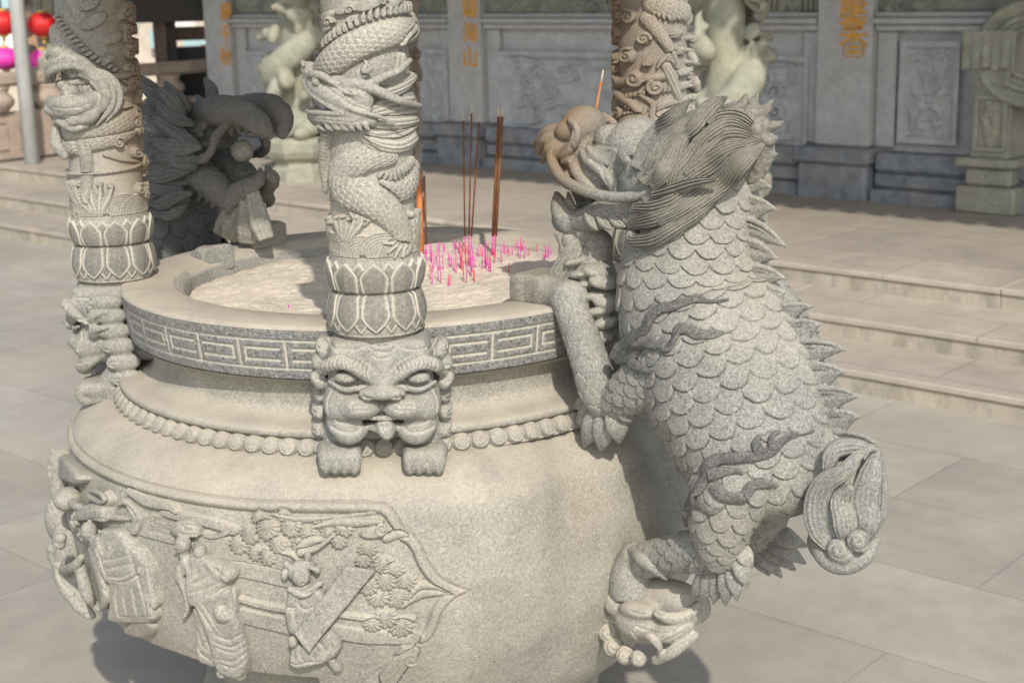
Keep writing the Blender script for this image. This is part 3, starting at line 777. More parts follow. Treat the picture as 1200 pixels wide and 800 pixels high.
FF = [(i*k+j, i*k+(j+1) % k, (i+1)*k+(j+1) % k, (i+1)*k+j) for i in range(len(dp_)-1) for j in range(k)]+[tuple(range(k)), tuple(range((len(dp_)-1)*k, len(dp_)*k))]
mb.add(VV, FF); mb.build('drum', MT['drum'], ds, True)
for rad in (0.26, 0.17):
    mb = MB(); mb.tube([WP(ec_+rad*math.cos(q), n0+0.015, zC+0.92*rad*math.sin(q)) for q in np.linspace(0, 2*math.pi, 48)], 0.022, 8); mb.build('drum_ring', MT['drum'], ds, True)
R = Relief(de0-0.02, de1+0.02, dz(88), dz(36), 60, 60)
uu = (R.u-R.u0)/(R.u1-R.u0); vv = (R.v-R.v0)/(R.v1-R.v0)
R.H = 0.03+0.012*np.sin(uu*34)[:, None]*(1-vv)[None]*1.0; hem = 0.10+0.09*np.abs(np.sin(uu*math.pi*3.0))-0.06*np.abs(uu-0.5)
R.L = np.where(vv[None] < hem[:, None], 9, 0)
R.split(lambda U, Vv, Hh: DV*U[..., None]+NV*(n0-0.035-Hh)[..., None]+ZV*Vv[..., None], MT['drum'], {0: 'draped_cloth'}, ds)
mb = MB(); fe0, fe1, fz0, fz1 = de0+0.05, de1-0.05, dz(178), dz(112)
for (a, b_, c_, d_) in ((fe0, fe1, fz0, fz0+0.03), (fe0, fe1, fz1-0.03, fz1), (fe0, fe0+0.03, fz0+0.031, fz1-0.031), (fe1-0.03, fe1, fz0+0.031, fz1-0.031)): tb(mb, a, b_, n0+0.015, n0+0.05, c_, d_, 0.004)
mb.build('panel_frame', MT['drum'], ds)
R = Relief(fe0+0.035, fe1-0.035, fz0+0.035, fz1-0.035, 30, 60); rr = random.Random(5)
for i in range(16): R.blob((R.u0+(R.u1-R.u0)*(0.3+0.4*rr.random()), R.v0+(R.v1-R.v0)*(0.1+0.8*rr.random())), (0.03, 0.06), 0.02, rr.random()-0.5, mode='max')
R.split(lambda U, Vv, Hh: DV*U[..., None]+NV*(n0+0.036-Hh)[..., None]+ZV*Vv[..., None], MT['drum'], {0: 'carved_panel'}, ds)

# ------------------------------------------------------------------ railing, lanterns and buildings at the far left
MT['pink_stone'] = stone('pink_stone', (0.40, 0.325, 0.27), 0.2, grain=120.0, dust=0.1, patch=0.2)
EB = -10.75
bal = thing('balustrade', 'pinkish stone railing with panels and a broad top rail', 'railing', WP(EB, 6.0, 0.345))
def bz(y, px=25): return float(on_plane(px, y, DV, EB)[2])
def bn(px, y=140): return float(on_plane(px, y, DV, EB)@NV)
zr0, zr1, zp0, zp1 = bz(100), bz(84), 0.345, bz(130)
nA, nB = 4.5, bn(262)
mb = MB(); tb(mb, EB-0.09, EB+0.09, nA, nB, zr0, zr1, 0.03); mb.build('top_rail', MT['pink_stone'], bal)
n = nA; k = 0
seg = 1.45
while n < nB-0.3:
    m2 = min(n+seg, nB)
    mb = MB(); tb(mb, EB-0.085, EB+0.085, n-0.1, n+0.1, zp0, zr0-0.003, 0.015)
    if k % 1 == 0:
        tb(mb, EB-0.1, EB+0.1, n-0.11, n+0.11, zr1+0.003, zr1+0.16, 0.03)
    mb.build('post', MT['pink_stone'], bal)
    mb = MB(); tb(mb, EB-0.05, EB+0.05, n+0.103, m2-0.103, zp0+0.02, zp1, 0.012)
    for q in (0.25, 0.5, 0.75):
        c = n+(m2-n)*q; tb(mb, EB+0.052, EB+0.07, c-0.12, c-0.105, zp0+0.12, zp1-0.08); tb(mb, EB+0.052, EB+0.07, c+0.105, c+0.12, zp0+0.12, zp1-0.08)
        tb(mb, EB+0.052, EB+0.07, c-0.104, c+0.104, zp1-0.1, zp1-0.08); tb(mb, EB+0.052, EB+0.07, c-0.104, c+0.104, zp0+0.12, zp0+0.135)
    mb.build('rail_panel', MT['pink_stone'], bal)
    for q in (0.3, 0.7):
        c = WP(EB, n+(m2-n)*q, 0); zz = np.linspace(zp1, zr0, 9); rad = [0.1, 0.12, 0.15, 0.17, 0.17, 0.15, 0.11, 0.12, 0.14]
        mb = MB(); mb.tube([c+ZV*z for z in zz], rad, 14); mb.build('baluster', MT['pink_stone'], bal, True)
    n = m2; k += 1
mb = MB(); tb(mb, EB-0.12, EB+0.12, nB-0.11, nB+0.11, 0.345, zr1+0.02, 0.015); tb(mb, EB-0.1, EB+0.1, nB-0.1, nB+0.1, zr1+0.023, zr1+0.12, 0.04)
mb.build('end_post', MT['pink_stone'], bal)
def FP(px, y, dist):
    d = ray(px, y); return CAMP+d*(dist/np.linalg.norm(d))
MT['red'] = plain('lantern_red', (0.62, 0.02, 0.02), 0.5); MT['pinkl'] = plain('lantern_pink', (0.75, 0.05, 0.42), 0.5); MT['gilt'] = plain('gilt', (0.6, 0.4, 0.08), 0.4)
MT['steel'] = plain('steel', (0.42, 0.43, 0.42), 0.4, 0.1); MT['cream'] = plain('cream', (0.55, 0.48, 0.40), 0.8); MT['brownw'] = plain('brown_wood', (0.16, 0.105, 0.075), 0.7, 0.3, 9.0)
MT['black'] = plain('dark_wood', (0.03, 0.025, 0.022), 0.6); MT['bluep'] = plain('blue_paint', (0.35, 0.52, 0.55), 0.6); MT['whitep'] = plain('white_paint', (0.78, 0.74, 0.70), 0.6)
MT['skin'] = plain('straw', (0.6, 0.45, 0.25), 0.7); MT['redcloth'] = plain('red_cloth', (0.6, 0.05, 0.07), 0.7)
def lantern(px, y, rad, mat, label, grp):
    c = FP(px, y, 16.0)
    t = thing('paper_lantern', label, 'lantern', c+ZV*0, grp)
    nu, nv = 48, 20; a = np.linspace(0, 2*np.pi, nu, endpoint=False); b_ = np.linspace(-1.35, 1.35, nv)
    rr = rad*(np.cos(b_)[None]*(1+0.05*np.abs(np.sin(a*8))[:, None])); 
    Vv = np.stack([c[0]+rr*np.cos(a)[:, None], c[1]+rr*np.sin(a)[:, None], c[2]+0.82*rad*np.sin(b_)[None]+0*rr], -1)
    mesh_obj('lantern_shade', Vv, grid_faces(nu, nv, True), mat, t)
    for s_ in (-1, 1):
        mb = MB(); mb.tube([c+ZV*(s_*rad*0.74), c+ZV*(s_*rad*0.92)], [rad*0.3, rad*0.26], 12); mb.build('lantern_cap', MT['gilt'], t)
    mb = MB(); mb.tube([c-ZV*rad*0.9, c-ZV*rad*1.25], [rad*0.08, rad*0.13], 8); mb.build('tassel', MT['gilt'], t)
    mb = MB(); mb.tube([c+ZV*rad*0.9, c+ZV*(rad*0.9+1.2)], 0.006, 6); mb.build('hanging_cord', MT['black'], t)
lantern(3, 27, 0.15, MT['red'], 'red round paper lantern left of the grey pole', 'lanterns hung at the left')
lantern(50, 29, 0.15, MT['red'], 'red round paper lantern right of the grey pole', 'lanterns hung at the left')
lantern(6, 69, 0.14, MT['pinkl'], 'magenta round paper lantern left of the grey pole', 'lanterns hung at the left')
lantern(50, 71, 0.14, MT['pinkl'], 'magenta round paper lantern right of the grey pole', 'lanterns hung at the left')
def vpost(mb, px, y0, y1, dist, rad):
    p = FP(px, y1, dist); top = p+ZV*3.0
    q = p.copy(); q[2] = 0.0; mb.tube([q, top], [rad, rad], 10)
mb = MB(); p = FP(27, 80, 15.2); mb.tube([(p[0], p[1], 0), (p[0], p[1], 2.0), (p[0]-0.14, p[1], 4.2)], [0.075, 0.07, 0.06], 12); o = mb.build('lamp_pole', MT['steel'], None, True)
tag(o, 'grey metal pole standing between the lanterns beyond the railing', 'pole')
# timber pavilion and pale house beyond
pav = thing('timber_pavilion', 'dark brown timber pavilion with posts and beams beyond the railing', 'pavilion', (FP(200, 80, 17)*[1, 1, 0]))
def fbox(mb, px0, px1, y0, y1, dist, depth=0.2):
    a = FP((px0+px1)/2, (y0+y1)/2, dist); k = dist/CF
    ax = ray((px0+px1)/2, 60); ax = np.array([ax[1], -ax[0], 0]); ax /= np.linalg.norm(ax); ay = np.cross(ZV, ax)
    mb.box(a+ay*depth/2, (abs(px1-px0)/2*k, depth/2, abs(y1-y0)/2*k), ax, ay, ZV)
def fpart(name, mat, parent, *bx):
    mb = MB()
    for b_ in bx: fbox(mb, *b_)
    return mb.build(name, mat, parent)
fpart('post', MT['brownw'], pav, (183, 197, -60, 220, 17.0, 0.14)); fpart('post', MT['black'], pav, (196, 209, -60, 220, 17.05, 0.14)); fpart('post', MT['brownw'], pav, (88, 97, -60, 220, 17.3, 0.14))
fpart('beam', MT['black'], pav, (150, 300, -70, 22, 16.8, 0.2)); fpart('beam', MT['brownw'], pav, (84, 100, -60, -12, 17.2, 0.2))
fpart('counter', MT['black'], pav, (205, 262, 60, 240, 17.5, 0.3)); fpart('screen', MT['brownw'], pav, (207, 246, 32, 47, 17.6, 0.1))
fpart('red_cloth', MT['redcloth'], pav, (236, 258, 53, 59, 17.45, 0.04))
hs = thing('pale_house', 'pale cream house with bluish windows far behind the railing', 'house', (FP(160, 80, 24)*[1, 1, 0]))
fpart('wall', MT['cream'], hs, (-260, 420, -200, 200, 24.0, 0.5))
fpart('wall_band', MT['brownw'], hs, (30, 110, -60, 18, 23.9, 0.08), (32, 90, 36, 60, 23.88, 0.08))
for (a, b_, c_, d_) in ((150, 160, 10, 30), (176, 187, 36, 56), (216, 240, 46, 54), (-20, 12, -30, 8)): fpart('window', MT['bluep'], hs, (a, b_, c_, d_, 23.85, 0.05))
fpart('white_panel', MT['whitep'], hs, (206, 228, 22, 31, 23.86, 0.05)); fpart('white_panel', MT['whitep'], hs, (0, 14, 36, 62, 23.86, 0.05))
fpart('brick_panel', plain('brick', (0.33, 0.20, 0.13), 0.8), hs, (28, 62, 30, 100, 23.84, 0.05))
# ------------------------------------------------------------------ the incense burner
burner = thing('incense_burner', 'big round carved granite incense burner holding pale ash, a beast face under each column', 'incense burner', (0, 0, 0))
# rim -------------------------------------------------------------
ZASH = 1.203
prof = [(0.522, 1.10), (0.522, 1.222), (0.526, 1.232), (0.538, 1.233), (0.543, 1.242), (0.552, 1.247), (0.668, 1.247), (0.676, 1.244), (0.680, 1.238)]
lathe('rim_top', prof, MT['rim_stone'], burner, 220)
prof = [(0.664, 1.122), (0.652, 1.112), (0.628, 1.104), (0.617, 1.094), (0.611, 1.07), (0.612, 1.05), (0.622, 1.034), (0.644, 1.026), (0.672, 1.021), (0.692, 1.018), (0.701, 1.014), (0.703, 1.006), (0.699, 0.999), (0.690, 0.996)]
lathe('neck', prof, MT['granite'], burner, 200)
# key-fret band round the rim
RB = 0.68
ncell = 2*18
cw = 2*math.pi*RB/ncell
R = Relief(0, 2*math.pi*RB, 0, 0.118, 2600, 60, True)
zb0, zb1 = 0.026, 0.092
cut = np.zeros_like(R.H)
def line(u0, u1, v0, v1, w=0.0036):
    for sh in (-2*math.pi*RB, 0, 2*math.pi*RB):
        a, b = R.u-sh-min(u0, u1)+w, max(u0, u1)+w-R.u+sh
        mu = sstep(-0.0008, 0.0008, np.minimum(a, b)); mv = sstep(-0.0008, 0.0008, np.minimum(R.v-min(v0, v1)+w, max(v0, v1)+w-R.v))
        if mu.max() > 0: np.maximum(cut, mu[:, None]*mv[None], out=cut)
cut[:, :] = np.maximum(cut, (sstep(0, 0.0012, 0.0032-np.abs(R.v-zb0)))[None]); cut[:, :] = np.maximum(cut, (sstep(0, 0.0012, 0.0032-np.abs(R.v-zb1)))[None])
H_ = zb1-zb0
for i in range(ncell):
    u0 = i*cw; u1 = u0+cw; va, vb, vc = zb0+H_*0.30, zb0+H_*0.50, zb0+H_*0.70
    if i % 2 == 0:
        line(u0, u0, zb0, zb1)
        line(u0+cw*0.14, u1-cw*0.14, vc, vc); line(u1-cw*0.14, u1-cw*0.14, va, vc); line(u0+cw*0.14, u1-cw*0.14, va, va)
    else:
        line(u0, u0, zb0, zb1)
        line(u0+cw*0.14, u1-cw*0.14, vc, vc); line(u0+cw*0.14, u0+cw*0.14, va, vc); line(u0+cw*0.14, u1-cw*0.14, va, va)
edge = 0.006*(1-np.sqrt(np.clip(1-((np.abs(R.v-0.059)-0.053)/0.006).clip(0, 1)**2, 0, 1)))
R.H = -0.0045*cut-edge[None]
chip = vnoise(np.stack(np.broadcast_arrays(R.u[:, None], R.v[None], 0*R.u[:, None]), -1), 90, 3)
R.A['pale'] = np.clip(cut*0.75, 0, 1)*(0.75+0.25*chip)
def rimf(U, Vv, Hh):
    a = U/RB; r = RB-0.016*(1-Vv/0.118)+Hh
    return np.stack([r*np.sin(a), -r*np.cos(a), 1.121+Vv], -1)
R.split(rimf, MT['granite_dark'], {0: 'fret_band'}, burner)
# bead moulding
NBD = 102
R = Relief(0, 2*math.pi*0.706, 0, 0.044, 3000, 34, True)
R.H[:] = -0.012
for i in range(NBD):
    c = (i+0.5)*2*math.pi*0.706/NBD; rb = math.pi*0.706/NBD*1.09
    R.blob((c, 0.022), (rb, rb*0.96), 0.015, base=-0.008, mode='max', flat=0.75, pat=lambda a, b: (-0.002*np.exp(-((np.hypot(a, b)-0.62)/0.10)**2), 0*a))
def beadf(U, Vv, Hh):
    a = U/0.706; t = Vv/0.044; r = 0.696+0.022*(1-t)+Hh*0.96; z = 0.960+0.040*t+Hh*0.25
    return np.stack([r*np.sin(a), -r*np.cos(a), z], -1)
R.split(beadf, MT['granite'], {0: 'bead_moulding'}, burner)
# belly -----------------------------------------------------------
_bp = catmull([(0.690, 0.962), (0.722, 0.958), (0.772, 0.938), (0.815, 0.908), (0.844, 0.868), (0.858, 0.80), (0.866, 0.72), (0.866, 0.62), (0.846, 0.52), (0.790, 0.41), (0.700, 0.305), (0.605, 0.235), (0.53, 0.19), (0.49, 0.168)], 10)
_ba = np.concatenate([[0], np.cumsum(np.linalg.norm(np.diff(_bp, axis=0), axis=1))]); BS = _ba[-1]
def bprof(s): return np.interp(s, _ba, _bp[:, 0]), np.interp(s, _ba, _bp[:, 1])
def bnorm(s):
    r1, z1 = bprof(np.clip(s+0.006, 0, BS)); r0, z0 = bprof(np.clip(s-0.006, 0, BS))
    nr, nz = -(z1-z0), (r1-r0); L = np.hypot(nr, nz)+1e-9; return nr/L, nz/L
AP = PHI-math.pi/4                             # azimuth of the carved panel's centre
def bfac(a, z):
    d = np.abs((a-AP+math.pi/2) % math.pi-math.pi/2)        # 0 at panel centres, 90 deg at the dragons
    dd = np.degrees(d); w = sstep(0.25, 0.5, z)
    g = np.exp(-((dd-78)/4.8)**2)*sstep(0.55, 0.95, z)*sstep(1.0, 0.9, z)
    return 1-0.055*sstep(56, 76, dd)*w-0.045*g
def bpt(a, s, h):
    r, z = bprof(s); nr, nz = bnorm(s); rr = r*bfac(a, z)+h*nr
    return np.stack([rr*np.sin(a), -rr*np.cos(a), z+h*nz], -1)
def BPX(px, py):
    """pixel -> (azimuth, arc length) on the belly"""
    s = np.linspace(0, BS, 400); r, z = bprof(s); d = ray(px, py)
    t = (z-CAMP[2])/d[2]; X = CAMP[0]+d[0]*t; Y = CAMP[1]+d[1]*t; a = np.arctan2(X, -Y)
    g = np.hypot(X, Y)-r*bfac(a, z)
    k = np.where((g[:-1] >= 0) & (g[1:] < 0))[0]
    k = k[0] if len(k) else int(np.argmin(np.abs(g)))
    k2 = min(k+1, 399); w = g[k]/(g[k]-g[k2]) if g[k] != g[k2] else 0
    w = min(max(w, 0), 1)
    return a[k]+(a[k2]-a[k])*w, s[k]+(s[k2]-s[k])*w
UB = 0.86
def BU(px, py): a, s = BPX(px, py); return (a*UB, s)
def BP3(px, py, h=0.0): a, s = BPX(px, py); return bpt(np.array(a), np.array(s), np.array(h))
A0, A1 = R_(-122), R_(24)
PB = Relief(A0*UB, A1*UB, 0.0, BS, 1240, 560)
# panel outline (azimuth*UB, arc) : right half from the photograph, left half mirrored about the panel centre
right = [BU(*p) for p in ((300, 586), (365, 587), (440, 588), (457, 594), (466, 606), (474, 620), (485, 628), (494, 640), (502, 658), (516, 676), (533, 686), (552, 692))]
low = [BU(*p) for p in ((552, 692), (533, 702), (519, 718), (512, 738), (501, 752), (487, 757), (476, 770), (462, 790))]
low += [(low[-1][0]-0.09, low[-1][1]+0.10)]
sT = right[0][1]
uc = AP*UB
tipu = right[-1][0]
def mir(P): return [(2*uc-u, s) for u, s in P]
R_out = catmull(np.array(right), 5); L_out = catmull(np.array(low), 5)
sB = BS*0.80
outline = np.vstack([[[uc, sT]], R_out, L_out, [[L_out[-1][0]-0.12, sB]], [[uc, sB]]])
poly = np.vstack([outline, np.array(mir(outline[::-1]))])
def poly_sd(poly, U, V):
    d = np.full(U.shape, 1e9); ins = np.zeros(U.shape, bool); n = len(poly)
    for i in range(n):
        a, b = poly[i], poly[(i+1) % n]; ab = b-a; L = ab@ab+1e-14
        t = np.clip(((U-a[0])*ab[0]+(V-a[1])*ab[1])/L, 0, 1); d = np.minimum(d, (U-a[0]-t*ab[0])**2+(V-a[1]-t*ab[1])**2)
        if a[1] != b[1]:
            c = ((a[1] > V) != (b[1] > V)) & (U < (b[0]-a[0])*(V-a[1])/(b[1]-a[1])+a[0]); ins ^= c
    return np.where(ins, -1, 1)*np.sqrt(d)
Ug, Vg = np.meshgrid(PB.u, PB.v, indexing='ij')
sd = poly_sd(poly, Ug, Vg)
fr = 0.020
PB.H = -0.0035*np.exp(-(sd/0.0022)**2)                         # fine cut line
PB.H += 0.0035*sstep(-0.003, -0.007, sd)*sstep(-fr-0.002, -fr+0.004, sd)
inside = sstep(-fr, -fr-0.006, sd)
PB.H += -0.015*inside
PB.L[inside > 0.5] = 1
PB.A['stain'] = 0.55*np.exp(-(sd/0.003)**2)*(sd > -0.002)*(0.3+0.7*vnoise(np.stack([Ug, Vg, 0*Ug], -1), 7, 2))
PB.A['stain'] += 0.22*np.exp(-((Ug-tipu-0.004)/0.009)**2)*sstep(right[-1][1]+0.0, right[-1][1]+0.02, Vg)*vnoise(np.stack([Ug, Vg*0.2, 0*Ug], -1), 40, 4)
BASE = -0.015
def bst(P, w, h, prof='round', **k): PB.stroke([BU(*p) for p in P], w, h, prof, base=BASE, **k)
# parapet wall lines behind the figures
bst([(150, 612), (215, 630), (300, 655), (338, 664)], 0.028, 0.006, 'flat', edge=0.15)
bst([(190, 600), (240, 612), (272, 622)], 0.012, 0.012, 'flat', edge=0.2)
bst([(272, 668), (300, 673), (338, 682)], 0.020, 0.006, 'flat', edge=0.15)
bst([(274, 702), (310, 712), (345, 718)], 0.008, 0.011, 'flat', edge=0.3)
bst([(275, 722), (340, 738), (345, 740)], 0.020, 0.007, 'flat', edge=0.15)
bst([(395, 722), (440, 727), (485, 727)], 0.007, 0.010, 'flat', edge=0.3)
bst([(388, 742), (430, 749), (484, 749)], 0.018, 0.008, 'flat', edge=0.12)
bst([(60, 600), (110, 640), (150, 668)], 0.016, 0.010, 'flat', edge=0.2)
# pine tree: fans of needles
def fan(px, py, r, h=0.013, rot=0.0, kx=1.0):
    c = BU(px, py); k = int(11+r*150)
    PB.blob(c, (r*kx, r*0.86), h, rot, base=BASE, mode='over', flat=0.45, pat=lambda a, b: (0.0038*np.cos(np.arctan2(b+0.45, a)*k)*sstep(0.12, 0.5, np.hypot(a, b+0.4)), 0.35*sstep(0.6, 0.9, -np.cos(np.arctan2(b+0.45, a)*k))*sstep(0.2, 0.6, np.hypot(a, b+0.4))))
rr = random.Random(4)
for (px, py, r) in ((277, 640, .026), (291, 628, .026), (303, 607, .024), (311, 622, .030), (298, 650, .022), (324, 640, .024), (340, 619, .028), (331, 603, .020), (360, 628, .024), (375, 612, .020), (385, 628, .024), (312, 655, .022), (402, 622, .022), (396, 636, .020), (350, 640, .022), (366, 640, .018)): fan(px, py, r)
for (px, py, r) in ((430, 647, .024), (440, 660, .020), (425, 659, .020), (450, 664, .026), (462, 672, .026), (475, 686, .028), (452, 684, .026), (468, 703, .030), (443, 703, .026), (431, 690, .024), (470, 738, .030), (452, 728, .028), (436, 735, .022)): fan(px, py, r, 0.010)
bst([(343, 654), (352, 642), (366, 634), (380, 633)], [0.006, 0.012, 0.012, 0.006], 0.018)
bst([(330, 648), (342, 650), (350, 658)], [0.004, 0.010, 0.006], 0.016)
bst([(352, 648), (372, 642), (390, 628)], [0.012, 0.008, 0.005], 0.02)
# clouds
bst([(318, 602), (338, 607), (360, 608), (388, 606)], [0.004, 0.007, 0.009, 0.004], 0.012)
bst([(365, 618), (392, 612), (420, 612), (447, 611)], [0.004, 0.010, 0.012, 0.006], 0.013)
PB.blob(BU(440, 624), (0.040, 0.016), 0.014, -0.15, base=BASE, flat=0.6)
PB.spiral(BU(448, 620), 0.018, 0.0045, 0.010, 1.4, 0.0, 1, base=BASE+0.008)
bst([(452, 632), (466, 626), (478, 628)], [0.010, 0.012, 0.004], 0.012)
bst([(472, 712), (485, 702), (500, 697), (530, 696)], [0.005, 0.011, 0.010, 0.003], 0.012)
bst([(478, 703), (490, 690), (505, 688), (526, 694)], [0.004, 0.009, 0.008, 0.003], 0.012)
bst([(402, 606), (420, 602), (440, 600)], [0.003, 0.006, 0.003], 0.009)
# scroll bracket in the lower right corner
bst([(487, 763), (478, 770), (466, 782), (456, 796)], [0.012, 0.02, 0.024, 0.026], 0.016, 'flat', edge=0.25)
PB.spiral(BU(482, 772), 0.020, 0.005, 0.012, 1.4, 1.0, 1, base=BASE+0.006)
# flowing robe hems, rocks, the scholar's fence rails near the left
bst([(150, 575), (170, 586), (196, 592), (205, 600)], [0.01, 0.016, 0.014, 0.006], 0.016, 'flat', edge=0.3)
bst([(105, 580), (120, 592), (128, 586), (122, 578)], 0.008, 0.018)
for i in range(5): bst([(172, 604+4.5*i), (190, 608+4.5*i), (208, 612+4.5*i)], 0.003, 0.005)
PB.H += 0.0012*(vnoise(np.stack([Ug, Vg, 0*Ug], -1), 55, 9)-0.5)
# below the panel the stone is cut under
edge_ = np.array([BU(*p) for p in ((66, 690), (104, 720), (140, 742), (165, 755), (200, 769), (250, 785), (330, 797))])
se_ = np.interp(PB.u, edge_[:, 0], edge_[:, 1])
se_ = np.maximum(se_, np.where(PB.u < edge_[0, 0], edge_[0, 1], 0))
inb = (sstep(uc-0.62, uc-0.60, PB.u)*sstep(edge_[-1, 0]+0.085, edge_[-1, 0]+0.075, PB.u))[:, None]
PB.H += -0.09*sstep(0.0, 0.010, Vg-se_[:, None])*inb*sstep(BS, BS-0.12, Vg)
def bellyf(U, Vv, Hh): return bpt(U/UB, Vv, Hh)
PB.split(bellyf, MT['granite'], {0: 'belly', 1: 'carved_panel'}, burner, flip=True)
# the rest of the belly
na, ns = 260, 110
a = np.linspace(A1, A0+2*math.pi, na); s = np.linspace(0, BS, ns); Ag, Sg = np.meshgrid(a, s, indexing='ij')
P3 = bpt(Ag, Sg, 0*Ag)
crease_brown = 0.5*np.exp(-((np.degrees(Ag)-32)/3.0)**2)*sstep(0.05, 0.12, Sg)*sstep(0.5, 0.2, Sg)  # browner along the upright crease of the belly
mesh_obj('belly', P3.reshape(-1, 3), grid_faces(na, ns, False, True), MT['granite'], burner, True, {'stain': crease_brown.ravel()*0.5})
# foot
prof = [(0.495, 0.170), (0.485, 0.152), (0.495, 0.140), (0.545, 0.134), (0.552, 0.108), (0.50, 0.095), (0.45, 0.085), (0.43, 0.05), (0.46, 0.02), (0.48, -0.005)]
lathe('foot', prof, MT['granite'], burner, 120)
for k in range(4):
    a = AP+k*math.pi/2; d = az(a); tg = np.array([d[1], -d[0], 0])
    S = SDF((-0.16, -0.14, -0.01), (0.16, 0.14, 0.22), 0.006, np.array([tg, d, ZV]), d*0.54)
    S.ell((0, 0, 0.08), (0.085, 0.07, 0.09), 0.02, world=False); S.ell((0, 0.06, 0.04), (0.075, 0.06, 0.05), 0.02, world=False)
    for sx in (-1, 1):
        S.ell((sx*0.075, 0.0, 0.13), (0.045, 0.05, 0.045), 0.015, world=False); S.ell((sx*0.035, 0.09, 0.03), (0.026, 0.04, 0.03), 0.008, world=False)
        S.ell((sx*0.075, 0.05, 0.13), (0.022, 0.02, 0.022), 0.006, 's', world=False)
    S.build('scroll_foot', MT['granite'], burner)

# beast face under each column -------------------------------------
FD = az(PHI); FT = np.array([math.cos(PHI), math.sin(PHI), 0.0])     # outward and to the right, seen from the front
FFR = np.array([FT, FD, ZV])
def MP(px, py, k): return on_plane(px, py, FD, k)
S = SDF((-0.172, 0.50, 0.865), (0.172, 0.88, 1.262), 0.0022, FFR)
def m_(px, py, k=0.775): return MP(px, py, k)
S.box(MP(448, 436, 0.655), (0.112, 0.130, 0.096), 0.0, rot=FFR, rnd=0.034)
S.box(MP(447, 401, 0.660), (0.103, 0.140, 0.034), 0.02, rot=FFR, rnd=0.022)
S.ell(m_(448, 425, 0.735), (0.090, 0.062, 0.055), 0.03, rot=FFR)                                # forehead
LN = []
for sx in (-1, 1):
    X = lambda px: 448+sx*(px-448)
    def T_(P, r, k=0.006, op='u', sub=5): S.tube([m_(X(x), y, kk) for x, y, kk in P], r, k, op, sub)
    S.ell(m_(X(490), 466, 0.735), (0.050, 0.062, 0.046), 0.02, rot=FFR)                        # cheek
    S.ell(m_(X(490), 443, 0.806), (0.033, 0.030, 0.0175), 0.006, 's', rot=FFR)                 # eye socket
    T_([(460, 446, .800), (470, 437, .812), (482, 428, .815), (497, 424, .808), (511, 428, .790), (519, 437, .760)], [0.010, 0.015, 0.0165, 0.016, 0.014, 0.009], 0.008)   # brow
    T_([(463, 449, .796), (478, 455, .803), (494, 456, .800), (510, 447, .780)], [0.004, 0.006, 0.006, 0.004], 0.004)
    S.ell(m_(X(474), 476, 0.788), (0.047, 0.040, 0.028), 0.010, rot=FFR)                       # lip puff
    S.ell(m_(X(496), 478, 0.765), (0.036, 0.040, 0.030), 0.015, rot=FFR)
    S.ell(m_(X(464), 461, 0.818), (0.0210, 0.022, 0.0135), 0.008, rot=FFR)                     # nostril wing
    T_([(508, 490, .750), (500, 500, .775), (488, 508, .785), (476, 504, .775), (469, 495, .755)], [0.012, 0.020, 0.024, 0.020, 0.010], 0.010)     # lower jaw roll
    S.cap(m_(X(496), 505, 0.69), m_(X(498), 535, 0.735), 0.040, 0.037, 0.015)                  # foreleg
    for q, (yy, rr_) in enumerate(((404, .020), (421, .022), (440, .022), (459, .023), (479, .024), (500, .023), (520, .020))):
        S.ell(m_(X(516+1.0*q), yy, 0.705-0.008*q), (0.020, 0.044, rr_), 0.010, rot=FFR)         # mane down the side
        cxp, cyp = X(521+1.2*q), yy
        LN.append(([(cxp+(6.5-0.5*t)*math.cos(t*sx+1), cyp+(8.5-0.65*t)*math.sin(t*sx+1)) for t in np.linspace(0, 10, 16)], 1.3, 's'))
    for (x0, y0, x1, y1) in ((514, 414, 520, 396), (518, 432, 527, 414), (520, 448, 529, 434)):
        S.tube([m_(X(x0), y0, 0.74), m_(X((x0+x1)/2+2), (y0+y1)/2, 0.735), m_(X(x1), y1, 0.70)], [0.016, 0.012, 0.003], 0.006)
    # lines
    for q in range(12):
        f = q/11; px = 464+52*f; py = 436-12*math.sin(min(1, f*1.15)*math.pi*0.75)
        LN.append(([(X(px-2), py-8), (X(px+1.5), py-1), (X(px-0.5), py+6)], 1.0, 's'))
    LN += [([(X(514), 487), (X(497), 491), (X(480), 489), (X(466), 481), (X(456), 476), (X(449), 472)], [1.0, 1.6, 1.8, 1.6, 1.3, 1.0], 's'),
           ([(X(508), 500), (X(494), 506), (X(480), 506), (X(472), 499)], 1.4, 's'), ([(X(503), 492), (X(490), 498), (X(478), 497)], 1.2, 's'),
           ([(X(470), 462), (X(482), 468), (X(492), 478), (X(494), 488)], [0.8, 1.3, 1.2, 0.7], 's'),
           ([(X(505), 455), (X(512), 468), (X(512), 482)], 1.1, 's'), ([(X(456), 452), (X(470), 452), (X(480), 458)], 1.0, 's'),
           ([(X(473), 466), (X(468), 467), (X(461), 467)], [1.2, 2.4, 1.2], 's'),
           ([(X(465), 405), (X(482), 410), (X(500), 408)], 1.0, 's'), ([(X(500), 412), (X(508), 404), (X(512), 396)], 1.0, 's')]
    for q in range(11): x, y = 466+5.2*(q % 4)+2.5*((q//4) % 2), 471+5.0*(q//4); LN.append(([(X(x), y), (X(x+0.9), y+0.4)], 1.25, 's'))
S.ell(m_(448, 461, 0.825), (0.022, 0.024, 0.0135), 0.010, rot=FFR)                             # nose tip
S.tube([m_(448, 432, 0.80), m_(448, 452, 0.815)], [0.018, 0.018], 0.02)
for q, yy in enumerate((404, 411, 418)): LN.append(([(430+2*q, yy-4), (440, yy+1), (448, yy+2.5), (456, yy+1), (466-2*q, yy-4)], [0.6, 1.2, 1.3, 1.2, 0.6], 's'))
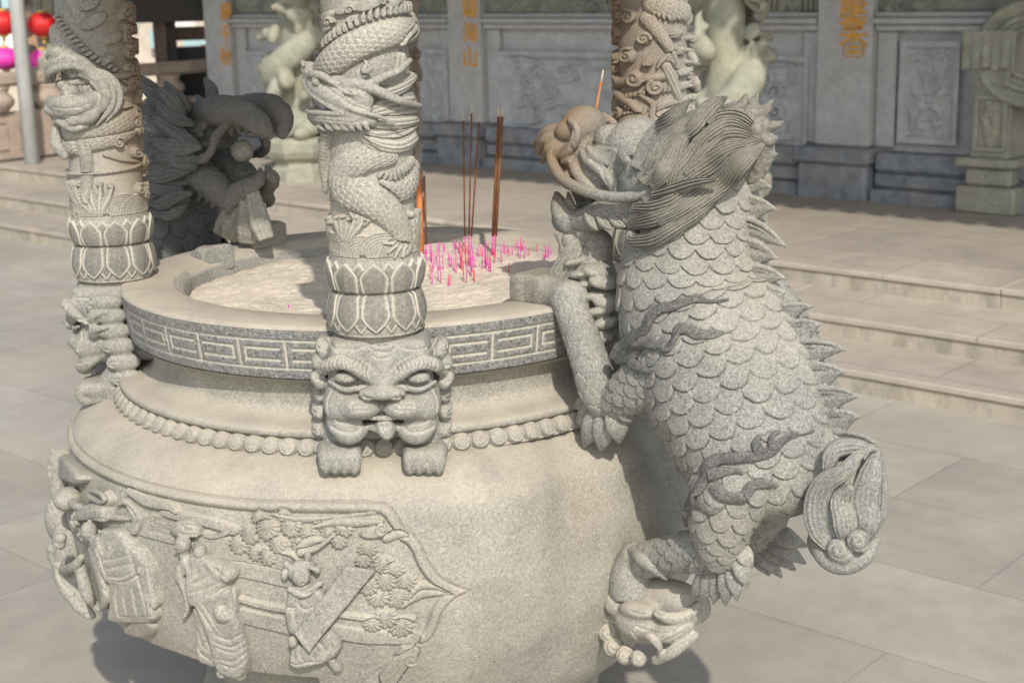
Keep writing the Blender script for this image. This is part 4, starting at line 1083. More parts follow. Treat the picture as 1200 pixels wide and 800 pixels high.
S.box(m_(449, 490, 0.770), (0.044, 0.03, 0.011), 0.004, 's', rot=FFR, rnd=0.006)               # mouth slot
S.ell(m_(450, 499, 0.770), (0.036, 0.032, 0.013), 0.008, rot=FFR)                              # lower lip
S.tube([m_(451, 499, 0.790), m_(453, 506, 0.795), m_(454, 515, 0.780)], [0.020, 0.017, 0.004], 0.006)
LN += [([(446+3*i, 500), (449+2*i, 506), (452.5+0.8*i, 512)], 0.9, 's') for i in range(4)]
engrave(S, [(p, np.array(r)*1.7, o) for p, r, o in LN])
mask = S.build('beast_face', MT['granite_mask'], burner, relax=0)
for sx in (-1, 1):
    X = lambda px: 448+sx*(px-448)
    S = SDF((-0.16, 0.70, 1.02), (0.16, 0.88, 1.18), 0.0020, FFR)
    c = m_(X(490), 442, 0.795); S.ell(c, (0.0250, 0.0165, 0.0125), 0.0, rot=FFR)
    engrave(S, [([(X(490)+4.6*math.cos(t), 443+4.0*math.sin(t)) for t in np.linspace(0, 6.3, 16)], 0.8, 's'), ([(X(489.5), 443), (X(490.5), 443.4)], 1.6, 's')])
    S.build('eye', MT['granite_mask'], mask, relax=0)
    S = SDF((-0.172, 0.62, 0.86), (0.172, 0.90, 1.03), 0.0026, FFR)
    for q in range(4):
        px = 481+11.2*q
        S.tube([m_(X(px+1), 524, 0.735), m_(X(px), 534, 0.782), m_(X(px-0.5), 545, 0.790), m_(X(px-0.5), 551, 0.780)], [0.015, 0.0165, 0.0145, 0.010], 0.004)
    S.box(m_(X(498), 533, 0.725), (0.043, 0.045, 0.026), 0.02, rot=FFR, rnd=0.016)
    engrave(S, [([(X(481+11.2*q-2), 541), (X(481+11.2*q-1), 548), (X(481+11.2*q), 553)], 1.7, 's') for q in range(4)])
    S.build('paw', MT['granite_mask'], mask, relax=0)
S = SDF((-0.08, 0.70, 0.98), (0.08, 0.86, 1.08), 0.0018, FFR)
for q in range(9):
    px = 430+4.6*q; S.box(m_(px, 488.5-0.06*(q-4)**2, 0.800-0.0006*(q-4)**2), (0.0042, 0.008, 0.0062), 0.0, rot=FFR, rnd=0.002)
S.build('teeth', MT['granite_carved'], mask)
# the same face under the other three columns
for k in (1, 2, 3):
    c = mask.copy(); COL.objects.link(c); c.parent = burner; c.rotation_euler = (0, 0, k*math.pi/2)
    for ch in list(mask.children):
        q = ch.copy(); COL.objects.link(q); q.parent = c
# ------------------------------------------------------------------ the four columns
R0 = 0.0890
def CUV(px, py, k=0, r=0.100):
    """pixel -> (u, z) on column k (0 front, -1 left, 1 right), u counted from its outward side"""
    c = az(PHI+k*math.pi/2)*RC; d = ray(px, py); o = CAMP-c
    A = d[0]**2+d[1]**2; B = 2*(o[0]*d[0]+o[1]*d[1]); C_ = o[0]**2+o[1]**2-r*r
    t = (-B-math.sqrt(max(B*B-4*A*C_, 0)))/(2*A); P = o+d*t
    a = math.atan2(P[0], -P[1])-(PHI+k*math.pi/2)
    a = (a+math.pi) % (2*math.pi)-math.pi
    return (a*R0, P[2])
RLO = 0.0965
zl0 = ZB-0.003
zf = lambda y: CUV(444, y, 0, 0.101)[1]
zl1, zl2, zl3 = zf(347), zf(303), 2.42
colbase = az(PHI)*RC+ZV*ZB
col = thing('dragon_column', 'front granite column carved with a coiling dragon, standing on the scowling beast face between the fret bands', 'column', colbase, 'carved dragon columns of the burner')
cx, cy = colbase[0], colbase[1]
def colf(rb):
    def f(U, Vv, Hh):
        a = U/R0+PHI; r = rb+Hh
        return np.stack([cx+r*np.sin(a), cy-r*np.cos(a), Vv], -1)
    return f
def lotus(v0, v1, up, name):
    n = 10; P = 2*math.pi*R0; w = P/n
    R = Relief(0, P, v0, v1, 640, 84, True); H = v1-v0
    f = (R.v-v0)/H; g = f if up else 1-f                    # g: 0 at the petals' roots, 1 at their tips
    bulge = 0.012*np.sin(np.pi*np.clip(g*0.80+0.08, 0, 1))+0.003*g
    R.H = np.repeat((bulge-0.010)[None], R.nu, 0)
    lipz = sstep(0.92, 0.96, g); R.H += 0.004*lipz[None]
    def petal(c, wid, hgt, lift):
        du = (R.u-c+P/2) % P-P/2
        x = np.abs(du)[:, None]/wid; gg = g[None]
        wg = np.where(gg < 0.45, 1-0.25*(0.45-gg)**2*2, np.clip(1-((gg-0.45)/(hgt-0.45)).clip(0, 1)**1.7, 0, 1)+0.0)
        e = (wg-x)*wid; m = (e > 0) & (gg < hgt) & (x < 1.05)
        rim = np.exp(-((e-0.003)/0.0022)**2)
        hgt_ = lift*sstep(0, 0.003, e)+0.0022*rim+0.0035*np.clip(e/wid, 0, 1)
        R.H[:] = np.where(m, (bulge-0.010)[None]+hgt_, R.H); R.A['pale'][:] = np.where(m, 0.75*rim, R.A['pale'])
        R.A['dark'][:] = np.where(m, 0.5*sstep(0.006, 0.010, e), R.A['dark'])
    for i in range(n): petal((i+0.5)*w, w*0.36, 0.90, 0.003)
    for i in range(n): petal(i*w, w*0.49, 0.86, 0.006)
    e = np.minimum(R.v-v0, v1-R.v); R.H -= (0.007*(1-sstep(0, 0.006, e)))[None]
    R.split(colf(RLO), MT['granite_carved'], {0: name}, col)
lotus(zl0, zl1-0.001, False, 'lotus_base'); lotus(zl1+0.001, zl2, True, 'lotus_collar')
mb = MB(); mb.tube([(cx, cy, ZB-0.02), (cx, cy, zl2+0.02)], [0.088, 0.088], 40); mb.build('core', MT['granite_carved'], col, True)

def cfr(x, y): return CUV(340+x/2.665, y/2.665, 0)
def cl(px, py): return CUV(px, py, -1)
def cr(px, py): return CUV(px, py, 1)
mm = 1/566.0/2.665                                       # one pixel of the enlarged front column, in metres
def scp(ls, rows, amp=0.0022):
    def f(S, q, ww):
        H, E, _ = scales(S/ls, q*rows*0.5); return amp*H-0.0014*(E < 0.13), 0.75*(1-sstep(0.05, 0.17, E))
    return f
def hair(n, amp=0.0016):
    def f(S, q, ww):
        c = np.cos(q*n*math.pi); return -amp*(0.5+0.5*c), 0.6*sstep(0.3, 0.9, c)
    return f
def fins(P, side, step, ln, h, base=0.0, lab=1):
    """saw-toothed fin along a stroke"""
    Q = catmull(np.asarray(P, float), 10); seg = np.linalg.norm(np.diff(Q, axis=0), axis=1); arc = np.concatenate([[0], np.cumsum(seg)])
    for a in np.arange(step*0.3, arc[-1]-step*0.3, step):
        p = np.array([np.interp(a, arc, Q[:, 0]), np.interp(a, arc, Q[:, 1])]); p2 = np.array([np.interp(a+step, arc, Q[:, 0]), np.interp(a+step, arc, Q[:, 1])])
        t = (p2-p)/(np.linalg.norm(p2-p)+1e-9); nn = np.array([-t[1], t[0]])*side
        Rl.stroke([p-nn*0.002, p+nn*ln*0.5+t*step*0.25, p+nn*ln+t*step*0.7], [step*0.42, step*0.34, 0.0008], [h, h, h*0.7], 'flat', lab=lab, base=base, edge=0.3, mode='max')
def spray(c, s=1.0, hand=1, lab=3):
    c = np.asarray(c)
    for i in range(5):
        a = hand*(0.5+0.42*i)
        P = [c+s*np.array([hand*0.004*i, 0.0]), c+s*np.array([hand*(-0.012+0.012*i), 0.022]), c+s*np.array([hand*(-0.020+0.017*i), 0.040+0.004*(i % 2)])]
        Rl.stroke(P, [0.008*s, 0.007*s, 0.003*s], [0.008, 0.012, 0.012], 'round', lab=lab, base=0.002, mode='max', pat=hair(1.5))
        Rl.blob(P[-1]+np.array([hand*0.003, 0.001]), (0.006*s, 0.005*s), 0.012, base=0.003, lab=lab, mode='max')
def shaft(kind, par):
    global Rl
    Rl = Relief(-math.pi*R0, math.pi*R0, zl2-0.002, zl3, 560, 800, True)
    # small chisel unevenness of the ground of the shaft
    Ug, Vg = np.meshgrid(Rl.u, Rl.v, indexing='ij')
    Rl.H += 0.002*(vnoise(np.stack([np.cos(Ug/R0), np.sin(Ug/R0), Vg*10], -1), 2.5, 1)-0.5)
    # waves at the foot, all the way round
    zw = zf(243)
    for k in range(13):
        a0 = -math.pi*R0+k*2*math.pi*R0/13
        for j in range(7):
            rr_ = 0.052-0.0068*j
            P = [(a0+rr_*math.cos(t), zl2+0.001+(0.86*rr_)*math.sin(t)+0.006*(k % 2)) for t in np.linspace(0.05, math.pi-0.05, 9)]
            Rl.stroke(P, 0.0040, 0.0046, 'round', lab=3, base=0.004 if j == 0 else 0.0035, mode='over', pat=lambda S, q, w: (0*q, 0.7*sstep(0.55, 0.95, np.abs(q))))
    spray(cfr(160, 745), 1.0, 1); spray(cfr(210, 700), 0.8, 1); spray(cl(118, 248), 1.5, -1); spray(cl(95, 240), 1.2, -1); spray(cl(175, 240), 1.0, 1); spray((-1.9*R0*1.0, zl2+0.02), 1.2, 1)
    if kind == 0:
        # ---- front side: lower coil and claw
        Rl.stroke([cfr(398, 520), cfr(392, 570), cfr(350, 600), cfr(290, 572)], [26*mm, 34*mm, 34*mm, 12*mm], 0.014, 'round', pat=scp(0.0115, 5), lab=1)
        fins([cfr(276, 548), cfr(320, 556), cfr(365, 530), cfr(392, 500)], 1, 0.010, 0.011, 0.013)
        Rl.stroke([cfr(310, 488), cfr(225, 500), cfr(158, 536), cfr(168, 592), cfr(232, 618), cfr(300, 655), cfr(345, 705), cfr(370, 760), cfr(366, 785)], np.array([34, 46, 54, 58, 58, 52, 42, 30, 22])*mm, [0.016, 0.021, 0.023, 0.023, 0.022, 0.020, 0.018, 0.015, 0.012], 'round', pat=scp(0.0115, 7, 0.003), lab=1)
        for i, (x, y) in enumerate(((292, 760), (305, 790), (325, 808), (350, 815))): Rl.stroke([cfr(362, 768), cfr((362+x)/2, 762+6*i), cfr(x, y)], [0.009, 0.007, 0.0025], 0.015, 'round', lab=1, pat=hair(1.0, 0.001))
        Rl.stroke([cfr(92, 590), cfr(88, 520), cfr(104, 450), cfr(112, 400)], [0.013, 0.016, 0.014, 0.011], [0.014, 0.019, 0.019, 0.017], 'round', pat=scp(0.009, 4), lab=1)
        Rl.stroke([cfr(118, 570), cfr(122, 600), cfr(118, 625)], [0.010, 0.009, 0.003], 0.014, 'round', pat=hair(2), lab=1)
        for i in range(4): Rl.stroke([cfr(112, 405), cfr(92+18*i, 392), cfr(82+22*i, 415)], [0.008, 0.006, 0.0025], 0.019, 'round', lab=1)
        Rl.blob(cfr(88, 440), (0.010, 0.010), 0.020, lab=1)
        # ---- upper coil crossing above the head
        up = [cfr(72, 235), cfr(120, 195), cfr(190, 150), cfr(280, 115), cfr(350, 98), cfr(385, 90)]
        up.append((up[-1][0]+0.05, up[-1][1]+0.03))
        fins([cfr(100, 150), cfr(150, 105), cfr(230, 62), cfr(310, 40), cfr(380, 28)], 1, 0.013, 0.015, 0.014)
        Rl.stroke(up, np.array([44, 48, 48, 46, 44, 40, 30])*mm, 0.022, 'round', pat=scp(0.0120, 6, 0.003), lab=1)
        Rl.stroke([cfr(345, 140), cfr(362, 112), cfr(382, 86)], [0.006, 0.010, 0.012], 0.024, 'round', lab=1)
        for (x, y, a, b) in ((110, 50, 0.022, 0.010), (170, 28, 0.03, 0.011), (250, 15, 0.035, 0.012), (330, 8, 0.03, 0.010), (110, 90, 0.014, 0.008), (190, 60, 0.016, 0.008)):
            Rl.blob(cfr(x, y), (a, b), 0.013, 0.35, flat=0.7, lab=4, mode='max')
        for (x, y) in ((185, 32), (120, 70), (290, 5)): Rl.spiral(cfr(x, y), 0.009, 0.0026, 0.006, 1.3, 0, 1, lab=4, base=0.012)
        # beard and mane lines beside the head
        for P, w, h, n in (([(388, 395), (330, 420), (270, 425), (205, 398)], [40, 52, 44, 8], 0.015, 7), ([(390, 430), (350, 455), (290, 452), (230, 425)], [30, 26, 22, 5], 0.017, 4), ([(390, 330), (330, 340), (280, 352), (240, 360)], [46, 44, 36, 12], 0.016, 6), ([(390, 375), (320, 385), (260, 380), (215, 368)], [20, 24, 22, 8], 0.020, 4), ([(355, 175), (352, 215), (332, 250), (292, 262), (262, 262)], [12, 18, 20, 14, 6], 0.017, 4), ([(388, 240), (372, 258), (335, 280), (300, 290), (262, 292)], [16, 22, 26, 22, 10], 0.018, 5), ([(250, 215), (228, 222), (238, 200), (232, 190)], [6, 9, 8, 3], 0.012, 1)):
            Rl.stroke([cfr(*p) for p in P], np.array(w)*mm, h, 'round', pat=hair(n, 0.0026), lab=2)
    else:
        # ---- the side towards the left column's view: coil, cloud, second coil end
        sd2 = [cl(58, 40), cl(85, 78), cl(118, 118), cl(150, 152), cl(176, 190)]
        fins([cl(62, 18), cl(100, 62), cl(140, 108), cl(172, 150)], 1, 0.014, 0.012, 0.011)
        Rl.stroke(sd2, [0.026, 0.030, 0.032, 0.030, 0.022], 0.018, 'round', pat=scp(0.013, 6), lab=1)
        for (x, y, a, b) in ((110, 25, 0.04, 0.018), (135, 45, 0.03, 0.014), (150, 15, 0.03, 0.016), (105, 5, 0.03, 0.016), (128, 70, 0.022, 0.010)): Rl.blob(cl(x, y), (a, b), 0.013, 0.5, flat=0.7, lab=4, mode='max')
        for (x, y) in ((152, 62), (160, 50)): Rl.spiral(cl(x, y), 0.014, 0.004, 0.010, 1.5, 0, -1, lab=4, base=0.004, dome=0.01)
        Rl.stroke([cl(95, 165), cl(100, 200), cl(98, 235)], [0.020, 0.018, 0.014], 0.013, 'round', lab=1)
        Rl.spiral(cl(140, 168), 0.011, 0.0035, 0.009, 1.5, 2.0, 1, lab=4, base=0.006, dome=0.006, tail=[cl(122, 140), cl(140, 143), cl(148, 152)])
        Rl.spiral(cl(160, 178), 0.010, 0.0035, 0.009, 1.5, 0.0, -1, lab=4, base=0.006, dome=0.006)
        Rl.stroke([cl(122, 182), cl(140, 187), cl(160, 196), cl(172, 205)], 0.005, 0.010, 'round', lab=3)
        # ---- the side the right column turns to the camera: swirling clouds, a claw, a hair tuft and a coil
        Rl.stroke([cr(716, 70), cr(722, 98), cr(738, 122), cr(760, 140)], [0.010, 0.012, 0.012, 0.010], 0.016, 'round', lab=1)
        Rl.stroke([cr(712, 120), cr(735, 150), cr(770, 170)], [0.03, 0.034, 0.03], 0.014, 'round', pat=scp(0.013, 6), lab=1)
        fins([cr(719, 85), cr(735, 112), cr(762, 136)], 1, 0.012, 0.008, 0.012)
        for (x, y, r, hnd) in ((754, 46, .016, 1), (735, 66, .020, 1), (743, 92, .021, -1), (768, 103, .019, 1), (760, 74, .010, -1), (736, 20, .018, -1)):
            Rl.spiral(cr(x, y), r, 0.0052, 0.011, 1.5, 0.6*x, hnd, lab=4, base=0.006, dome=0.012)
        Rl.stroke([cr(765, 130), cr(780, 122), cr(795, 120)], [0.008, 0.012, 0.006], 0.012, 'bead', lab=4); Rl.stroke([cr(750, 112), cr(765, 122), cr(765, 138), cr(785, 142)], [0.006, 0.009, 0.009, 0.005], 0.012, 'bead', lab=4)
        Rl.stroke([cr(758, 22), cr(775, 42), cr(790, 62)], [0.020, 0.017, 0.014], 0.016, 'round', pat=scp(0.010, 4), lab=1)
        Rl.stroke([cr(765, 5), cr(785, 10), cr(806, 15)], 0.026, 0.016, 'round', pat=scp(0.013, 5), lab=1); fins([cr(765, 12), cr(785, 20), cr(806, 16)], -1, 0.012, 0.012, 0.014)
        for i in range(4): Rl.stroke([cr(790, 62), cr(776+6*i, 72+2*i), cr(770+8*i, 80)], [0.008, 0.007, 0.003], 0.016, 'round', lab=1)
        Rl.stroke([cr(782, 78), cr(790, 95), cr(800, 125)], [0.014, 0.016, 0.006], 0.016, 'round', pat=hair(4), lab=2)
        for i in range(7): Rl.stroke([cr(808, 45+14*i), cr(813, 44+14*i)], [0.006, 0.003], 0.018, 'round', lab=4)
        for (x, y, a) in ((795, 40, .02), (800, 60, .016), (790, 20, .018)): Rl.blob(cr(x, y), (a, a*0.7), 0.016, 0.3, lab=1, mode='max', pat=lambda a_, b_: (0.002*np.cos(9*np.arctan2(b_, a_)), 0*a_))
    # the highest part and the inner side: one more coil and clouds
    for k in range(3):
        z0 = 2.02+0.11*k; Rl.stroke([(-math.pi*R0+0.3*k*R0+t*R0, z0+0.04*math.sin(t*1.5+k)+0.02*t) for t in np.linspace(0, 5.2, 9)], 0.026, 0.015, 'round', pat=scp(0.013, 6), lab=1)
    rr = random.Random(8)
    for k in range(26):
        a = math.radians(150+60*rr.random()); z = 1.45+0.5*rr.random(); Rl.spiral((((a+math.pi) % (2*math.pi)-math.pi)*R0, z), 0.014, 0.004, 0.01, 1.4, rr.random()*6, rr.choice((-1, 1)), lab=4, base=0.004, dome=0.008)
    # smoke stain of the sides towards the fire and rear
    ang = Ug/R0
    Rl.A['stain'] = 0.85*np.exp(-((np.abs(ang)-math.pi)/1.15)**2)*sstep(1.35, 1.55, Vg)+0.5*np.exp(-((ang+math.pi*0.55)/0.75)**2)*(0.5+0.5*vnoise(np.stack([Ug*8, Vg*3, 0*Ug], -1), 4, 6))*sstep(1.45, 1.7, Vg)
    lowp = sstep(zf(90), zf(300), Vg)
    Rl.A['pale'] = np.clip(Rl.A['pale']+0.35*lowp*(Rl.H < 0.0045), 0, 1)
    Rl.split(colf(R0), MT['granite_carved'], {0: 'shaft', 1: 'dragon_coil', 2: 'dragon_head', 3: 'wave_relief', 4: 'cloud_relief'}, par)
shaft(0, col)
def CP3(px, py, h, k=0):
    u, z = CUV(px, py, k); a = u/R0+PHI
    return np.array([cx+(0.100+h)*math.sin(a), cy-(0.100+h)*math.cos(a), z])
def col_head(par, conv, k, scale, spec, label_parts, eng):
    """a dragon head standing out of the shaft: conv turns drawing points into pixels of column k"""
    pts = np.array([CP3(*conv(x, y), h, k) for x, y in spec['box'] for h in (-0.025, 0.055)])
    S = SDF(pts.min(0)-0.012, pts.max(0)+0.012, 0.0021)
    def P(q): return CP3(*conv(q[0], q[1]), q[2], k)
    for kind, *a in spec['prims']:
        if kind == 't': S.tube([P(q) for q in a[0]], np.array(a[1])*scale, a[2] if len(a) > 2 else 0.004, a[3] if len(a) > 3 else 'u', 5)
        else:
            p = P(a[0]); n = p-np.array([cx, cy, p[2]]); n /= np.linalg.norm(n); tg = np.cross(ZV, n); c_, s_ = math.cos(a[2]), math.sin(a[2])
            S.ell(p, np.array(a[1])*scale, a[3] if len(a) > 3 else 0.004, a[4] if len(a) > 4 else 'u', rot=np.array([tg*c_+ZV*s_, -tg*s_+ZV*c_, n]))
    if eng: engrave(S, [([conv(*p) for p in L], r, o_) for L, r, o_ in eng], 0.0012)
    return S.build('dragon_head', MT['granite_carved'], par)
cvf = lambda x, y: (340+x/2.665, y/2.665)
spec = {'box': [(45, 170), (45, 420), (250, 170), (250, 420), (392, 170), (392, 420), (150, 170), (150, 420)], 'prims': [
 ('e', (165, 285, .004), (62, 44, 44), -0.45), ('e', (205, 300, .004), (60, 46, 44), -0.5),
 ('t', [(225, 345, .008), (165, 308, .016), (110, 268, .018), (82, 236, .014)], [32, 34, 30, 26], .006),
 ('e', (76, 218, .018), (28, 26, 28), 0.3), ('e', (62, 240, .014), (18, 20, 20), 0.0), ('t', [(60, 205, .026), (72, 196, .030), (88, 204, .030)], [7, 9, 6], .002),
 ('e', (70, 222, .034), (7, 6, 8), 0.0, .002, 's'),
 ('t', [(96, 222, .030), (92, 250, .032), (104, 280, .033), (130, 310, .032), (170, 340, .030), (225, 362, .022)], [7, 9, 9, 8, 8, 5], .003),
 ('t', [(255, 375, .006), (190, 370, .014), (120, 362, .016), (78, 362, .012), (62, 346, .010)], [20, 24, 24, 24, 16], .006),
 ('t', [(58, 338, .016), (70, 345, .026), (110, 348, .032), (170, 352, .030), (235, 360, .020)], [6, 7, 7, 7, 4], .002),
 ('t', [(92, 300, .014), (104, 322, .012), (150, 336, .010)], [9, 12, 6], .003, 's'),
 ('t', [(98, 312, .020), (103, 330, .018)], [6, 2.5], .002), ('t', [(78, 346, .022), (80, 330, .022)], [6, 2], .002),
 ('t', [(96, 244, .026), (112, 230, .034), (134, 232, .036), (156, 250, .034), (172, 268, .028)], [8, 11, 12, 11, 6], .004),
 ('e', (124, 252, .036), (17, 13, 12), -0.5, .002), 
 ('t', [(178, 262, .020), (225, 262, .022), (275, 286, .022), (330, 316, .020), (385, 330, .014)], [19, 17, 15, 13, 8], .004),
 ('t', [(240, 266, .020), (280, 240, .022), (318, 222, .022), (350, 192, .018), (362, 184, .014)], [14, 12, 11, 9, 3], .004),
 ('t', [(232, 225, .010), (248, 216, .014), (240, 198, .014)], [7, 8, 3], .003), 
 ('t', [(176, 296, .028), (196, 284, .034), (218, 294, .030), (204, 306, .026)], [6, 9, 9, 4], .003),
 ('e', (196, 296, .034), (9, 5, 6), -0.2, .002, 's'),
 ('t', [(150, 300, .030), (200, 335, .030), (240, 352, .026), (285, 368, .022), (338, 408, .016)], [6, 7, 7, 6, 3], .003),
 ('t', [(95, 384, .014), (150, 396, .014), (200, 402, .014)], [8, 8, 6], .003)]+
 [('t', [(112+20*q, 378, .018), (120+20*q, 394, .020), (130+20*q, 410, .014)], [9, 8, 2], .002) for q in range(7)],
}
eng = [([(100, 262), (140, 296), (190, 328), (235, 345)], 1.0, 's'), ([(112, 256), (150, 284), (200, 318), (245, 336)], 1.0, 's'), ([(140, 262), (170, 282), (215, 305)], 0.9, 's'),
       ([(70, 372), (120, 378), (190, 384), (240, 380)], 1.0, 's'), ([(64, 358), (90, 366)], 0.8, 's'), ([(114, 252), (124, 246), (134, 252), (126, 258), (116, 254)], 0.55, 's'), ([(123, 252), (125, 252.5)], 1.2, 's')]
col_head(col, cvf, 0, mm, spec, None, eng)
# the other columns carry a variant
col2 = thing('dragon_column', 'left granite dragon column with a gaping small dragon head on its outer edge, before the railing', 'column', colbase, 'carved dragon columns of the burner')
for ch in list(col.children):
    if ch.name.startswith(('lotus', 'core')):
        c = ch.copy(); COL.objects.link(c); mi = ch.matrix_parent_inverse.copy(); c.parent = col2; c.matrix_parent_inverse = mi
shaft(1, col2)
def CPL(px, py, h): u, z = CUV(px, py, -1); a = u/R0+PHI; return np.array([cx+(0.100+h)*math.sin(a), cy-(0.100+h)*math.cos(a), z])
L0 = PHI
S = SDF((cx-0.16, cy-0.19, 1.55), (cx+0.16, cy+0.12, 1.86), 0.0028)
def l_(P, r, k=0.004, op='u'): S.tube([CPL(*q) for q in P], np.array(r)/450.0, k, op, 5)
l_([(112, 92, .0), (98, 76, .012), (84, 70, .016), (70, 76, .018), (62, 92, .016)], [9, 9, 8, 8, 6])
l_([(116, 98, .012), (104, 82, .024), (88, 77, .030), (72, 84, .030), (65, 96, .026)], [3, 3.5, 3.5, 3.5, 2.5], .002)
for q in range(8): l_([(71+5*q, 84-1.2*math.sin(q*.45)*6+0.3*q*q*.25, .024), (72+5*q, 91-1.2*math.sin(q*.45)*6+0.3*q*q*.25, .018)], [1.6, 0.9], .001)
l_([(62, 66, .012), (74, 62, .018), (88, 66, .012)], [5, 7, 4]); l_([(70, 62, .02), (82, 68, .022), (96, 70, .014)], [4, 5, 3])
l_([(114, 118, .004), (96, 124, .014), (78, 122, .020), (62, 120, .020)], [12, 12, 10, 7])
l_([(110, 128, .010), (90, 130, .022), (72, 129, .028), (61, 126, .026)], [6, 7, 6, 5], .003)
for q in range(8): l_([(62+5*q, 118, .027-0.001*q), (62.5+5*q, 112, .026-0.001*q)], [1.7, 1.3], .001)
S.ell(CPL(84, 108, .002), (0.022, 0.022, 0.018), 0.003); S.ell(CPL(78, 100, .012), (0.014, 0.014, 0.012), 0.003)
for (a_, b_, c_) in (((112, 96, .016), (124, 112, .020), (118, 128, .014)), ((104, 84, .016), (120, 98, .022), (128, 118, .014)), ((116, 124, .014), (108, 138, .020), (92, 142, .016)), ((100, 130, .014), (90, 142, .018), (76, 140, .014))): l_([a_, b_, c_], [6, 6, 2.5], .003)
l_([(70, 136, .014), (78, 142, .016), (90, 150, .012), (104, 146, .010)], [5, 5, 5, 4]); l_([(72, 150, .012), (74, 168, .016), (80, 182, .010)], [6, 7, 5])
for a_ in (((96, 88, .016), (112, 94, .022), (122, 108, .022), (121, 124, .018), (108, 140, .016)), ((100, 82, .014), (118, 90, .020), (129, 106, .020), (128, 126, .016), (114, 146, .012)), ((108, 80, .012), (125, 88, .016), (136, 104, .016), (136, 124, .012), (124, 142, .008))): l_(a_, [2, 3.6, 4.2, 3.8, 1.5], .001)
RQ = np.array([[0, -1, 0], [1, 0, 0], [0, 0, 1.0]])
engrave(S, [([(62, 98), (66, 84), (76, 76), (88, 76), (102, 84)], 1.2, 's'), ([(72, 104), (80, 98), (92, 102)], 1.2, 's'), ([(62, 126), (76, 128), (96, 126)], 1.3, 's'), ([(72, 114), (84, 112), (96, 116)], 1.0, 's'),
  ([(76, 136), (90, 136), (104, 130)], 1.2, 's'), ([(104, 92), (116, 108), (112, 128)], 1.2, 's'), ([(66, 68), (76, 64), (88, 68)], 1.2, 's'), ([(74, 140), (82, 148), (96, 148)], 1.2, 's'), ([(78, 106), (79, 108)], 2.0, 's'), ([(74, 158), (76, 176)], 1.2, 's')], 0.0012, RQ)
S.build('dragon_head', MT['granite_carved'], col2, relax=0)
# (grooved locks of its beard and mane are added once the lock builder exists)
col2.location = [float(q) for q in az(PHI-math.pi/2)*RC+ZV*ZB]; col2.rotation_euler = (0, 0, -math.pi/2)
copy_tree(col2, az(PHI+math.pi/2)*RC+ZV*ZB, math.pi/2, 'smoke browned column carved with swirling clouds, rising behind the head of the big dragon')
copy_tree(col2, az(PHI+math.pi)*RC+ZV*ZB, math.pi, 'smoke darkened column almost hidden behind the front dragon column')
# the stone canopy the columns carry (out of the picture, it shades the rear half)
can = thing('stone_canopy', 'round stone canopy roof carried by the four dragon columns', 'canopy', (0, 0, 2.4))
lathe('canopy_roof', [(0.02, 2.9), (0.3, 2.72), (0.7, 2.52), (1.0, 2.44), (1.02, 2.40), (0.98, 2.38), (0.6, 2.44), (0.02, 2.46)], MT['granite'], can, 96)
lathe('canopy_ring', [(0.62, 2.46), (0.62, 2.39), (0.82, 2.39), (0.82, 2.44)], MT['granite'], can, 96)
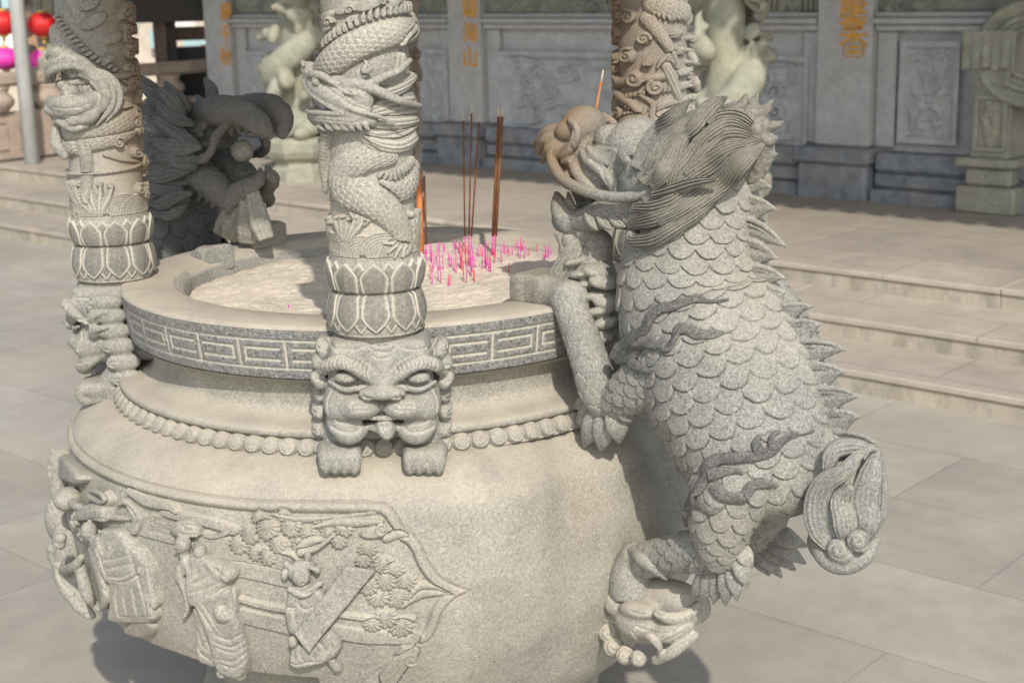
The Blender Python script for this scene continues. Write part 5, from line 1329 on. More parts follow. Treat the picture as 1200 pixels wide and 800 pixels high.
# ------------------------------------------------------------------ the big dragon climbing the burner
FRD = np.array([DV, TV, ZV])
drg = thing('stone_dragon', 'big scaly granite dragon with flowing mane climbing the right side of the incense burner', 'stone dragon', DV*0.95+ZV*0.6)
MD = MT['granite_dragon']; MH = MT['granite_hair']
def pxm(P): return CF/((np.asarray(P)-CAMP)@_fw)
def scaly(name, P, rad, around, row, amp, parent, up=None, nfac=34, wsc=0.058, a0=None, m=None, mat=None, flat=1.0, ends=(0.02, 0.02), phase=0.0, pale=0.35):
    P = np.asarray(P, float); rad = np.asarray(rad, float)
    Q = catmull(np.column_stack([P, rad]), 14); P, rad = Q[:, :3], Q[:, 3]
    seg = np.linalg.norm(np.diff(P, axis=0), axis=1); arc = np.concatenate([[0], np.cumsum(seg)]); L = arc[-1]
    m = m or int(L/0.0016); n = around*nfac
    t = np.linspace(0, L, m); P = np.stack([np.interp(t, arc, P[:, i]) for i in range(3)], -1); rad = np.interp(t, arc, rad)
    for _ in range(12):
        P[1:-1] = 0.5*P[1:-1]+0.25*(P[:-2]+P[2:])
    e0, e1 = ends
    f = np.ones(m)
    if e0 > 0: q = np.clip(t/(e0), 0, 1); f *= np.sqrt(np.clip(1-(1-q)**2, 0.0004, 1))
    if e1 > 0: q = np.clip((L-t)/(e1), 0, 1); f *= np.sqrt(np.clip(1-(1-q)**2, 0.0004, 1))
    T, N, B = frames(P, up)
    a = np.linspace(0, 2*np.pi, n, endpoint=False)
    # rows get longer where the body is thicker
    rr = np.cumsum(1/(row*(0.45+0.55*rad/rad.mean())))*(L/m)
    a0 = a0 if a0 is not None else math.atan2(float(N[m//2]@(CAMP-P[m//2])), float(B[m//2]@(CAMP-P[m//2])))
    da = (a-a0+np.pi) % (2*np.pi)-np.pi
    Ag = np.repeat(rr[:, None], n, 1); sm_ = 0.35*rad.mean()+0.65*rad
    Bg = sm_[:, None]*da[None]/wsc+phase
    Bw = Bg+0.16*(vnoise(np.stack([Ag*1.3, Bg*1.3, 0*Ag], -1), 1.0, 5)-0.5); Aw = Ag+0.30*(vnoise(np.stack([Ag, Bg, 0*Ag+3], -1), 0.9, 6)-0.5)
    Aw = Aw+0.10*(vnoise(np.stack([Ag*4, Bg*4, 0*Ag+9], -1), 1.0, 8)-0.5)
    H, E, ID = scales(Aw, Bw)
    sc = (0.5+0.5*rad/rad.mean())[:, None]
    jit = 0.6+0.75*np.mod(np.sin(ID*12.9898)*43758.5453, 1.0)
    # an alternating band of tip numbers must close up round the body
    D = amp*sc*jit*H*sstep(0, 0.07, E)-0.0022*np.exp(-(E/0.05)**2)-0.002*(1-sstep(0.0, 0.35, H-0.25))*0
    R = (rad*f)[:, None]+D*np.minimum(f, 1)[:, None]
    V = P[:, None]+B[:, None]*(R*np.cos(a)[None])[..., None]*flat+N[:, None]*(R*np.sin(a)[None])[..., None]
    Vf = V.reshape(-1, 3); i, j = np.meshgrid(np.arange(m-1), np.arange(n), indexing='ij'); j2 = (j+1) % n
    F = np.stack([i*n+j, i*n+j2, (i+1)*n+j2, (i+1)*n+j], -1).reshape(-1, 4)
    c = V[m//2].mean(0); nn = np.cross(V[m//2, 1]-V[m//2, 0], V[m//2+1, 0]-V[m//2, 0])
    if nn@(V[m//2, 0]-c) > 0: pass
    else: F = F[:, ::-1]
    pl = pale*np.exp(-((E-0.02)/0.045)**2)
    o = mesh_obj(name, Vf, F, mat or MD, parent, True, {'pale': pl.ravel()})
    return o
def bvh_of(objs):
    vs, fs = [], []; k = 0
    for o in objs:
        me = o.data; n = len(me.vertices); v = np.empty(n*3, np.float32); me.vertices.foreach_get('co', v); v = v.reshape(-1, 3)
        fs_ = np.empty(len(me.polygons)*4, np.int32); me.loops.foreach_get('vertex_index', fs_) if len(me.loops) == len(fs_) else None
        vs.append(v); fs.append(fs_.reshape(-1, 4)+k); k += n
    return BVHTree.FromPolygons(np.vstack(vs).tolist(), np.vstack(fs).tolist())
def hit(bv, px, py, lift=0.0, tdef=0.12):
    d = ray(px, py); d = d/np.linalg.norm(d)
    h = bv.ray_cast(Vector(CAMP), Vector(d))
    if h[0] is not None and h[3] < 5.0:
        n = np.array(h[1]); n = n if n@d < 0 else -n
        return np.array(h[0])+n*lift, n, True
    return DP(px, py, tdef)+(-d)*lift, -d, False

# body ------------------------------------------------------------
bp_ = [(812, 178, 62), (818, 215, 72), (814, 280, 78), (816, 340, 91), (840, 400, 103), (868, 460, 106), (892, 520, 98), (908, 570, 80), (914, 606, 52)]
Pb = [DP(x, y, 0) for x, y, r in bp_]; Rb = [r/pxm(p) for (x, y, r), p in zip(bp_, Pb)]
body = scaly('body', Pb, Rb, 17, 0.036, 0.0095, drg, up=DV, ends=(0.05, 0.07), wsc=0.060, pale=0.0)
# hind leg near side: thigh and shank ------------------------------
Pt = [DP(900, 520, 0.04), DP(868, 556, 0.10), DP(848, 600, 0.125), DP(842, 640, 0.115), DP(838, 662, 0.10)]
thigh = scaly('thigh', Pt, [0.085, 0.094, 0.073, 0.050, 0.034], 12, 0.032, 0.0085, drg, up=DV, ends=(0.05, 0.03), wsc=0.050, pale=0.0)
Ps = [DP(858, 648, 0.105), DP(832, 645, 0.10), DP(795, 648, 0.085), DP(758, 655, 0.06), DP(735, 660, 0.045)]
shank = scaly('shank', Ps, [0.036, 0.046, 0.041, 0.037, 0.035], 9, 0.028, 0.007, drg, up=ZV, ends=(0.025, 0.01), wsc=0.036, pale=0.0)
Pf = [DP(900, 540, -0.05), DP(885, 585, -0.12), DP(872, 630, -0.14), DP(880, 650, -0.15)]
scaly('thigh', Pf, [0.085, 0.085, 0.06, 0.03], 10, 0.036, 0.007, drg, up=DV, ends=(0.05, 0.02), nfac=14)
Pf = [DP(880, 640, -0.15), DP(840, 642, -0.15), DP(790, 650, -0.14), DP(765, 655, -0.12)]
scaly('shank', Pf, [0.034, 0.044, 0.036, 0.03], 7, 0.034, 0.006, drg, up=ZV, nfac=14)
# forelegs ---------------------------------------------------------
Pa = [DP(850, 372, 0.075), DP(812, 402, 0.105), DP(768, 436, 0.115), DP(728, 466, 0.112), DP(705, 470, 0.105)]
uarm = scaly('upper_arm', Pa, [0.070, 0.078, 0.064, 0.043, 0.030], 11, 0.026, 0.007, drg, up=ZV, ends=(0.05, 0.02), wsc=0.040, pale=0.0)
Pa2 = [DP(722, 478, 0.108), DP(704, 462, 0.112), DP(690, 420, 0.108), DP(676, 380, 0.095), DP(664, 348, 0.080)]
farm = scaly('forearm', Pa2, [0.034, 0.044, 0.042, 0.040, 0.038], 9, 0.032, 0.0025, drg, up=DV, ends=(0.03, 0.0), wsc=0.040, pale=0.0)
S = SDF((0.53, -0.02, 1.22), (0.80, 0.16, 1.35), 0.0030, FRD)
S.ell(DP(668, 350, 0.075), (0.050, 0.046, 0.045), 0.0); S.ell(DP(648, 343, 0.062), (0.05, 0.045, 0.040), 0.02)
S.box(DP(634, 336, 0.05), (0.045, 0.055, 0.036), 0.012, rot=FRD, rnd=0.016)
S.box(DP(622, 334, 0.05), (0.02, 0.060, 0.031), 0.012, rot=FRD, rnd=0.010)
for q in (-0.028, 0.0, 0.028): S.tube([DP(612, 322, 0.05+q), DP(615, 336, 0.05+q), DP(618, 350, 0.05+q)], [0.003]*3, 0.003, 's')
S.tube([DP(650, 322, 0.09), DP(656, 338, 0.115), DP(652, 356, 0.11)], [0.003]*3, 0.004, 's')
S.build('forepaw', MD, drg, attrs={'stain': lambda V: 0.25*sstep(0.70, 0.60, V@DV)})
# far foreleg, reaching over the rim on the hidden side
Pa = [DP(825, 385, -0.08), DP(780, 420, -0.13), DP(738, 432, -0.15), DP(722, 420, -0.15)]
scaly('upper_arm', Pa, [0.066, 0.070, 0.046, 0.03], 9, 0.031, 0.006, drg, up=ZV, ends=(0.05, 0.02), nfac=12)
Pa2 = [DP(738, 436, -0.15), DP(728, 410, -0.15), DP(716, 372, -0.16), DP(700, 345, -0.16)]
scaly('forearm', Pa2, [0.03, 0.042, 0.040, 0.036], 8, 0.04, 0.003, drg, up=DV, nfac=12, ends=(0.03, 0.01))
S = SDF((0.50, -0.30, 1.20), (0.86, -0.06, 1.36), 0.005, FRD)
S.ell(DP(692, 338, -0.16), (0.05, 0.045, 0.042)); S.box(DP(668, 330, -0.16), (0.05, 0.055, 0.036), 0.015, rot=FRD, rnd=0.016)
S.build('forepaw', MD, drg)
# hind foot: a bell shaped hoof with a spur
S = SDF((0.74, -0.06, 0.54), (1.02, 0.16, 0.76), 0.0032, FRD)
S.tube([DP(745, 654, 0.055), DP(740, 672, 0.055), DP(741, 690, 0.055)], [0.040, 0.050, 0.056], 0.0, sub=3)
S.half(DP(744, 697, 0.055), -0.9*ZV+0.1*DV)
S.tube([DP(742, 645, 0.08), DP(752, 655, 0.11), DP(764, 663, 0.112), DP(775, 672, 0.10), DP(781, 678, 0.095)], [0.012, 0.016, 0.014, 0.010, 0.004], 0.004)
S.tube([DP(735, 640, 0.09), DP(750, 664, 0.115), DP(772, 676, 0.108)], [0.0025]*3, 0.003, 's')
S.build('hind_foot', MD, drg)
S = SDF((0.74, -0.24, 0.52), (1.02, -0.06, 0.76), 0.006, FRD)
S.tube([DP(768, 650, -0.13), DP(762, 668, -0.13), DP(762, 686, -0.13)], [0.038, 0.048, 0.054], 0.0, sub=3)
S.build('hind_foot', MD, drg)

# tufts of fur: leaf shaped lobes ---------------------------------
def lobe_mb(mb, P, N, w, th, ng=2, n=24, m=26, dep=0.0016, curl=0.0, tipw=0.04, root=0.6):
    """a leaf or lock: width w (along the surface), thickness th along N, ng grooves along its length"""
    Q = catmull(np.asarray(P, float), 8); k = np.linspace(0, 1, len(Q)); t = np.linspace(0, 1, m)
    seg = np.linalg.norm(np.diff(Q, axis=0), axis=1); arc = np.concatenate([[0], np.cumsum(seg)])/seg.sum()
    C_ = np.stack([np.interp(t, arc, Q[:, i]) for i in range(3)], -1)
    T = np.gradient(C_, axis=0); T /= np.linalg.norm(T, axis=1)[:, None]+1e-12
    N = np.asarray(N, float); N = np.broadcast_to(N, (m, 3)) if N.ndim == 1 else np.stack([np.interp(t, np.linspace(0, 1, len(N)), N[:, i]) for i in range(3)], -1)
    N = N-T*(N*T).sum(1)[:, None]; N = N/(np.linalg.norm(N, axis=1)[:, None]+1e-12); B = np.cross(T, N)
    w = np.asarray(w, float); wt = np.interp(t, np.linspace(0, 1, len(w)), w) if w.ndim else w*np.interp(t, [0, 0.25, 0.6, 0.85, 1], [root, 0.95, 1.0, 0.65, tipw])
    th = np.asarray(th, float); tt = np.interp(t, np.linspace(0, 1, len(th)), th) if th.ndim else th*np.interp(t, [0, 0.3, 0.8, 1], [0.8, 1, 0.8, 0.25])
    a = np.linspace(0, 2*np.pi, n, endpoint=False); x = np.cos(a); y = np.sin(a)
    y = np.sign(y)*np.abs(y)**0.75
    g = -dep*(0.5+0.5*np.cos(x*ng*np.pi))**2.2*(y > 0)*np.ones((m, 1))*np.interp(t, [0, 0.08, 0.92, 1], [0.5, 1, 1, 0])[:, None]
    V = C_[:, None]+B[:, None]*(wt[:, None]*x[None])[..., None]+N[:, None]*(tt[:, None]*y[None]+g)[..., None]
    i, j = np.meshgrid(np.arange(m-1), np.arange(n), indexing='ij'); j2 = (j+1) % n
    F = np.stack([i*n+j, i*n+j2, (i+1)*n+j2, (i+1)*n+j], -1).reshape(-1, 4)
    mb.add(V.reshape(-1, 3), [tuple(f) for f in F]+[tuple(range(n)), tuple(range((m-1)*n, m*n))])
def camn(p): q = CAMP-np.asarray(p); return q/np.linalg.norm(q)
def tuft(name, root, tips, t0, t1, w, th, mat=None, lift=0.004):
    mb = MB()
    for i, tip in enumerate(tips):
        (x0, y0), (x1, y1) = (root if not isinstance(root, list) else root[i]), tip
        a = DP(x0, y0, t0); b = DP(x1, y1, t1); mid = DP(x0*0.45+x1*0.55, y0*0.45+y1*0.55, (t0+t1)/2+0.012)
        nn = camn(mid)+0.25*ZV
        a = a+nn*lift*(i % 2); mid = mid+nn*lift*(i % 2)
        lobe_mb(mb, [a, mid, b], nn, np.array([0.55, 0.9, 1.0, 0.9, 0.55, 0.12])*w, th, 1.5, dep=0.0028)
    o = mb.build(name, mat or MD, drg, True); return o
tuft('elbow_fur', [(703, 470), (706, 472), (712, 474), (720, 472), (728, 468)], [(676, 497), (684, 524), (704, 529), (726, 519), (744, 494)], 0.115, 0.100, 0.027, 0.010)
tuft('elbow_fur', [(694, 462), (735, 470)], [(673, 478), (747, 478)], 0.11, 0.10, 0.015, 0.008)
tuft('hock_fur', [(838, 655), (842, 656), (846, 656), (852, 655), (857, 652), (862, 645), (864, 636)], [(811, 700), (822, 705), (836, 707), (850, 709), (864, 703), (876, 688), (881, 665)], 0.10, 0.095, 0.020, 0.010)
tuft('hock_fur', [(868, 622), (872, 622), (880, 622), (888, 622), (892, 618)], [(902, 674), (916, 676), (932, 668), (944, 660), (946, 640)], -0.15, -0.16, 0.027, 0.010)

# head ------------------------------------------------------------
# keep the far half of the head symmetric: every piece at +t is repeated at -t
S = SDF((0.50, -0.20, 1.30), (1.24, 0.20, 1.74), 0.0031, FRD)
def both(P): return [P, [(x, y, -t) for x, y, t in P]]
def hp(P): return [(lambda a, b, c: refl(a, b, c))(x, y, t) for x, y, t in P]
def refl(x, y, t):
    # px are read on the near side; the mirrored point keeps the same r and z
    if t >= 0: return DP(x, y, t)
    p = DP(x, y, -t); return p-TV*(2*(p@TV))
def T2(P, rad, k=0.0, op='u', sub=5):
    for Q in both(P): S.tube([refl(*q) for q in Q], rad, k, op, sub)
def E2(c, rad, k=0.0, op='u', ang=0.0):
    A = np.array([DV*math.cos(ang)+ZV*math.sin(ang), TV, -DV*math.sin(ang)+ZV*math.cos(ang)])
    for q in both([c]): S.ell(refl(*q[0]), rad, k, op, rot=A)
# masses
S.ell(DP(800, 212, 0), (0.15, 0.122, 0.105), 0.0, rot=FRD)
S.ell(DP(842, 180, 0), (0.10, 0.10, 0.078), 0.05, rot=FRD)
S.ell(DP(750, 176, 0), (0.080, 0.080, 0.072), 0.02, rot=FRD)                    # skull dome
S.ell(DP(724, 196, 0), (0.080, 0.088, 0.068), 0.02, rot=FRD)                    # cheeks
S.ell(DP(690, 188, 0), (0.070, 0.062, 0.055), 0.03, rot=FRD)                    # upper jaw
S.ell(DP(676, 172, 0), (0.050, 0.055, 0.050), 0.02, rot=FRD)                    # muzzle
S.ell(DP(684, 149, 0), (0.046, 0.062, 0.050), 0.012, rot=FRD)                   # nose bulb
E2((661, 153, 0.052), (0.022, 0.018, 0.022), 0.004)                             # nostril
T2([(668, 140, 0.060), (676, 152, 0.066), (672, 168, 0.066), (660, 180, 0.06), (651, 172, 0.055)], [0.008, 0.011, 0.013, 0.014, 0.013], 0.004)
# mouth hollow and lower jaw
S.ell(DP(668, 226, 0), (0.075, 0.060, 0.030), 0.01, 's', rot=FRD)
T2([(752, 238, 0.050), (722, 246, 0.052), (695, 255, 0.048), (672, 262, 0.034)], [0.036, 0.034, 0.030, 0.024], 0.03)
S.ell(DP(690, 255, 0), (0.085, 0.058, 0.024), 0.02, rot=FRD)
T2([(676, 266, 0.030), (664, 258, 0.044), (656, 243, 0.046), (652, 227, 0.030)], [0.026, 0.026, 0.022, 0.007], 0.010)
S.ell(DP(664, 258, 0), (0.030, 0.040, 0.030), 0.015, rot=FRD)
S.ell(DP(676, 240, 0), (0.050, 0.040, 0.016), 0.008, 's', rot=FRD)
T2([(700, 240, 0.07), (688, 246, 0.072), (672, 256, 0.066), (662, 264, 0.05)], [0.0025]*4, 0.003, 's')
T2([(666, 226, 0.030), (668, 236, 0.036), (674, 244, 0.03)], [0.004, 0.009, 0.006], 0.003)
# folds of the cheek
T2([(660, 190, 0.060), (670, 191, 0.070), (677, 204, 0.076), (690, 217, 0.080), (707, 224, 0.078)], [0.008, 0.011, 0.013, 0.011, 0.005], 0.003)
T2([(682, 178, 0.066), (690, 190, 0.080), (705, 200, 0.090), (714, 212, 0.092), (716, 224, 0.086)], [0.008, 0.011, 0.013, 0.012, 0.006], 0.003)
T2([(690, 174, 0.066), (697, 185, 0.080), (712, 192, 0.092)], [0.008, 0.009, 0.005], 0.006)
T2([(668, 200, 0.072), (676, 212, 0.078), (690, 221, 0.078)], [0.005]*3, 0.004, 's')
T2([(686, 196, 0.082), (698, 206, 0.088), (706, 218, 0.088)], [0.005]*3, 0.004, 's')
# brow patch, ear and its leaves
E2((712, 160, 0.030), (0.034, 0.030, 0.026), 0.006, ang=0.5)
E2((738, 184, 0.090), (0.030, 0.020, 0.022), 0.005, ang=-0.6); T2([(734, 196, .092), (730, 184, .098), (735, 174, .098), (744, 176, .10)], [0.006, 0.007, 0.007, 0.004], 0.003)
T2([(736, 178, 0.095), (745, 182, 0.102), (750, 190, 0.098)], [0.007, 0.008, 0.004], 0.004)
E2((741, 186, 0.105), (0.008, 0.010, 0.006), 0.003, 's')
T2([(744, 200, 0.088), (756, 204, 0.098), (768, 214, 0.104)], [0.020, 0.018, 0.004], 0.004)
T2([(744, 214, 0.090), (754, 219, 0.102), (770, 222, 0.104)], [0.016, 0.016, 0.003], 0.004)
# teeth of the upper jaw, tongue
E2((672, 214, 0.045), (0.010, 0.010, 0.022), 0.004); E2((684, 220, 0.055), (0.007, 0.008, 0.014), 0.003)
# flaps of the upper lip
for q, (x0, y0, xm, ym, x1, y1, t) in enumerate(((660, 152, 642, 155, 624, 170, 0.020), (657, 158, 640, 164, 629, 178, 0.038), (657, 166, 645, 174, 635, 191, 0.046), (660, 172, 651, 182, 644, 197, 0.046), (668, 205, 664, 212, 668, 222, 0.062))):
    T2([(x0, y0, t), (xm, ym, t+0.012), (x1, y1, t)], [0.015, 0.0155, 0.003], 0.0015)
S.ell(DP(648, 172, 0), (0.03, 0.045, 0.03), 0.015, rot=FRD)
def hstain(V):
    r_ = V@DV; z_ = V[:, 2]
    return np.clip(1.35*sstep(0.80, 0.64, r_)*sstep(1.44, 1.52, z_)*(0.5+0.5*vnoise(V, 14, 3)), 0, 1)
def hdisp(V):
    d = 0.0016*(vnoise(V, 40, 2)-0.5)
    b_ = DP(712, 160, 0.04); w = np.exp(-(np.linalg.norm(V-b_, axis=1)/0.04)**2); d += -0.0016*w*(0.5+0.5*np.cos((V@ZV)*620+60*(V@DV)))
    nb = DP(680, 150, 0); w = np.exp(-(np.linalg.norm(V-nb, axis=1)/0.045)**2); return d+0.003*w*(vnoise(V, 160, 4)-0.5)
engrave(S, [([(660, 233), (672, 240), (684, 236)], 1.2, 's'), ([(656, 252), (668, 246), (684, 238), (694, 233)], 1.1, 's'), ([(690, 258), (705, 254), (722, 252), (740, 246)], 1.3, 's'), ([(700, 246), (716, 243), (732, 240)], 1.0, 's'),
  ([(692, 187), (704, 197), (709, 214)], 2.0, 's'), ([(676, 196), (686, 208), (698, 220)], 2.2, 's'), ([(718, 200), (722, 212), (722, 224)], 1.8, 's'), ([(654, 161), (660, 166), (668, 165), (672, 157), (669, 148)], 1.6, 's'), ([(668, 172), (672, 180), (668, 190), (660, 196)], 1.8, 's'), ([(690, 158), (686, 168), (688, 176)], 1.8, 's'), ([(700, 172), (716, 172), (728, 178)], 1.6, 's'),
  ([(630, 172), (640, 168), (652, 166)], 0.9, 's'), ([(633, 180), (642, 177), (652, 173)], 0.9, 's'), ([(641, 188), (647, 182), (654, 178)], 0.9, 's'), ([(746, 205), (757, 206), (766, 213)], 1.0, 's'), ([(736, 184), (741, 186), (747, 188)], 1.6, 's')]
  +[([(700+5*i, 148+0.8*i), (702+4.4*i, 158), (706+3.5*i, 168)], 0.8, 's') for i in range(6)])
head = S.build('head', MD, drg, disp=hdisp, attrs={'stain': hstain})
bv = bvh_of([head, body, uarm, thigh, shank])
# whisker
def ontube(mb, P, rad, lift, n=10, bvx=None, tdef=0.10, blend=True):
    Q = []
    for q in P:
        p, nn, ok = hit(bvx or bv, q[0], q[1], lift, tdef); Q.append(p if len(q) < 3 or q[2] is None else DP(*q))
    C_ = catmull(np.array(Q), 6); rr_ = np.interp(np.linspace(0, 1, len(C_)), np.linspace(0, 1, len(rad)), rad); mb.tube(C_, rr_, n)
mb = MB()
W_ = [(651, 171, 0.058), (646, 184, 0.066), (652, 200, 0.078), (664, 213, 0.088), (684, 223, 0.100), (710, 230, 0.112), (735, 231, 0.120), (760, 226, 0.126), (780, 220, 0.138), (797, 216, 0.146), (812, 215, 0.140)]
C_ = catmull(np.array([DP(*q) for q in W_]), 8)
rad = np.interp(np.linspace(0, 1, len(C_)), [0, .1, .4, .6, .8, 0.93, 1], [0.011, 0.0125, 0.0125, 0.0115, 0.009, 0.006, 0.002])
mb.tube(C_, rad, 16); C2 = (C_-TV[None]*(2*(C_@TV))[:, None])[:60]; mb.tube(C2, rad[:60], 16)
wv = np.vstack(mb.V); wk = mesh_obj('whisker', wv, mb.F, MD, drg, True, {'stain': np.clip(0.9*sstep(0.85, 0.62, wv@DV), 0, 1)}); fix_normals(wk)
# mane locks ------------------------------------------------------
def lock(name, P, w, th, ng, lift=0.006, mat=None, dep=0.0032, parent=None, n=72, m=60, tipw=None):
    Q, N = [], []
    for x, y, *t in P:
        if t: p = DP(x, y, t[0]); Q.append(p); N.append(camn(p)+0.2*ZV)
        else:
            p, nn, ok = hit(bv, x, y, lift, 0.10); Q.append(p); N.append(nn*0.6+camn(p)*0.6)
    Q = np.array(Q); k = np.array(N); 
    # keep the curve smooth in depth
    dep_ = (Q-CAMP)@_fw
    if len(Q) > 3:
        sm = dep_.copy(); sm[1:-1] = np.minimum(dep_[1:-1], 0.25*dep_[:-2]+0.5*dep_[1:-1]+0.25*dep_[2:]); Q = CAMP+(Q-CAMP)*(sm/dep_)[:, None]
    mb = MB(); s_ = 1/np.mean([pxm(q) for q in Q])
    lobe_mb(mb, Q, k, np.array(w, float)*s_, np.array(th, float) if hasattr(th, '__len__') else th, ng, n, m, dep)
    o = mb.build(name, mat or MH, parent or drg, True); return o
LK = [
 # (path, half widths in px along it, grooves, thickness, lift)
 ([(748, 200), (760, 180), (774, 160), (790, 138, 0.075), (808, 117, 0.05)], [9, 15, 17, 12, 1.5], 8, 0.022, 0.004),
 ([(758, 215), (771, 197), (784, 174), (797, 152, 0.095), (812, 129, 0.075)], [9, 15, 17, 12, 1.5], 8, 0.024, 0.010),
 ([(770, 226), (783, 208), (794, 190), (804, 168), (812, 150, 0.10)], [8, 13, 14, 10, 1.5], 7, 0.022, 0.014),
 ([(806, 165), (816, 148, 0.09), (829, 131, 0.07), (840, 121, 0.05), (852, 114, 0.03)], [6, 11, 13, 10, 1.5], 6, 0.022, 0.006),
 ([(816, 192), (823, 172), (838, 154, .095), (858, 146, .075), (886, 157, .055)], [5, 9, 10, 9, 2], 6, 0.024, 0.010),
 ([(806, 208), (824, 184), (842, 168), (862, 159, .08), (891, 166, .052)], [5, 10, 11, 10, 2], 6, 0.026, 0.014),
 ([(788, 228), (808, 208), (832, 188), (856, 175, .10), (886, 168, .062)], [5, 11, 13, 11, 2], 7, 0.024, 0.010),
 ([(800, 252), (822, 234), (846, 212), (868, 190, .10), (894, 170, .052)], [7, 12, 16, 14, 3], 9, 0.030, 0.008),
 ([(778, 262), (800, 248), (824, 228), (850, 200), (878, 177, .075)], [6, 10, 13, 11, 2], 7, 0.026, 0.016),
 ([(750, 263), (770, 257), (792, 246), (814, 230), (836, 213)], [8, 11, 12, 9, 2], 7, 0.024, 0.014),
 ([(752, 246), (772, 244), (792, 236), (812, 224), (832, 213)], [6, 8, 9, 7, 2], 5, 0.020, 0.018),
 ([(746, 268), (750, 283), (768, 282), (790, 268), (812, 252), (842, 230)], [6, 9, 10, 9, 8, 2], 6, 0.024, 0.012),
 ([(770, 230), (790, 222, .150), (808, 216, .158), (826, 212, .156), (842, 211, .146)], [5, 7, 7, 6, 1.5], 4, 0.014, 0.014),
 ([(782, 224), (797, 206), (811, 186), (826, 166), (840, 148, .09)], [4, 8, 9, 8, 2], 5, 0.020, 0.016),
 ([(852, 198), (862, 183), (874, 172, .075), (884, 168, .06), (895, 163, .045)], [5, 9, 9, 7, 2], 5, 0.022, 0.010),
 ([(830, 146, .085), (842, 138, .07), (857, 136, .06), (872, 140, .058), (886, 150, .052)], [5, 8, 9, 8, 3], 5, 0.020, 0.006),
 ([(764, 206), (776, 190), (787, 172), (798, 158)], [3, 5, 5, 1.5], 3, 0.018, 0.020),
 ([(820, 210), (838, 194), (856, 184, .10), (876, 174, .075)], [3, 6, 6, 1.5], 3, 0.020, 0.022),
]
for P, w, ng, th, lf in LK:
    lock('mane_lock', P, w, th, max(3, ng-1), lf, dep=0.0085)
mb = MB()
for (P, w) in (([(688, 250), (694, 262), (700, 270)], 6), ([(702, 252), (709, 262), (717, 269)], 7), ([(716, 252), (724, 261), (733, 266)], 7), ([(730, 249), (738, 258), (747, 261)], 7), ([(742, 242), (750, 251), (759, 255)], 7), ([(750, 234), (758, 243), (767, 245)], 6)):
    Q = [DP(x, y, 0.078+0.008*i) for i, (x, y) in enumerate(P)]
    lobe_mb(mb, Q, np.array([camn(q) for q in Q]), np.array([0.8, 1.0, 0.8, 0.1])*w/515, 0.009, 2, dep=0.003)
mb.build('jaw_fur', MD, drg, True)
# the far side of the mane, seen only from elsewhere
for (P, w) in (([(756, 190, -.08), (775, 165, -.10), (800, 140, -.08)], 14), ([(775, 215, -.11), (800, 185, -.12), (830, 155, -.09)], 15), ([(790, 240, -.12), (825, 215, -.12), (865, 175, -.08)], 15), ([(770, 262, -.11), (805, 245, -.12), (850, 205, -.10)], 13)):
    mb = MB(); lobe_mb(mb, [DP(*q) for q in P], -TV, np.array([0.5, 1, 0.9, 0.15])*w/540, 0.02, 6, 40, 30, 0.003); mb.build('mane_lock', MH, drg, True)
# knobbly crest and spikes at the back of the head
S = SDF((0.98, -0.11, 1.48), (1.24, 0.14, 1.76), 0.0032, FRD)
rr = random.Random(3)
S.tube([DP(846, 132, 0.0), DP(868, 138, 0.02), (DP(886, 150, 0.02)), DP(893, 170, 0.01), DP(890, 192, 0.0), DP(884, 208, 0.0)], [0.018, 0.026, 0.030, 0.026, 0.024, 0.018], 0.0)
for i in range(60):
    x, y = 852+rr.random()*38, 133+rr.random()*28; S.ell(DP(x, y, 0.02+0.035*rr.random()), (0.009+0.004*rr.random(),)*3, 0.005)
for (x0, y0, x1, y1, t) in ((866, 134, 875, 110, 0.01), (876, 136, 888, 110, 0.03), (884, 142, 905, 118, 0.02), (889, 153, 918, 143, 0.02), (891, 168, 912, 160, 0.02), (889, 188, 912, 180, 0.0), (858, 132, 862, 118, -0.02)):
    S.tube([DP(x0, y0, t), DP((x0+x1)/2, (y0+y1)/2+1, t), DP(x1, y1, t)], [0.017, 0.0125, 0.003], 0.006)
S.build('crest', MH, drg, disp=lambda V: 0.004*(vnoise(V, 120, 4)-0.5))
# dorsal fin ------------------------------------------------------
tips = [(904, 219), (910, 245), (922, 289), (912, 303), (921, 326), (921, 342), (953, 359), (963, 380), (993, 410), (991, 436), (1008, 465), (1009, 488), (1028, 519)]
base = [(858, 206), (864, 230), (870, 254), (872, 280), (874, 311), (886, 341), (902, 363), (918, 380), (932, 402), (944, 428), (956, 456), (966, 484), (976, 508)]
out_ = []
for i, ((x1, y1), (x0, y0)) in enumerate(zip(tips, base)):
    L = math.hypot(x1-x0, y1-y0)
    out_ += [(x0+(x1-x0)*0.30, y0+(y1-y0)*0.30-0.10*L), (x0+(x1-x0)*0.62, y0+(y1-y0)*0.62-0.10*L), (x0+(x1-x0)*0.86, y0+(y1-y0)*0.86-0.045*L), (x1, y1)]
    if i < len(tips)-1: nx, ny = base[i+1][0]+(tips[i+1][0]-base[i+1][0])*0.27, base[i+1][1]+(tips[i+1][1]-base[i+1][1])*0.27-4
    else: nx, ny = 992, 518
    out_ += [(x1*0.80+nx*0.20-0.04*L, y1*0.80+ny*0.20), (x1*0.45+nx*0.55-0.05*L, y1*0.45+ny*0.55), (nx, ny)]
inn = [(x-26, y+8) for x, y in base[::-1]]
polyf = [DP(x, y, 0.0) for x, y in [(852, 190)]+out_+[(985, 526)]+inn]
polyf = np.array([(p@DV, p[2]) for p in polyf])
S = SDF((0.92, -0.035, 0.92), (1.50, 0.035, 1.66), 0.0027, FRD)
U2, V2 = np.meshgrid(S.ax[0], S.ax[2], indexing='ij'); sd2_ = poly_sd(polyf, U2, V2)
th_ = 0.0035+0.016*np.clip(-sd2_/0.035, 0, 1)**0.8
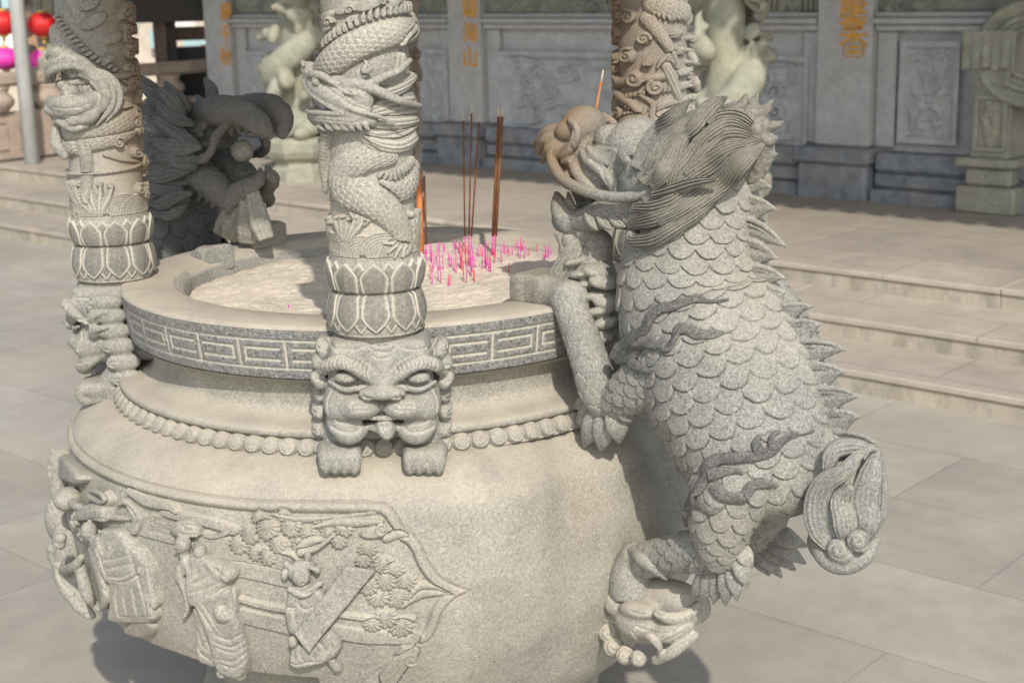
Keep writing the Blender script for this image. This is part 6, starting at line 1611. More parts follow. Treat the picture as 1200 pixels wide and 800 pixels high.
S.f = np.maximum(sd2_[:, None, :], np.abs(S.ax[1])[None, :, None]-th_[:, None, :]).astype(np.float32)
for (x1, y1), (x0, y0) in zip(tips, base):
    L = math.hypot(x1-x0, y1-y0)
    for off, r_ in ((-0.085, 0.0062), (0.02, 0.0036)):
        for sgn in (1, -1):
            S.tube([DP(x0-6, y0+4+off*L, sgn*0.015), DP(x0+(x1-x0)*0.35, y0+(y1-y0)*0.35+off*L, sgn*0.011), DP(x0+(x1-x0)*0.7, y0+(y1-y0)*0.7+off*L*0.9, sgn*0.006), DP(x1-1, y1, 0.0)], [r_, r_*0.95, r_*0.8, 0.0022], 0.002)
S.tube([DP(x-6, y+3, 0.0) for x, y in [(858, 196)]+base+[(986, 522)]], np.interp(np.linspace(0, 1, 15), [0, .5, 1], [0.020, 0.024, 0.018]), 0.008)
S.build('dorsal_fin', MD, drg)
# flame shaped ribbons lying on shoulder and haunch ----------------
MRB = MT['ribbon'] = stone('ribbon', (0.135, 0.135, 0.13), 0.75, dust=0.05, patch=0.1)
def ribbon(P, w):
    mb = MB(); Q, N = [], []
    for x, y in P: p, nn, ok = hit(bv, x, y, 0.006, 0.15); Q.append(p); N.append(nn)
    dep_ = np.array([(q-CAMP)@_fw for q in Q])
    for _ in range(2):
        sm = dep_.copy(); sm[1:-1] = 0.25*dep_[:-2]+0.5*dep_[1:-1]+0.25*dep_[2:]; dep_ = np.minimum(sm, dep_+0.003)
    Q = [CAMP+(q-CAMP)*(d_/((q-CAMP)@_fw)) for q, d_ in zip(Q, dep_)]
    lobe_mb(mb, Q, np.array(N), np.array(w, float)*1.3/555, 0.0062, 0.5, 18, 70, 0.0); return mb
def ribbons(name, lst):
    mb = MB()
    for P, w in lst: b_ = ribbon(P, w); mb.add(np.vstack(b_.V), b_.F)
    return mb.build(name, MRB, drg, True)
ribbons('shoulder_flame', [
 ([(716, 420), (728, 408), (742, 398), (758, 386), (764, 372), (776, 362), (790, 360), (806, 354), (818, 350), (832, 351), (854, 352)], [3, 7, 7, 6, 5, 5, 5, 4, 4, 3, 1]),
 ([(722, 424), (742, 412), (758, 402), (772, 400), (784, 408), (792, 396), (796, 388), (808, 386), (818, 392), (834, 392), (858, 388)], [3, 7, 8, 7, 6, 5, 5, 5, 5, 4, 1]),
 ([(738, 412), (742, 424), (752, 432), (766, 436)], [6, 6, 4, 1])])
ribbons('haunch_flame', [
 ([(806, 615), (809, 596), (816, 578), (826, 564), (832, 546), (846, 536), (862, 535), (882, 534), (904, 528), (915, 516), (930, 508), (952, 505)], [4, 7, 8, 8, 7, 6, 5, 5, 5, 4, 3, 1]),
 ([(890, 530), (886, 518), (892, 508)], [5, 4, 1]), ([(905, 526), (904, 512), (914, 504)], [4, 3, 1]),
 ([(838, 566), (846, 578), (860, 582), (874, 580), (882, 568), (894, 566), (912, 568)], [6, 6, 6, 6, 5, 4, 1]),
 ([(832, 556), (846, 553), (862, 552), (872, 555)], [6, 5, 3, 1]),
 ([(810, 596), (822, 590), (834, 598), (848, 596)], [5, 5, 4, 1])])
# tail -------------------------------------------------------------
S = SDF((1.16, -0.12, 0.72), (1.52, 0.16, 1.10), 0.004, FRD)
S.tube([DP(965, 520, 0.0), DP(985, 560, 0.02), DP(985, 610, 0.02), DP(985, 640, 0.01)], [0.05, 0.06, 0.066, 0.045], 0.0)
S.ell(DP(985, 640, 0.01), (0.075, 0.05, 0.05), 0.02, rot=FRD)
tailb = S.build('tail', MD, drg)
def tlock(P, w, ng, th=0.022):
    Q = [DP(*q) for q in P]; mb = MB(); lobe_mb(mb, Q, np.array([camn(q) for q in Q]), np.array(w, float)/560, th, ng, 48, 50, 0.004)
    mb.build('tail_lock', MD, tailb, True)
tlock([(1028, 527, 0.03), (1000, 523, 0.05), (978, 528, 0.07), (970, 545, 0.08), (969, 556, 0.08)], [2, 9, 11, 10, 4], 4)
tlock([(1020, 525, 0.05), (1004, 535, 0.07), (990, 552, 0.085), (967, 566, 0.09), (957, 590, 0.09), (960, 620, 0.085), (978, 646, 0.08)], [3, 8, 11, 14, 15, 13, 6], 5)
tlock([(998, 570, 0.075), (985, 585, 0.08), (990, 610, 0.085), (992, 638, 0.08)], [4, 12, 14, 7], 5, 0.016)
tlock([(1028, 524, 0.02), (1020, 555, 0.035), (1012, 585, 0.045), (1016, 610, 0.05), (1004, 636, 0.06)], [3, 14, 17, 16, 7], 6)
tlock([(1030, 530, -0.02), (1032, 560, -0.02), (1030, 600, -0.01), (1016, 632, 0.0)], [3, 8, 9, 6], 3)
S = SDF((1.20, -0.02, 0.72), (1.46, 0.16, 0.90), 0.0028, FRD)
for (x, y, r_) in ((985, 645, 0.030), (1007, 634, 0.027)): S.ell(DP(x, y, 0.085), (r_*1.05, 0.02, r_*0.9), 0.004, rot=FRD)
engrave(S, [([(x+(15-1.3*t)*math.cos(t), y+(13-1.15*t)*math.sin(t)) for t in np.linspace(0, 10.5, 30)], 1.5, 's') for x, y in ((984, 644), (1006, 633))])
S.tube([DP(955, 625, 0.05), DP(965, 650, 0.07), DP(985, 662, 0.075), DP(1010, 655, 0.06), DP(1026, 635, 0.03)], [0.014, 0.020, 0.020, 0.018, 0.012], 0.01)
S.build('tail_curl', MD, tailb)
# beard and the curled cloud that props the jaw --------------------
mb = MB()
for (P, w, ng) in (([(684, 272, 0.03), (672, 296, 0.045), (660, 318, 0.05), (648, 338, 0.05)], [8, 13, 15, 14], 5), ([(692, 280, 0.01), (682, 305, 0.02), (672, 325, 0.02)], [10, 14, 14], 5)):
    Q = [DP(*q) for q in P]; lobe_mb(mb, Q, np.array([camn(q) for q in Q]), np.array(w, float)/515, 0.022, ng, 60, 40, 0.0035)
mb.build('beard', MT['granite_carved'], drg, True)
S = SDF((0.56, -0.16, 1.10), (0.96, 0.12, 1.48), 0.0036, FRD)
c = DP(670, 282, 0.04); S.ell(c, (0.026, 0.022, 0.024), 0.0, rot=FRD); S.ell(DP(686, 270, 0.03), (0.026, 0.03, 0.024), 0.01, rot=FRD)
n_ = camn(c); e1_ = np.cross(ZV, n_); e1_ /= np.linalg.norm(e1_); e2_ = np.cross(n_, e1_)
S.tube([c+n_*0.022+e1_*0.021*(1-t/13)*math.cos(t)+e2_*0.019*(1-t/13)*math.sin(t) for t in np.linspace(0, 11, 28)], [0.0024]*28, 0.002, 's', sub=1)
S.tube([DP(700, 285, 0), DP(695, 310, 0), DP(700, 350, -0.01), DP(712, 392, 0)], [0.035, 0.045, 0.06, 0.045], 0.02)
for i, (x, y, rx, rz) in enumerate(((686, 320, .045, .012), (700, 316, .040, .014), (690, 332, .048, .013), (708, 330, .042, .015), (698, 346, .05, .013), (712, 352, .04, .016), (704, 364, .045, .014), (692, 372, .04, .013), (710, 378, .04, .016), (704, 392, .04, .014), (676, 306, .03, .011))):
    S.ell(DP(x, y, 0.045-0.004*(i % 3)), (rx*0.8, 0.04, rz), 0.006, rot=np.array([DV*math.cos(.25*(-1)**i)+ZV*math.sin(.25*(-1)**i), TV, -DV*math.sin(.25*(-1)**i)+ZV*math.cos(.25*(-1)**i)]))
S.build('cloud_prop', MT['granite_carved'], drg, disp=lambda V: 0.004*(vnoise(V, 30, 4)-0.5))
# small beast head under the hind foot, part of the burner ----------
S = SDF((0.72, -0.10, 0.40), (1.14, 0.24, 0.70), 0.0027, FRD)
def bt(x, y, t=0.075): return DP(x, y, t)
def bx_(c, r, ang=0.0, k=0.012, op='u'): S.ell(bt(*c), r, k, op, rot=np.array([DV*math.cos(ang)+ZV*math.sin(ang), TV, -DV*math.sin(ang)+ZV*math.cos(ang)]))
S.tube([bt(728, 706, 0.0), bt(757, 712, 0.03)], [0.07, 0.06], 0.0)
bx_((752, 728, .075), (0.070, 0.055, 0.046), -0.1, 0.02); bx_((785, 738, .075), (0.068, 0.046, 0.030), 0.45, 0.02)
bx_((748, 714, .10), (0.050, 0.030, 0.020), 0.1)
S.tube([bt(775, 700, 0.03), bt(795, 706, 0.03), bt(815, 712, 0.01)], [0.048, 0.050, 0.036], 0.02)
S.tube([bt(770, 718, 0.11), bt(785, 724, 0.105), bt(806, 720, 0.07), bt(818, 708, 0.04)], [0.010, 0.014, 0.014, 0.008], 0.006)
S.tube([bt(752, 744, 0.130), bt(763, 746, 0.135), bt(771, 756, 0.128), (bt(774, 767, 0.115))], [0.006, 0.010, 0.010, 0.005], 0.004)
bx_((764, 755, .130), (0.018, 0.016, 0.011), -0.4, 0.004, 's')
S.tube([bt(770, 772, 0.105), bt(790, 762, 0.105), bt(814, 744, 0.075)], [0.013, 0.014, 0.010], 0.008)
bx_((722, 706, .08), (0.030, 0.03, 0.030), 0, 0.01)
LN = [([(776, 764), (790, 756), (804, 747), (817, 738)], 1.8, 's'), ([(746, 734), (760, 739), (775, 742), (790, 740), (802, 732)], 1.5, 's'), ([(738, 716), (752, 720), (766, 716)], 1.3, 's'), ([(776, 752), (788, 747), (800, 741)], 1.2, 's'),
      ([(766, 716), (776, 722), (787, 719), (798, 722), (808, 716)], 1.4, 's'), ([(740, 740), (748, 750), (756, 758)], 1.3, 's')]
for i in range(5): LN.append(([(786+6*i, 757-3.4*i), (788+6*i, 752-3.4*i)], 0.9, 's'))
for i, (x, y, r_) in enumerate(((717, 720, .027), (713, 740, .027), (719, 757, .026), (733, 767, .024), (748, 771, .020))):
    S.ell(bt(x, y, 0.055+0.012*i), (r_,)*3, 0.004)
    LN.append(([(x+(13-1.05*t)*math.cos(t+i)*r_/.027*0.82, y+(13-1.05*t)*math.sin(t+i)*r_/.027*0.82) for t in np.linspace(0, 11.5, 30)], 1.25, 's'))
engrave(S, LN)
S.build('foot_bracket', MT['granite'], burner)
# ------------------------------------------------------------------ ash and incense
m = bpy.data.materials.new('ash'); m.use_nodes = True; nt = m.node_tree; b = nt.nodes['Principled BSDF']
tc = nt.nodes.new('ShaderNodeTexCoord'); co = tc.outputs['Object']
def _nz(sc, det=4.0, ro=0.6):
    n = _n(nt, 'ShaderNodeTexNoise', Scale=sc, Detail=det, Roughness=ro); nt.links.new(co, n.inputs['Vector']); return n.outputs[0]
cc = _mix(nt, (0.70, 0.625, 0.515), _ramp(nt, _nz(9.0), (0.3, 0.82), (0.7, 1.12)), 1.0, 'MULTIPLY')
cc = _mix(nt, cc, _ramp(nt, _nz(140.0, 3.0, 0.7), (0.32, 0.80), (0.6, 1.08)), 1.0, 'MULTIPLY')
cc = _mix(nt, cc, (0.30, 0.22, 0.16), _ramp(nt, _nz(75.0, 3.0, 0.7), (0.60, 0.0), (0.70, 0.4)))
nt.links.new(cc, b.inputs['Base Color']); b.inputs['Roughness'].default_value = 0.95
bp = _n(nt, 'ShaderNodeBump', Strength=0.45, Distance=0.006); nt.links.new(_nz(110.0, 4.0, 0.7), bp.inputs['Height']); nt.links.new(bp.outputs[0], b.inputs['Normal'])
MT['ash'] = m
na, nr = 260, 110
a = np.linspace(0, 2*np.pi, na, endpoint=False); r = 0.5235*np.linspace(0.001, 1, nr)**0.8
X = r[None]*np.sin(a)[:, None]; Y = -r[None]*np.cos(a)[:, None]
P_ = np.stack([X, Y, 0*X], -1)
def ash_z(p):
    q = np.hypot(p[..., 0], p[..., 1])
    return ZASH+0.012+0.036*p[..., 0]+0.016*np.exp(-(((p[..., 0]-0.08)/0.25)**2+((p[..., 1]-0.25)/0.25)**2))+0.012*(vnoise(p, 8, 1)-0.5)+0.006*(vnoise(p, 26, 2)-0.5)+0.005*(vnoise(p, 70, 3)-0.5)+0.004*(vnoise(p, 150, 4)-0.5)-0.008*np.exp(-((q-0.522)/0.03)**2)
Z = ash_z(P_)
ash = mesh_obj('ash_bed', np.stack([X, Y, Z], -1).reshape(-1, 3), grid_faces(na, nr, True, True), MT['ash'], None, True)
tag(ash, 'pale lumpy incense ash filling the bowl of the stone burner', 'ash', kind='stuff')
fix_normals(ash)
MT['pink_stub'] = plain('pink_stub', (0.72, 0.03, 0.42), 0.6, 0.2, 40.0); MT['red_stub'] = plain('red_stub', (0.70, 0.06, 0.10), 0.6, 0.2, 40.0)
MT['joss'] = plain('joss_brown', (0.20, 0.085, 0.035), 0.8, 0.25, 60.0); MT['joss_light'] = plain('joss_orange', (0.50, 0.19, 0.05), 0.7, 0.2, 40.0); MT['joss_tip'] = plain('joss_ash', (0.62, 0.55, 0.42), 0.9)
MT['bark'] = plain('joss_sheath', (0.62, 0.20, 0.06), 0.7, 0.2, 30.0)
def ash_hit(px, py):
    p = on_z(px, py, ZASH)
    for _ in range(4): p = on_z(px, py, float(ash_z(p)))
    return p
stubs = [(503, 312, 30), (508, 318, 36), (513, 308, 22), (519, 316, 34), (524, 306, 20), (527, 312, 16), (534, 302, 18), (539, 314, 26), (544, 318, 36), (548, 308, 24), (552, 322, 28), (556, 314, 30), (561, 304, 16), (567, 316, 34), (571, 308, 18), (576, 302, 14), (579, 300, 26), (592, 300, 18), (604, 295, 12), (607, 303, 22), (617, 301, 14), (638, 304, 16), (642, 300, 14), (646, 303, 10), (516, 328, 20), (545, 331, 22), (556, 330, 18), (528, 336, 14), (505, 330, 16), (511, 297, 12), (521, 297, 12), (541, 296, 12), (583, 306, 20), (574, 318, 22), (531, 321, 24), (549, 325, 26), (563, 300, 14), (533, 291, 10), (597, 299, 12), (612, 292, 12), (630, 296, 10), (500, 306, 14), (498, 322, 18), (338, 362, 6), (597, 316, 10)]
rr = random.Random(11)
def stub(px, py, hpx, mat, label, n=1):
    p = ash_hit(px, py); h = hpx/1727.3*3.9
    tilt = np.array([rr.gauss(0, 0.05), rr.gauss(0, 0.05), 1.0])
    mb = MB()
    mb.tube([p-tilt*0.02, p+tilt*h*0.5, p+tilt*h], [0.0013, 0.0013, 0.0012], 6)
    o = mb.build('incense_stub', mat, None, True)
    tag(o, label, 'incense stub', 'burnt incense stubs in the ash')
for (px, py, h) in stubs:
    for j in range(rr.choice((1, 2, 2, 3))):
        red = rr.random() < 0.25
        stub(px+rr.gauss(0, 2.2), py+rr.gauss(0, 1.5), h*rr.uniform(0.6, 1.15), MT['red_stub'] if red else MT['pink_stub'], 'thin red burnt incense stub standing in the pale ash' if red else 'thin magenta burnt incense stub standing in the pale ash')
def joss(base, tip, r, label, light=0.0, mat=None):
    p = ash_hit(*base); d = ray(*tip); n = np.array([_fw[0], _fw[1], 0]); n /= np.linalg.norm(n)
    q = CAMP+d*(((p-CAMP)@n)/(d@n)); L = q-p
    t = thing('incense_stick', label, 'incense stick', p, 'tall incense sticks')
    mb = MB(); mb.tube([p-L*0.04, p+L*0.16], [r*0.55, r*0.55], 8); mb.build('bamboo_core', MT['pink_stub'], t, True)
    mb = MB(); mb.tube([p+L*0.14, p+L*0.55, p+L*0.94], [r, r, r], 10); mb.build('incense_coat', mat or MT['joss'], t, True)
    mb = MB(); mb.tube([p+L*0.94, p+L*0.97, p+L], [r*0.95, r*0.8, r*0.5], 8); mb.build('burnt_tip', MT['joss_tip'], t, True)
joss((545, 300), (543, 131), 0.0024, 'thin dark incense stick, left one of the three standing close together')
joss((549, 300), (553, 122), 0.0024, 'thin dark incense stick, tallest and middle one of the three close together')
joss((551, 300), (562, 133), 0.0024, 'thin dark incense stick, right one of the three, leaning right')
for dx, lb in ((-1.6, 'brown incense stick, left half of the thick paired sticks'), (1.6, 'brown incense stick, right half of the thick paired sticks')): joss((578+dx, 300), (587+dx*1.3, 126), 0.0042, lb, mat=MT['joss'])
joss((500, 300), (497, 200), 0.0028, 'brown incense stick rising close to the right edge of the front column')
joss((664, 318), (707, 82), 0.0030, 'orange incense stick leaning behind the big dragon snout', mat=MT['joss_light'])
p = ash_hit(494, 300); mb = MB(); 
for k in range(1): mb.tube([p-ZV*0.02, p+ZV*0.10, p+ZV*0.24], [0.009, 0.0085, 0.008], 12)
o = mb.build('incense_bundle', MT['bark'], None, True); tag(o, 'thick orange incense bundle half hidden by the front column', 'incense bundle')
# ------------------------------------------------------------------ rear dragon: the same beast on the opposite side
o = drg.copy(); COL.objects.link(o)
o.location = (-drg.location.x, -drg.location.y, drg.location.z); o.rotation_euler = (0, 0, math.pi)
o['label'] = 'shade-toned stone dragon at the back of the burner with a ball in its open jaws'
SKIP = ('head', 'whisker', 'mane_lock', 'crest', 'beard', 'cloud_prop', 'jaw_fur')
for ch in list(drg.children):
    if ch.name.split('.')[0] in SKIP: continue
    c = ch.copy(); COL.objects.link(c); mi = ch.matrix_parent_inverse.copy(); c.parent = o; c.matrix_parent_inverse = mi
    for g in list(ch.children):
        d = g.copy(); COL.objects.link(d); mi = g.matrix_parent_inverse.copy(); d.parent = c; d.matrix_parent_inverse = mi
RL = Matrix.Translation(-Vector(o.location))
def rear_part(ob):
    # built in place: undo the half turn of its dragon
    ob.parent = o; ob.matrix_parent_inverse = Matrix.Rotation(-math.pi, 4, 'Z')@RL
    return ob
RFR = np.array([-DV, TV, ZV])
def RP(x, y, t=0.0): return on_plane(x, y, TV, t)
S = SDF((0.26, -0.24, 1.24), (1.12, 0.24, 1.76), 0.0045, RFR)
def rt(P, r, k=0.006, op='u', both_=True):
    Q = [RP(*q) for q in P]; S.tube(Q, r, k, op, 4)
    if both_: S.tube([q-TV*(2*(q@TV)) for q in Q], r, k, op, 4)
def re(c, r, k=0.01, op='u', both_=True, ang=0.0):
    A = np.array([-DV*math.cos(ang)+ZV*math.sin(ang), TV, DV*math.sin(ang)+ZV*math.cos(ang)]); p = RP(*c); S.ell(p, r, k, op, rot=A)
    if both_ and c[2] != 0: S.ell(p-TV*(2*(p@TV)), r, k, op, rot=A)
re((195, 190, 0), (0.16, 0.13, 0.15), 0.0); re((215, 160, 0), (0.13, 0.10, 0.09), 0.04); re((245, 150, 0), (0.11, 0.085, 0.07), 0.03)
rt([(235, 135, .05), (262, 130, .06), (285, 132, .055), (305, 145, .04), (316, 160, .02)], [0.04, 0.042, 0.038, 0.030, 0.014], 0.02)
re((268, 130, 0), (0.05, 0.06, 0.035), 0.01); re((286, 140, 0), (0.08, 0.065, 0.03), 0.02)
re((300, 150, .035), (0.022, 0.02, 0.02), 0.006)
rt([(225, 200, .06), (250, 215, .06), (268, 232, .05), (285, 222, .04), (303, 212, .025), (305, 198, .012)], [0.055, 0.042, 0.034, 0.028, 0.020, 0.006], 0.02)
re((282, 228, 0), (0.06, 0.045, 0.02), 0.015); re((290, 196, 0), (0.03, 0.03, 0.02), 0.008)
rt([(258, 175, .04), (275, 190, .03), (292, 196, .02)], [0.045, 0.035, 0.02], 0.01, 's')
for i in range(5): rt([(270+9*i, 146-1.5*i+i*i*0.8, .058-.004*i), (271+9*i, 156-1.5*i+i*i*0.8, .054-.004*i)], [0.010, 0.006], 0.003)
rt([(168, 190, .12), (195, 190, .13), (225, 190, .12), (245, 180, .10), (253, 160, .085), (266, 146, .075)], [0.008, 0.012, 0.014, 0.014, 0.013, 0.011], 0.002)
rt([(238, 148, .085), (226, 150, .092), (214, 158, .095)], [0.015, 0.018, 0.010], 0.006); re((234, 157, .085), (0.02, 0.012, 0.014), 0.004)
rt([(220, 140, .06), (205, 128, .07), (198, 108, .075), (195, 98, .07)], [0.028, 0.024, 0.016, 0.008], 0.006)
rt([(205, 150, .08), (185, 135, .09), (172, 118, .09)], [0.03, 0.026, 0.008], 0.006)
for i in range(5): rt([(228+8*i, 212+5*i, .07), (236+8*i, 226+4*i, .075), (230+9*i, 236+4*i, .07)], [0.018, 0.013, 0.003], 0.004)
engrave(S, [([(170+6*i, 150+9*i), (195+5*i, 160+7*i), (215+4*i, 172+5*i)], 1.8, 's') for i in range(5)]+[([(225, 170), (236, 168), (246, 172)], 1.5, 's'), ([(232, 180), (246, 188), (258, 200)], 1.6, 's')])
rh = rear_part(S.build('head', MT['granite_rear_shaded'], None, disp=lambda V: 0.007*(vnoise(V, 28, 3)-0.5)+0.005*(vnoise(V, 70, 5)-0.5), attrs={'stain': lambda V: 0.2*sstep(0.72, 0.58, -(V@DV))}))
mb = MB()
rr = random.Random(21)
for i in range(26):
    f = i/25; x0 = 232-18*abs(f-0.5)*2+rr.uniform(-8, 8); y0 = 128+112*f; L = rr.uniform(42, 66); a_ = math.radians(-34+52*f+rr.uniform(-9, 9))
    x1, y1 = x0-L*math.cos(a_), y0+L*math.sin(a_)-6
    Q = [RP(x0-(x0-x1)*g, y0+(y1-y0)*g+5*math.sin(g*5+i), 0.10+0.05*g+0.012*(i % 3)) for g in (0, 0.35, 0.7, 1)]
    lobe_mb(mb, Q, np.array([camn(q) for q in Q]), np.array([0.3, 0.9, 1.0, 0.75, 0.08])*rr.uniform(7, 11)/390, 0.020, 3, 36, 26, 0.007)
for (P, w) in (([(222, 130), (208, 114), (196, 98)], 9), ([(205, 136), (190, 122), (176, 100)], 9)):
    Q = [RP(x, y, 0.10) for x, y in P]; lobe_mb(mb, Q, np.array([camn(q) for q in Q]), np.array([0.5, 1.0, 0.7, 0.08])*w/390, 0.03, 2, 36, 26, 0.005)
rear_part(mb.build('mane_lock', MT['granite_rear_shaded'], None, True))
mb = MB()
for q in range(1):
    c = RP(284, 177, 0.0); r_ = 13/400
    a_ = np.linspace(0, 2*np.pi, 28, endpoint=False); b_ = np.linspace(-math.pi/2+0.02, math.pi/2-0.02, 16)
    Vv = np.stack([c[0]+r_*np.cos(b_)[None]*np.cos(a_)[:, None], c[1]+r_*np.cos(b_)[None]*np.sin(a_)[:, None], c[2]+r_*np.sin(b_)[None]+0*a_[:, None]], -1)
ob = mesh_obj('mouth_ball', Vv.reshape(-1, 3), grid_faces(28, 16, True), MT['granite_carved'], None, True); fix_normals(ob); rear_part(ob)
mb = MB()
for (P, w) in (([(284, 230), (280, 250), (268, 280)], 13), ([(290, 228), (292, 255), (290, 285)], 13), ([(296, 225), (302, 252), (312, 280)], 11), ([(276, 228), (268, 250), (256, 274)], 9)):
    Q = [RP(x, y, 0.03) for x, y in P]; lobe_mb(mb, Q, np.array([camn(q) for q in Q]), np.array([0.7, 1, 1.1, 0.8])*w/400, 0.024, 4, 40, 30, 0.005)
rear_part(mb.build('beard', MT['granite_carved'], None, True))
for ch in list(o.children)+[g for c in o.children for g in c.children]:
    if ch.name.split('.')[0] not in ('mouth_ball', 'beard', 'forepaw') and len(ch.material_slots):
        ch.material_slots[0].link = 'OBJECT'; ch.material_slots[0].material = MT['granite_rear_shaded']  # canopy shade toned into these parts; ball, beard and forepaws keep paler stone
drg['group'] = o['group'] = 'stone dragons climbing the burner'
# ------------------------------------------------------------------ carved people of the front panel
FIG = MT['granite_carved']
HS = [0.72, -0.006]
def BPF(px, py, h=0.0): return BP3(px, py, h*HS[0]+HS[1])
pm = 1/560.0
def figure(name, x0, x1, y0, y1, hmax, draw, label, h=0.0027):
    pts = [BPF(x, y, q) for x in (x0, (x0+x1)/2, x1) for y in (y0, (y0+y1)/2, y1) for q in (-0.03, hmax)]
    pts = np.array(pts); c = BPF((x0+x1)/2, (y0+y1)/2, 0.0)
    a, s = BPX((x0+x1)/2, (y0+y1)/2); n = bpt(np.array(a), np.array(s), np.array(0.01))-bpt(np.array(a), np.array(s), np.array(0.0)); n /= np.linalg.norm(n)
    tg = np.cross(ZV, n); tg /= np.linalg.norm(tg); up = np.cross(n, tg); fr = np.array([tg, up, n])
    L = (pts-c)@fr.T
    S = SDF(L.min(0)-0.01, L.max(0)+0.01, h, fr, c)
    S.fr_ = fr
    S.folds_ = []
    draw(S, fr)
    if S.folds_: engrave(S, S.folds_, 0.002)
    # back plane: cut away what would sink deep into the vessel
    o = S.build(name, FIG, burner, disp=lambda V: 0.0008*(vnoise(V, 90, 5)-0.5)); o['label'] = label
    return o
def tb_(S, P, r, k=0.006, op='u', sub=4): S.tube([BPF(x, y, h) for x, y, h in P], np.asarray(r, float)*pm, k, op, sub)
def el_(S, c, r, k=0.005, op='u', ang=0.0):
    fr = S.fr_; A = np.array([fr[0]*math.cos(ang)+fr[1]*math.sin(ang), -fr[0]*math.sin(ang)+fr[1]*math.cos(ang), fr[2]])
    S.ell(BPF(*c), np.asarray(r, float)*pm, k, op, rot=A)
def face(S, x, y, h, r, turn=0.0, s=1.0):
    """a carved face of radius r px at x, y; turn moves the features to the side"""
    q = turn*r
    el_(S, (x, y, h), (r*0.86, r*1.05, r*0.9), 0.003)
    H_ = h+r*0.80*pm
    tb_(S, [(x+q*1.25, y-r*0.15, H_), (x+q*1.35, y+r*0.22, H_+0.003)], [r*0.10, r*0.17], 0.002, sub=1)
    for e in (-1, 1):
        el_(S, (x+q+e*r*0.36, y-r*0.10, H_-0.002), (r*0.20, r*0.12, r*0.16), 0.002, 's')
        el_(S, (x+q+e*r*0.36, y-r*0.10, H_-0.0045), (r*0.15, r*0.09, r*0.12), 0.001)
        tb_(S, [(x+q+e*r*0.15, y-r*0.28, H_), (x+q+e*r*0.5, y-r*0.33, H_-0.003)], [r*0.10, r*0.08], 0.002, sub=1)
        el_(S, (x+q*0.8+e*r*0.42, y+r*0.30, H_-0.004), (r*0.22, r*0.22, r*0.2), 0.003)
    tb_(S, [(x+q-r*0.25, y+r*0.52, H_-0.001), (x+q+r*0.25, y+r*0.52, H_-0.001)], [r*0.07, r*0.07], 0.001, 's', 1)
    el_(S, (x+q, y+r*0.68, H_-0.004), (r*0.26, r*0.14, r*0.2), 0.002)
    el_(S, (x-q*2.0+(-1 if turn > 0 else 1)*r*0.62, y+r*0.05, h+r*0.2*pm), (r*0.16, r*0.28, r*0.18), 0.002)
def folds(S, lines, w=1.5, op='s'):
    for P in lines: S.folds_.append(([(q[0], q[1]) for q in P], np.array([0.5, 1, 1, 0.5])*w*1.35, op))
def plate(S, poly, h0, bulge=0.006, k=0.004, tilt=None, inset=0.014, floor=None):
    """a raised shape with the outline drawn in pixels; h0 = height of its edge (number, or one per corner)"""
    hs = np.broadcast_to(np.asarray(h0, float), (len(poly),))
    P = np.array([S.loc(BPF(x, y, h)) for (x, y), h in zip(poly, hs)])
    if len(P) > 4: Pc = catmull(np.vstack([P, P[:1]]), 3)[:-1]
    else: Pc = P
    A = np.column_stack([np.ones(len(P)), P[:, 0], P[:, 1]]); co, *_ = np.linalg.lstsq(A, P[:, 2], rcond=None)
    lo, hi = Pc[:, :2].min(0)-0.01, Pc[:, :2].max(0)+0.01
    sl, g = S.blk([lo[0], lo[1], -1], [hi[0], hi[1], 1])
    if sl is None: return
    U, V_ = g[0][:, :, 0]+0*g[1][:, :, 0], g[1][:, :, 0]+0*g[0][:, :, 0]
    d2 = poly_sd(Pc[:, :2], U, V_)
    top = co[0]+co[1]*U+co[2]*V_+bulge*np.sqrt(np.clip(1-np.clip(1+d2/inset, 0, 1)**2, 0, 1))
    d = d2[:, :, None]; e = g[2]-top[:, :, None]
    h = np.clip(0.5+0.5*(d-e)/0.005, 0, 1); dd = e*(1-h)+d*h+0.005*h*(1-h)
    if floor is not None: dd = np.maximum(dd, (top[:, :, None]-floor)-g[2])
    S.comb(sl, dd.astype(np.float32), k, 'u')
def cvt(ox, oy, sc): return lambda L: [(ox+p[0]/sc, oy+p[1]/sc)+tuple(p[2:]) for p in L]
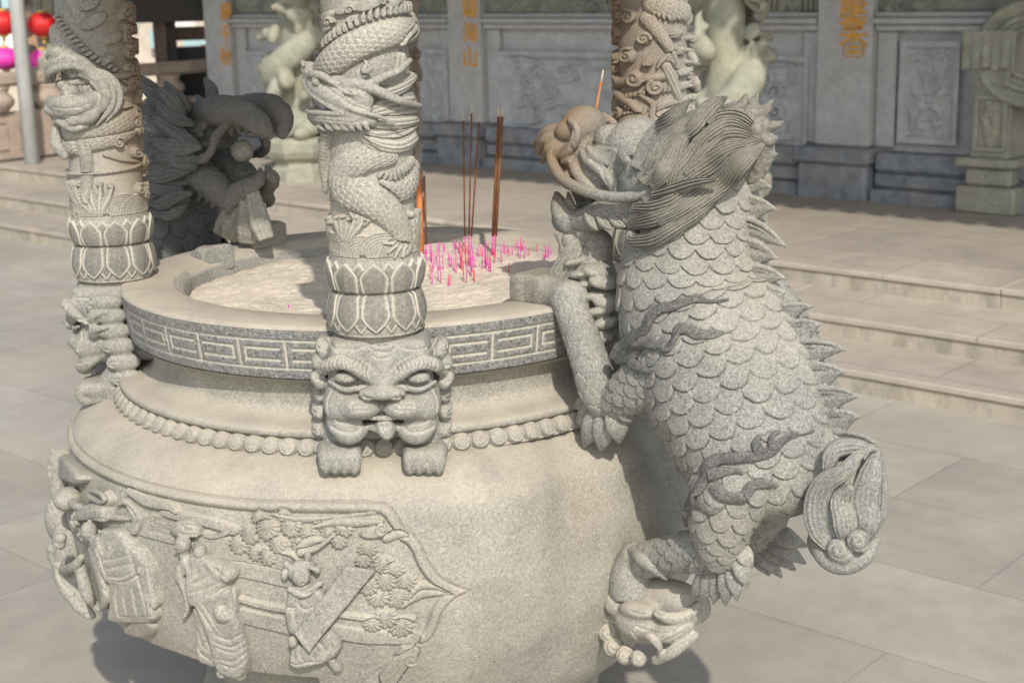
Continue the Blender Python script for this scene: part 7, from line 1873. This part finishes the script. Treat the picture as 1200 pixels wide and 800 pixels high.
def old_man(S, fr):
    q = cvt(80, 570, 4.21)
    plate(S, q([(225, 110), (260, 58), (312, 92), (358, 155), (328, 238), (298, 222), (312, 168), (288, 172), (200, 166), (206, 138), (292, 150), (300, 130), (262, 92)]), .006, .004)
    plate(S, q([(205, 460), (345, 440), (388, 500), (432, 620), (416, 664), (330, 670), (250, 664), (215, 640), (212, 560)]), .012, .010)
    plate(S, q([(180, 205), (262, 212), (322, 280), (335, 345), (345, 445), (270, 474), (205, 468), (160, 380), (125, 290), (150, 235)]), .014, .012)
    plate(S, q([(290, 262), (352, 300), (405, 372), (426, 420), (428, 500), (444, 572), (424, 592), (398, 540), (352, 440), (330, 350)]), .014, .009)
    plate(S, q([(118, 290), (150, 330), (190, 450), (214, 530), (204, 582), (176, 606), (158, 590), (178, 560), (172, 500), (140, 400)]), .022, .006)
    el_(S, q([(432, 578, .016)])[0], (4, 5, 4), 0.003); el_(S, q([(172, 586, .030)])[0], (5, 5, 4), 0.003)
    plate(S, q([(300, 672), (380, 668), (420, 700), (400, 745), (330, 752), (270, 712)]), .002, .006)
    x, y = q([(130, 214)])[0]; face(S, x, y, .028, 12.5, -0.25)
    plate(S, q([(74, 168), (66, 130), (90, 92), (140, 84), (190, 98), (204, 140), (198, 172), (140, 166)]), .022, .010)
    for i in range(9): el_(S, q([(56+10*(i % 3)-6*(i//3), 96+38*(i//3)+12*(i % 2), .020)])[0], (5, 5.5, 6), 0.002)
    plate(S, q([(140, 248), (176, 240), (188, 300), (180, 356), (160, 318), (142, 285)]), .030, .005)
    folds(S, [q(L) for L in ([(80, 170), (140, 160), (202, 166)], [(262, 232), (232, 290), (196, 348)], [(240, 232), (214, 280), (190, 330)], [(162, 372), (236, 354), (318, 336)], [(178, 412), (250, 396), (326, 380)], [(205, 470), (275, 470), (350, 436), (368, 398)], [(190, 446), (250, 452), (320, 424)],
        [(236, 490), (232, 560), (244, 640)], [(270, 486), (272, 560), (290, 650)], [(310, 480), (322, 560), (340, 652)], [(346, 470), (366, 550), (384, 640)], [(376, 500), (396, 560), (412, 630)], [(340, 318), (366, 372), (372, 440)], [(362, 350), (392, 420), (404, 500)], [(310, 312), (330, 318), (354, 304)], [(385, 396), (356, 398), (348, 432)], [(150, 270), (160, 300), (168, 336)], [(166, 262), (172, 300), (176, 330)], [(136, 300), (158, 372), (186, 450)], [(156, 500), (186, 520), (200, 560)], [(250, 80), (300, 110), (330, 150)], [(90, 120), (130, 106), (180, 116)])], 1.5)
    for i in range(15): S.folds_.append((q([(250+11.5*i, 648), (250+11.5*i, 668)]), [1.3, 1.3], 's'))
    S.folds_.append((q([(246, 642), (330, 648), (424, 640)]), [1.2, 1.2], 's'))
def tall_hat_man(S, fr):
    q = cvt(190, 595, 3.9)
    plate(S, q([(60, 262), (92, 258), (122, 380), (132, 440), (112, 500), (90, 506), (106, 440), (84, 370), (54, 312)]), .010, .006)
    plate(S, q([(142, 450), (172, 480), (232, 590), (256, 720), (200, 716), (160, 690), (144, 600)]), .004, .008)
    plate(S, q([(150, 400), (250, 372), (332, 362), (345, 480), (366, 560), (388, 680), (384, 752), (330, 752), (270, 724), (230, 650), (196, 540)]), .020, .012)
    plate(S, q([(108, 245), (150, 208), (222, 222), (300, 262), (336, 300), (296, 360), (232, 402), (180, 436), (142, 434), (118, 360), (124, 300)]), .020, .012)
    plate(S, q([(206, 226), (262, 246), (318, 262), (346, 292), (330, 326), (290, 330), (240, 292)]), .030, .007)
    el_(S, q([(316, 296, .036)])[0], (8.5, 8.5, 7), 0.002); el_(S, q([(290, 468, .026)])[0], (12, 12.5, 9), 0.003)
    el_(S, q([(182, 196, .020)])[0], (8, 8.5, 8), 0.003)
    el_(S, q([(284, 742, .020)])[0], (8, 6, 8), 0.004); el_(S, q([(362, 754, .018)])[0], (8, 6, 8), 0.004)
    x, y = q([(112, 158)])[0]; face(S, x, y, .024, 11.5, -0.22)
    plate(S, q([(40, 88), (78, 56), (148, 48), (170, 78), (176, 126), (140, 132), (76, 126), (60, 108)]), .018, .010)
    plate(S, q([(94, 190), (126, 186), (128, 240), (116, 306), (100, 260)]), .026, .004)
    plate(S, q([(176, 118), (230, 126), (286, 100), (296, 124), (240, 146), (190, 140)]), .002, .004)
    folds(S, [q(L) for L in ([(72, 120), (120, 126), (172, 122)], [(126, 350), (170, 340), (226, 306)], [(134, 390), (200, 370), (268, 340)], [(130, 330), (160, 300), (150, 270)], [(226, 272), (262, 300), (300, 330)], [(150, 436), (190, 500), (236, 572)], [(176, 430), (214, 490), (250, 556)], [(230, 400), (262, 382), (292, 360)], [(300, 330), (320, 350), (330, 420)],
       [(226, 576), (300, 604), (372, 572)], [(232, 612), (310, 640), (378, 606)], [(246, 690), (320, 704), (388, 660)], [(262, 716), (330, 732), (388, 690)], [(250, 640), (320, 664), (384, 634)], [(160, 560), (180, 630), (214, 660)], [(176, 540), (204, 620), (236, 690)], [(152, 600), (170, 660), (220, 700)], [(76, 290), (98, 372), (112, 440)], [(100, 200), (108, 240), (112, 290)], [(112, 196), (118, 236), (118, 270)], [(70, 88), (110, 76), (160, 90)], [(74, 64), (104, 100), (160, 108)])], 1.4)
    for (cx_, cy_, r_) in ((316, 296, 24), (290, 468, 36)):
        S.folds_.append((q([(cx_+r_*(1-t/12)*math.cos(t), cy_+r_*(1-t/12)*math.sin(t)) for t in np.linspace(0, 10, 24)]), [1.1, 1.1], 's'))
def banner_boy(S, fr):
    q = cvt(320, 640, 5.0)
    plate(S, q([(112, 560), (230, 570), (330, 486), (398, 560), (388, 620), (332, 668), (180, 712), (98, 682), (104, 610)]), .008, .012)
    plate(S, q([(310, 672), (350, 668), (402, 728), (366, 746), (336, 720)]), .004, .006); plate(S, q([(80, 672), (170, 690), (160, 722), (104, 712)]), .006, .006)
    plate(S, q([(92, 240), (150, 222), (252, 228), (310, 300), (290, 420), (210, 540), (130, 500), (80, 370)]), .014, .010)
    plate(S, q([(78, 356), (142, 366), (158, 440), (150, 500), (108, 480), (88, 430)]), .026, .008)
    el_(S, q([(128, 540, .026)])[0], (6, 8, 6), 0.004)
    x, y = q([(170, 160)])[0]; face(S, x, y, .018, 13.5, 0.12)
    plate(S, q([(92, 150), (104, 110), (160, 78), (226, 92), (248, 136), (200, 118), (150, 122), (116, 170)]), .026, .006)
    for (x0, y0, a, c) in ((74, 158, 5, 8), (208, 56, 4.5, 6), (264, 132, 4, 5.5), (86, 100, 5, 5)): el_(S, q([(x0, y0, .016)])[0], (a, c, 6), 0.003)
    tb_(S, q([(112, 236, .026), (190, 262, .034), (284, 206, .022)]), [4, 5, 3.5], 0.003)
    folds(S, [q(L) for L in ([(140, 290), (150, 350), (190, 372), (250, 350)], [(140, 262), (200, 282), (270, 240)], [(84, 362), (112, 366), (140, 362)], [(110, 380), (120, 430), (140, 470)], [(222, 640), (250, 664), (290, 610)], [(260, 560), (300, 600), (300, 660)], [(330, 520), (336, 580), (310, 640)], [(150, 590), (160, 650), (190, 690)], [(84, 668), (130, 700), (190, 684), (300, 676)], [(120, 590), (116, 640), (126, 680)], [(360, 540), (366, 590), (346, 630)])], 1.4)
def banner(S, fr):
    q = cvt(320, 640, 5.0)
    plate(S, q([(432, 108), (602, 134), (228, 582), (146, 480)]), [.030, .032, .044, .044], 0.0, inset=0.01, floor=0.012)
    plate(S, q([(146, 480), (156, 470), (238, 572), (228, 582)]), .047, 0.0, floor=0.012)
def sack_boys(S, fr):
    el_(S, (74, 650, .000), (24, 52, 24), 0.010); el_(S, (88, 690, .000), (18, 34, 20), 0.010)
    el_(S, (72, 611, .010), (28, 37, 22), 0.004); el_(S, (84, 584, .012), (22, 16, 20), 0.010)
    face(S, 92, 632, .050, 9, 0.0); el_(S, (92, 626, .048), (9, 7, 8), 0.002)
    face(S, 60, 648, .040, 12, 0.1); el_(S, (58, 642, .038), (13, 10, 11), 0.002)
    tb_(S, [(66, 660, .030), (80, 672, .032), (90, 690, .030)], [13, 15, 14], 0.006); tb_(S, [(84, 664, .034), (100, 660, .034), (106, 650, .026)], [7, 7, 5], 0.004)
    tb_(S, [(64, 664, .034), (66, 678, .040), (78, 682, .044)], [7, 7, 6], 0.004)
    tb_(S, [(90, 690, .030), (98, 700, .034), (90, 712, .030), (100, 718, .026)], [11, 9, 7, 5], 0.005); tb_(S, [(78, 690, .022), (84, 705, .024), (92, 722, .018)], [9, 8, 5], 0.005)
    folds(S, [[(74, 664), (80, 676), (84, 690)], [(66, 668), (72, 682), (80, 692)], [(88, 676), (94, 690), (98, 702)], [(60, 590), (72, 584), (86, 590)], [(98, 604), (104, 618), (104, 632)]], 1.6)
    tb_(S, [(103, 660, .024), (112, 690, .026), (116, 704, .022)], [8, 9, 4], 0.004)
def lion_child(S, fr):
    el_(S, (54, 560, .000), (17, 42, 18), 0.010)
    face(S, 44, 604, .034, 9, -0.3)
    el_(S, (50, 545, .014), (15, 20, 14), 0.006); tb_(S, [(52, 560, .012), (62, 582, .012), (58, 596, .010)], [12, 11, 6], 0.006)
    r_ = random.Random(2)
    for i in range(22): el_(S, (40+20*r_.random(), 528+32*r_.random(), .024+0.010*r_.random()), (5, 5, 5), 0.002)
    face(S, 46, 552, .030, 8, -0.3)
    plate(S, [(58, 532), (82, 542), (99, 557), (91, 568), (70, 560), (61, 546)], .008, .010); tb_(S, [(108, 574, .008), (122, 578, .012), (127, 585, .012), (118, 588, .010), (104, 580, .008)], [3, 3.5, 3.5, 3, 2], 0.002)
    tb_(S, [(70, 575, .012), (92, 590, .016), (104, 596, .012)], [5, 6, 3], 0.004)
figure('carved_figure', 84, 192, 576, 756, 0.075, old_man, 'bearded old man in a long fringed robe')
figure('carved_figure', 192, 302, 600, 796, 0.075, tall_hat_man, 'man in a flat hat with wrapped legs')
figure('carved_figure', 326, 404, 652, 794, 0.075, banner_boy, 'smiling boy with hair buns')
figure('carved_banner', 345, 446, 656, 764, 0.085, banner, 'slanting plain board held by the boy', 0.0022)
HS[:] = [0.95, -0.003]
figure('carved_figure', 40, 124, 568, 730, 0.085, sack_boys, 'two boys below a big round sack')
figure('carved_figure', 34, 132, 522, 616, 0.070, lion_child, 'curly maned figure at the edge of the panel')
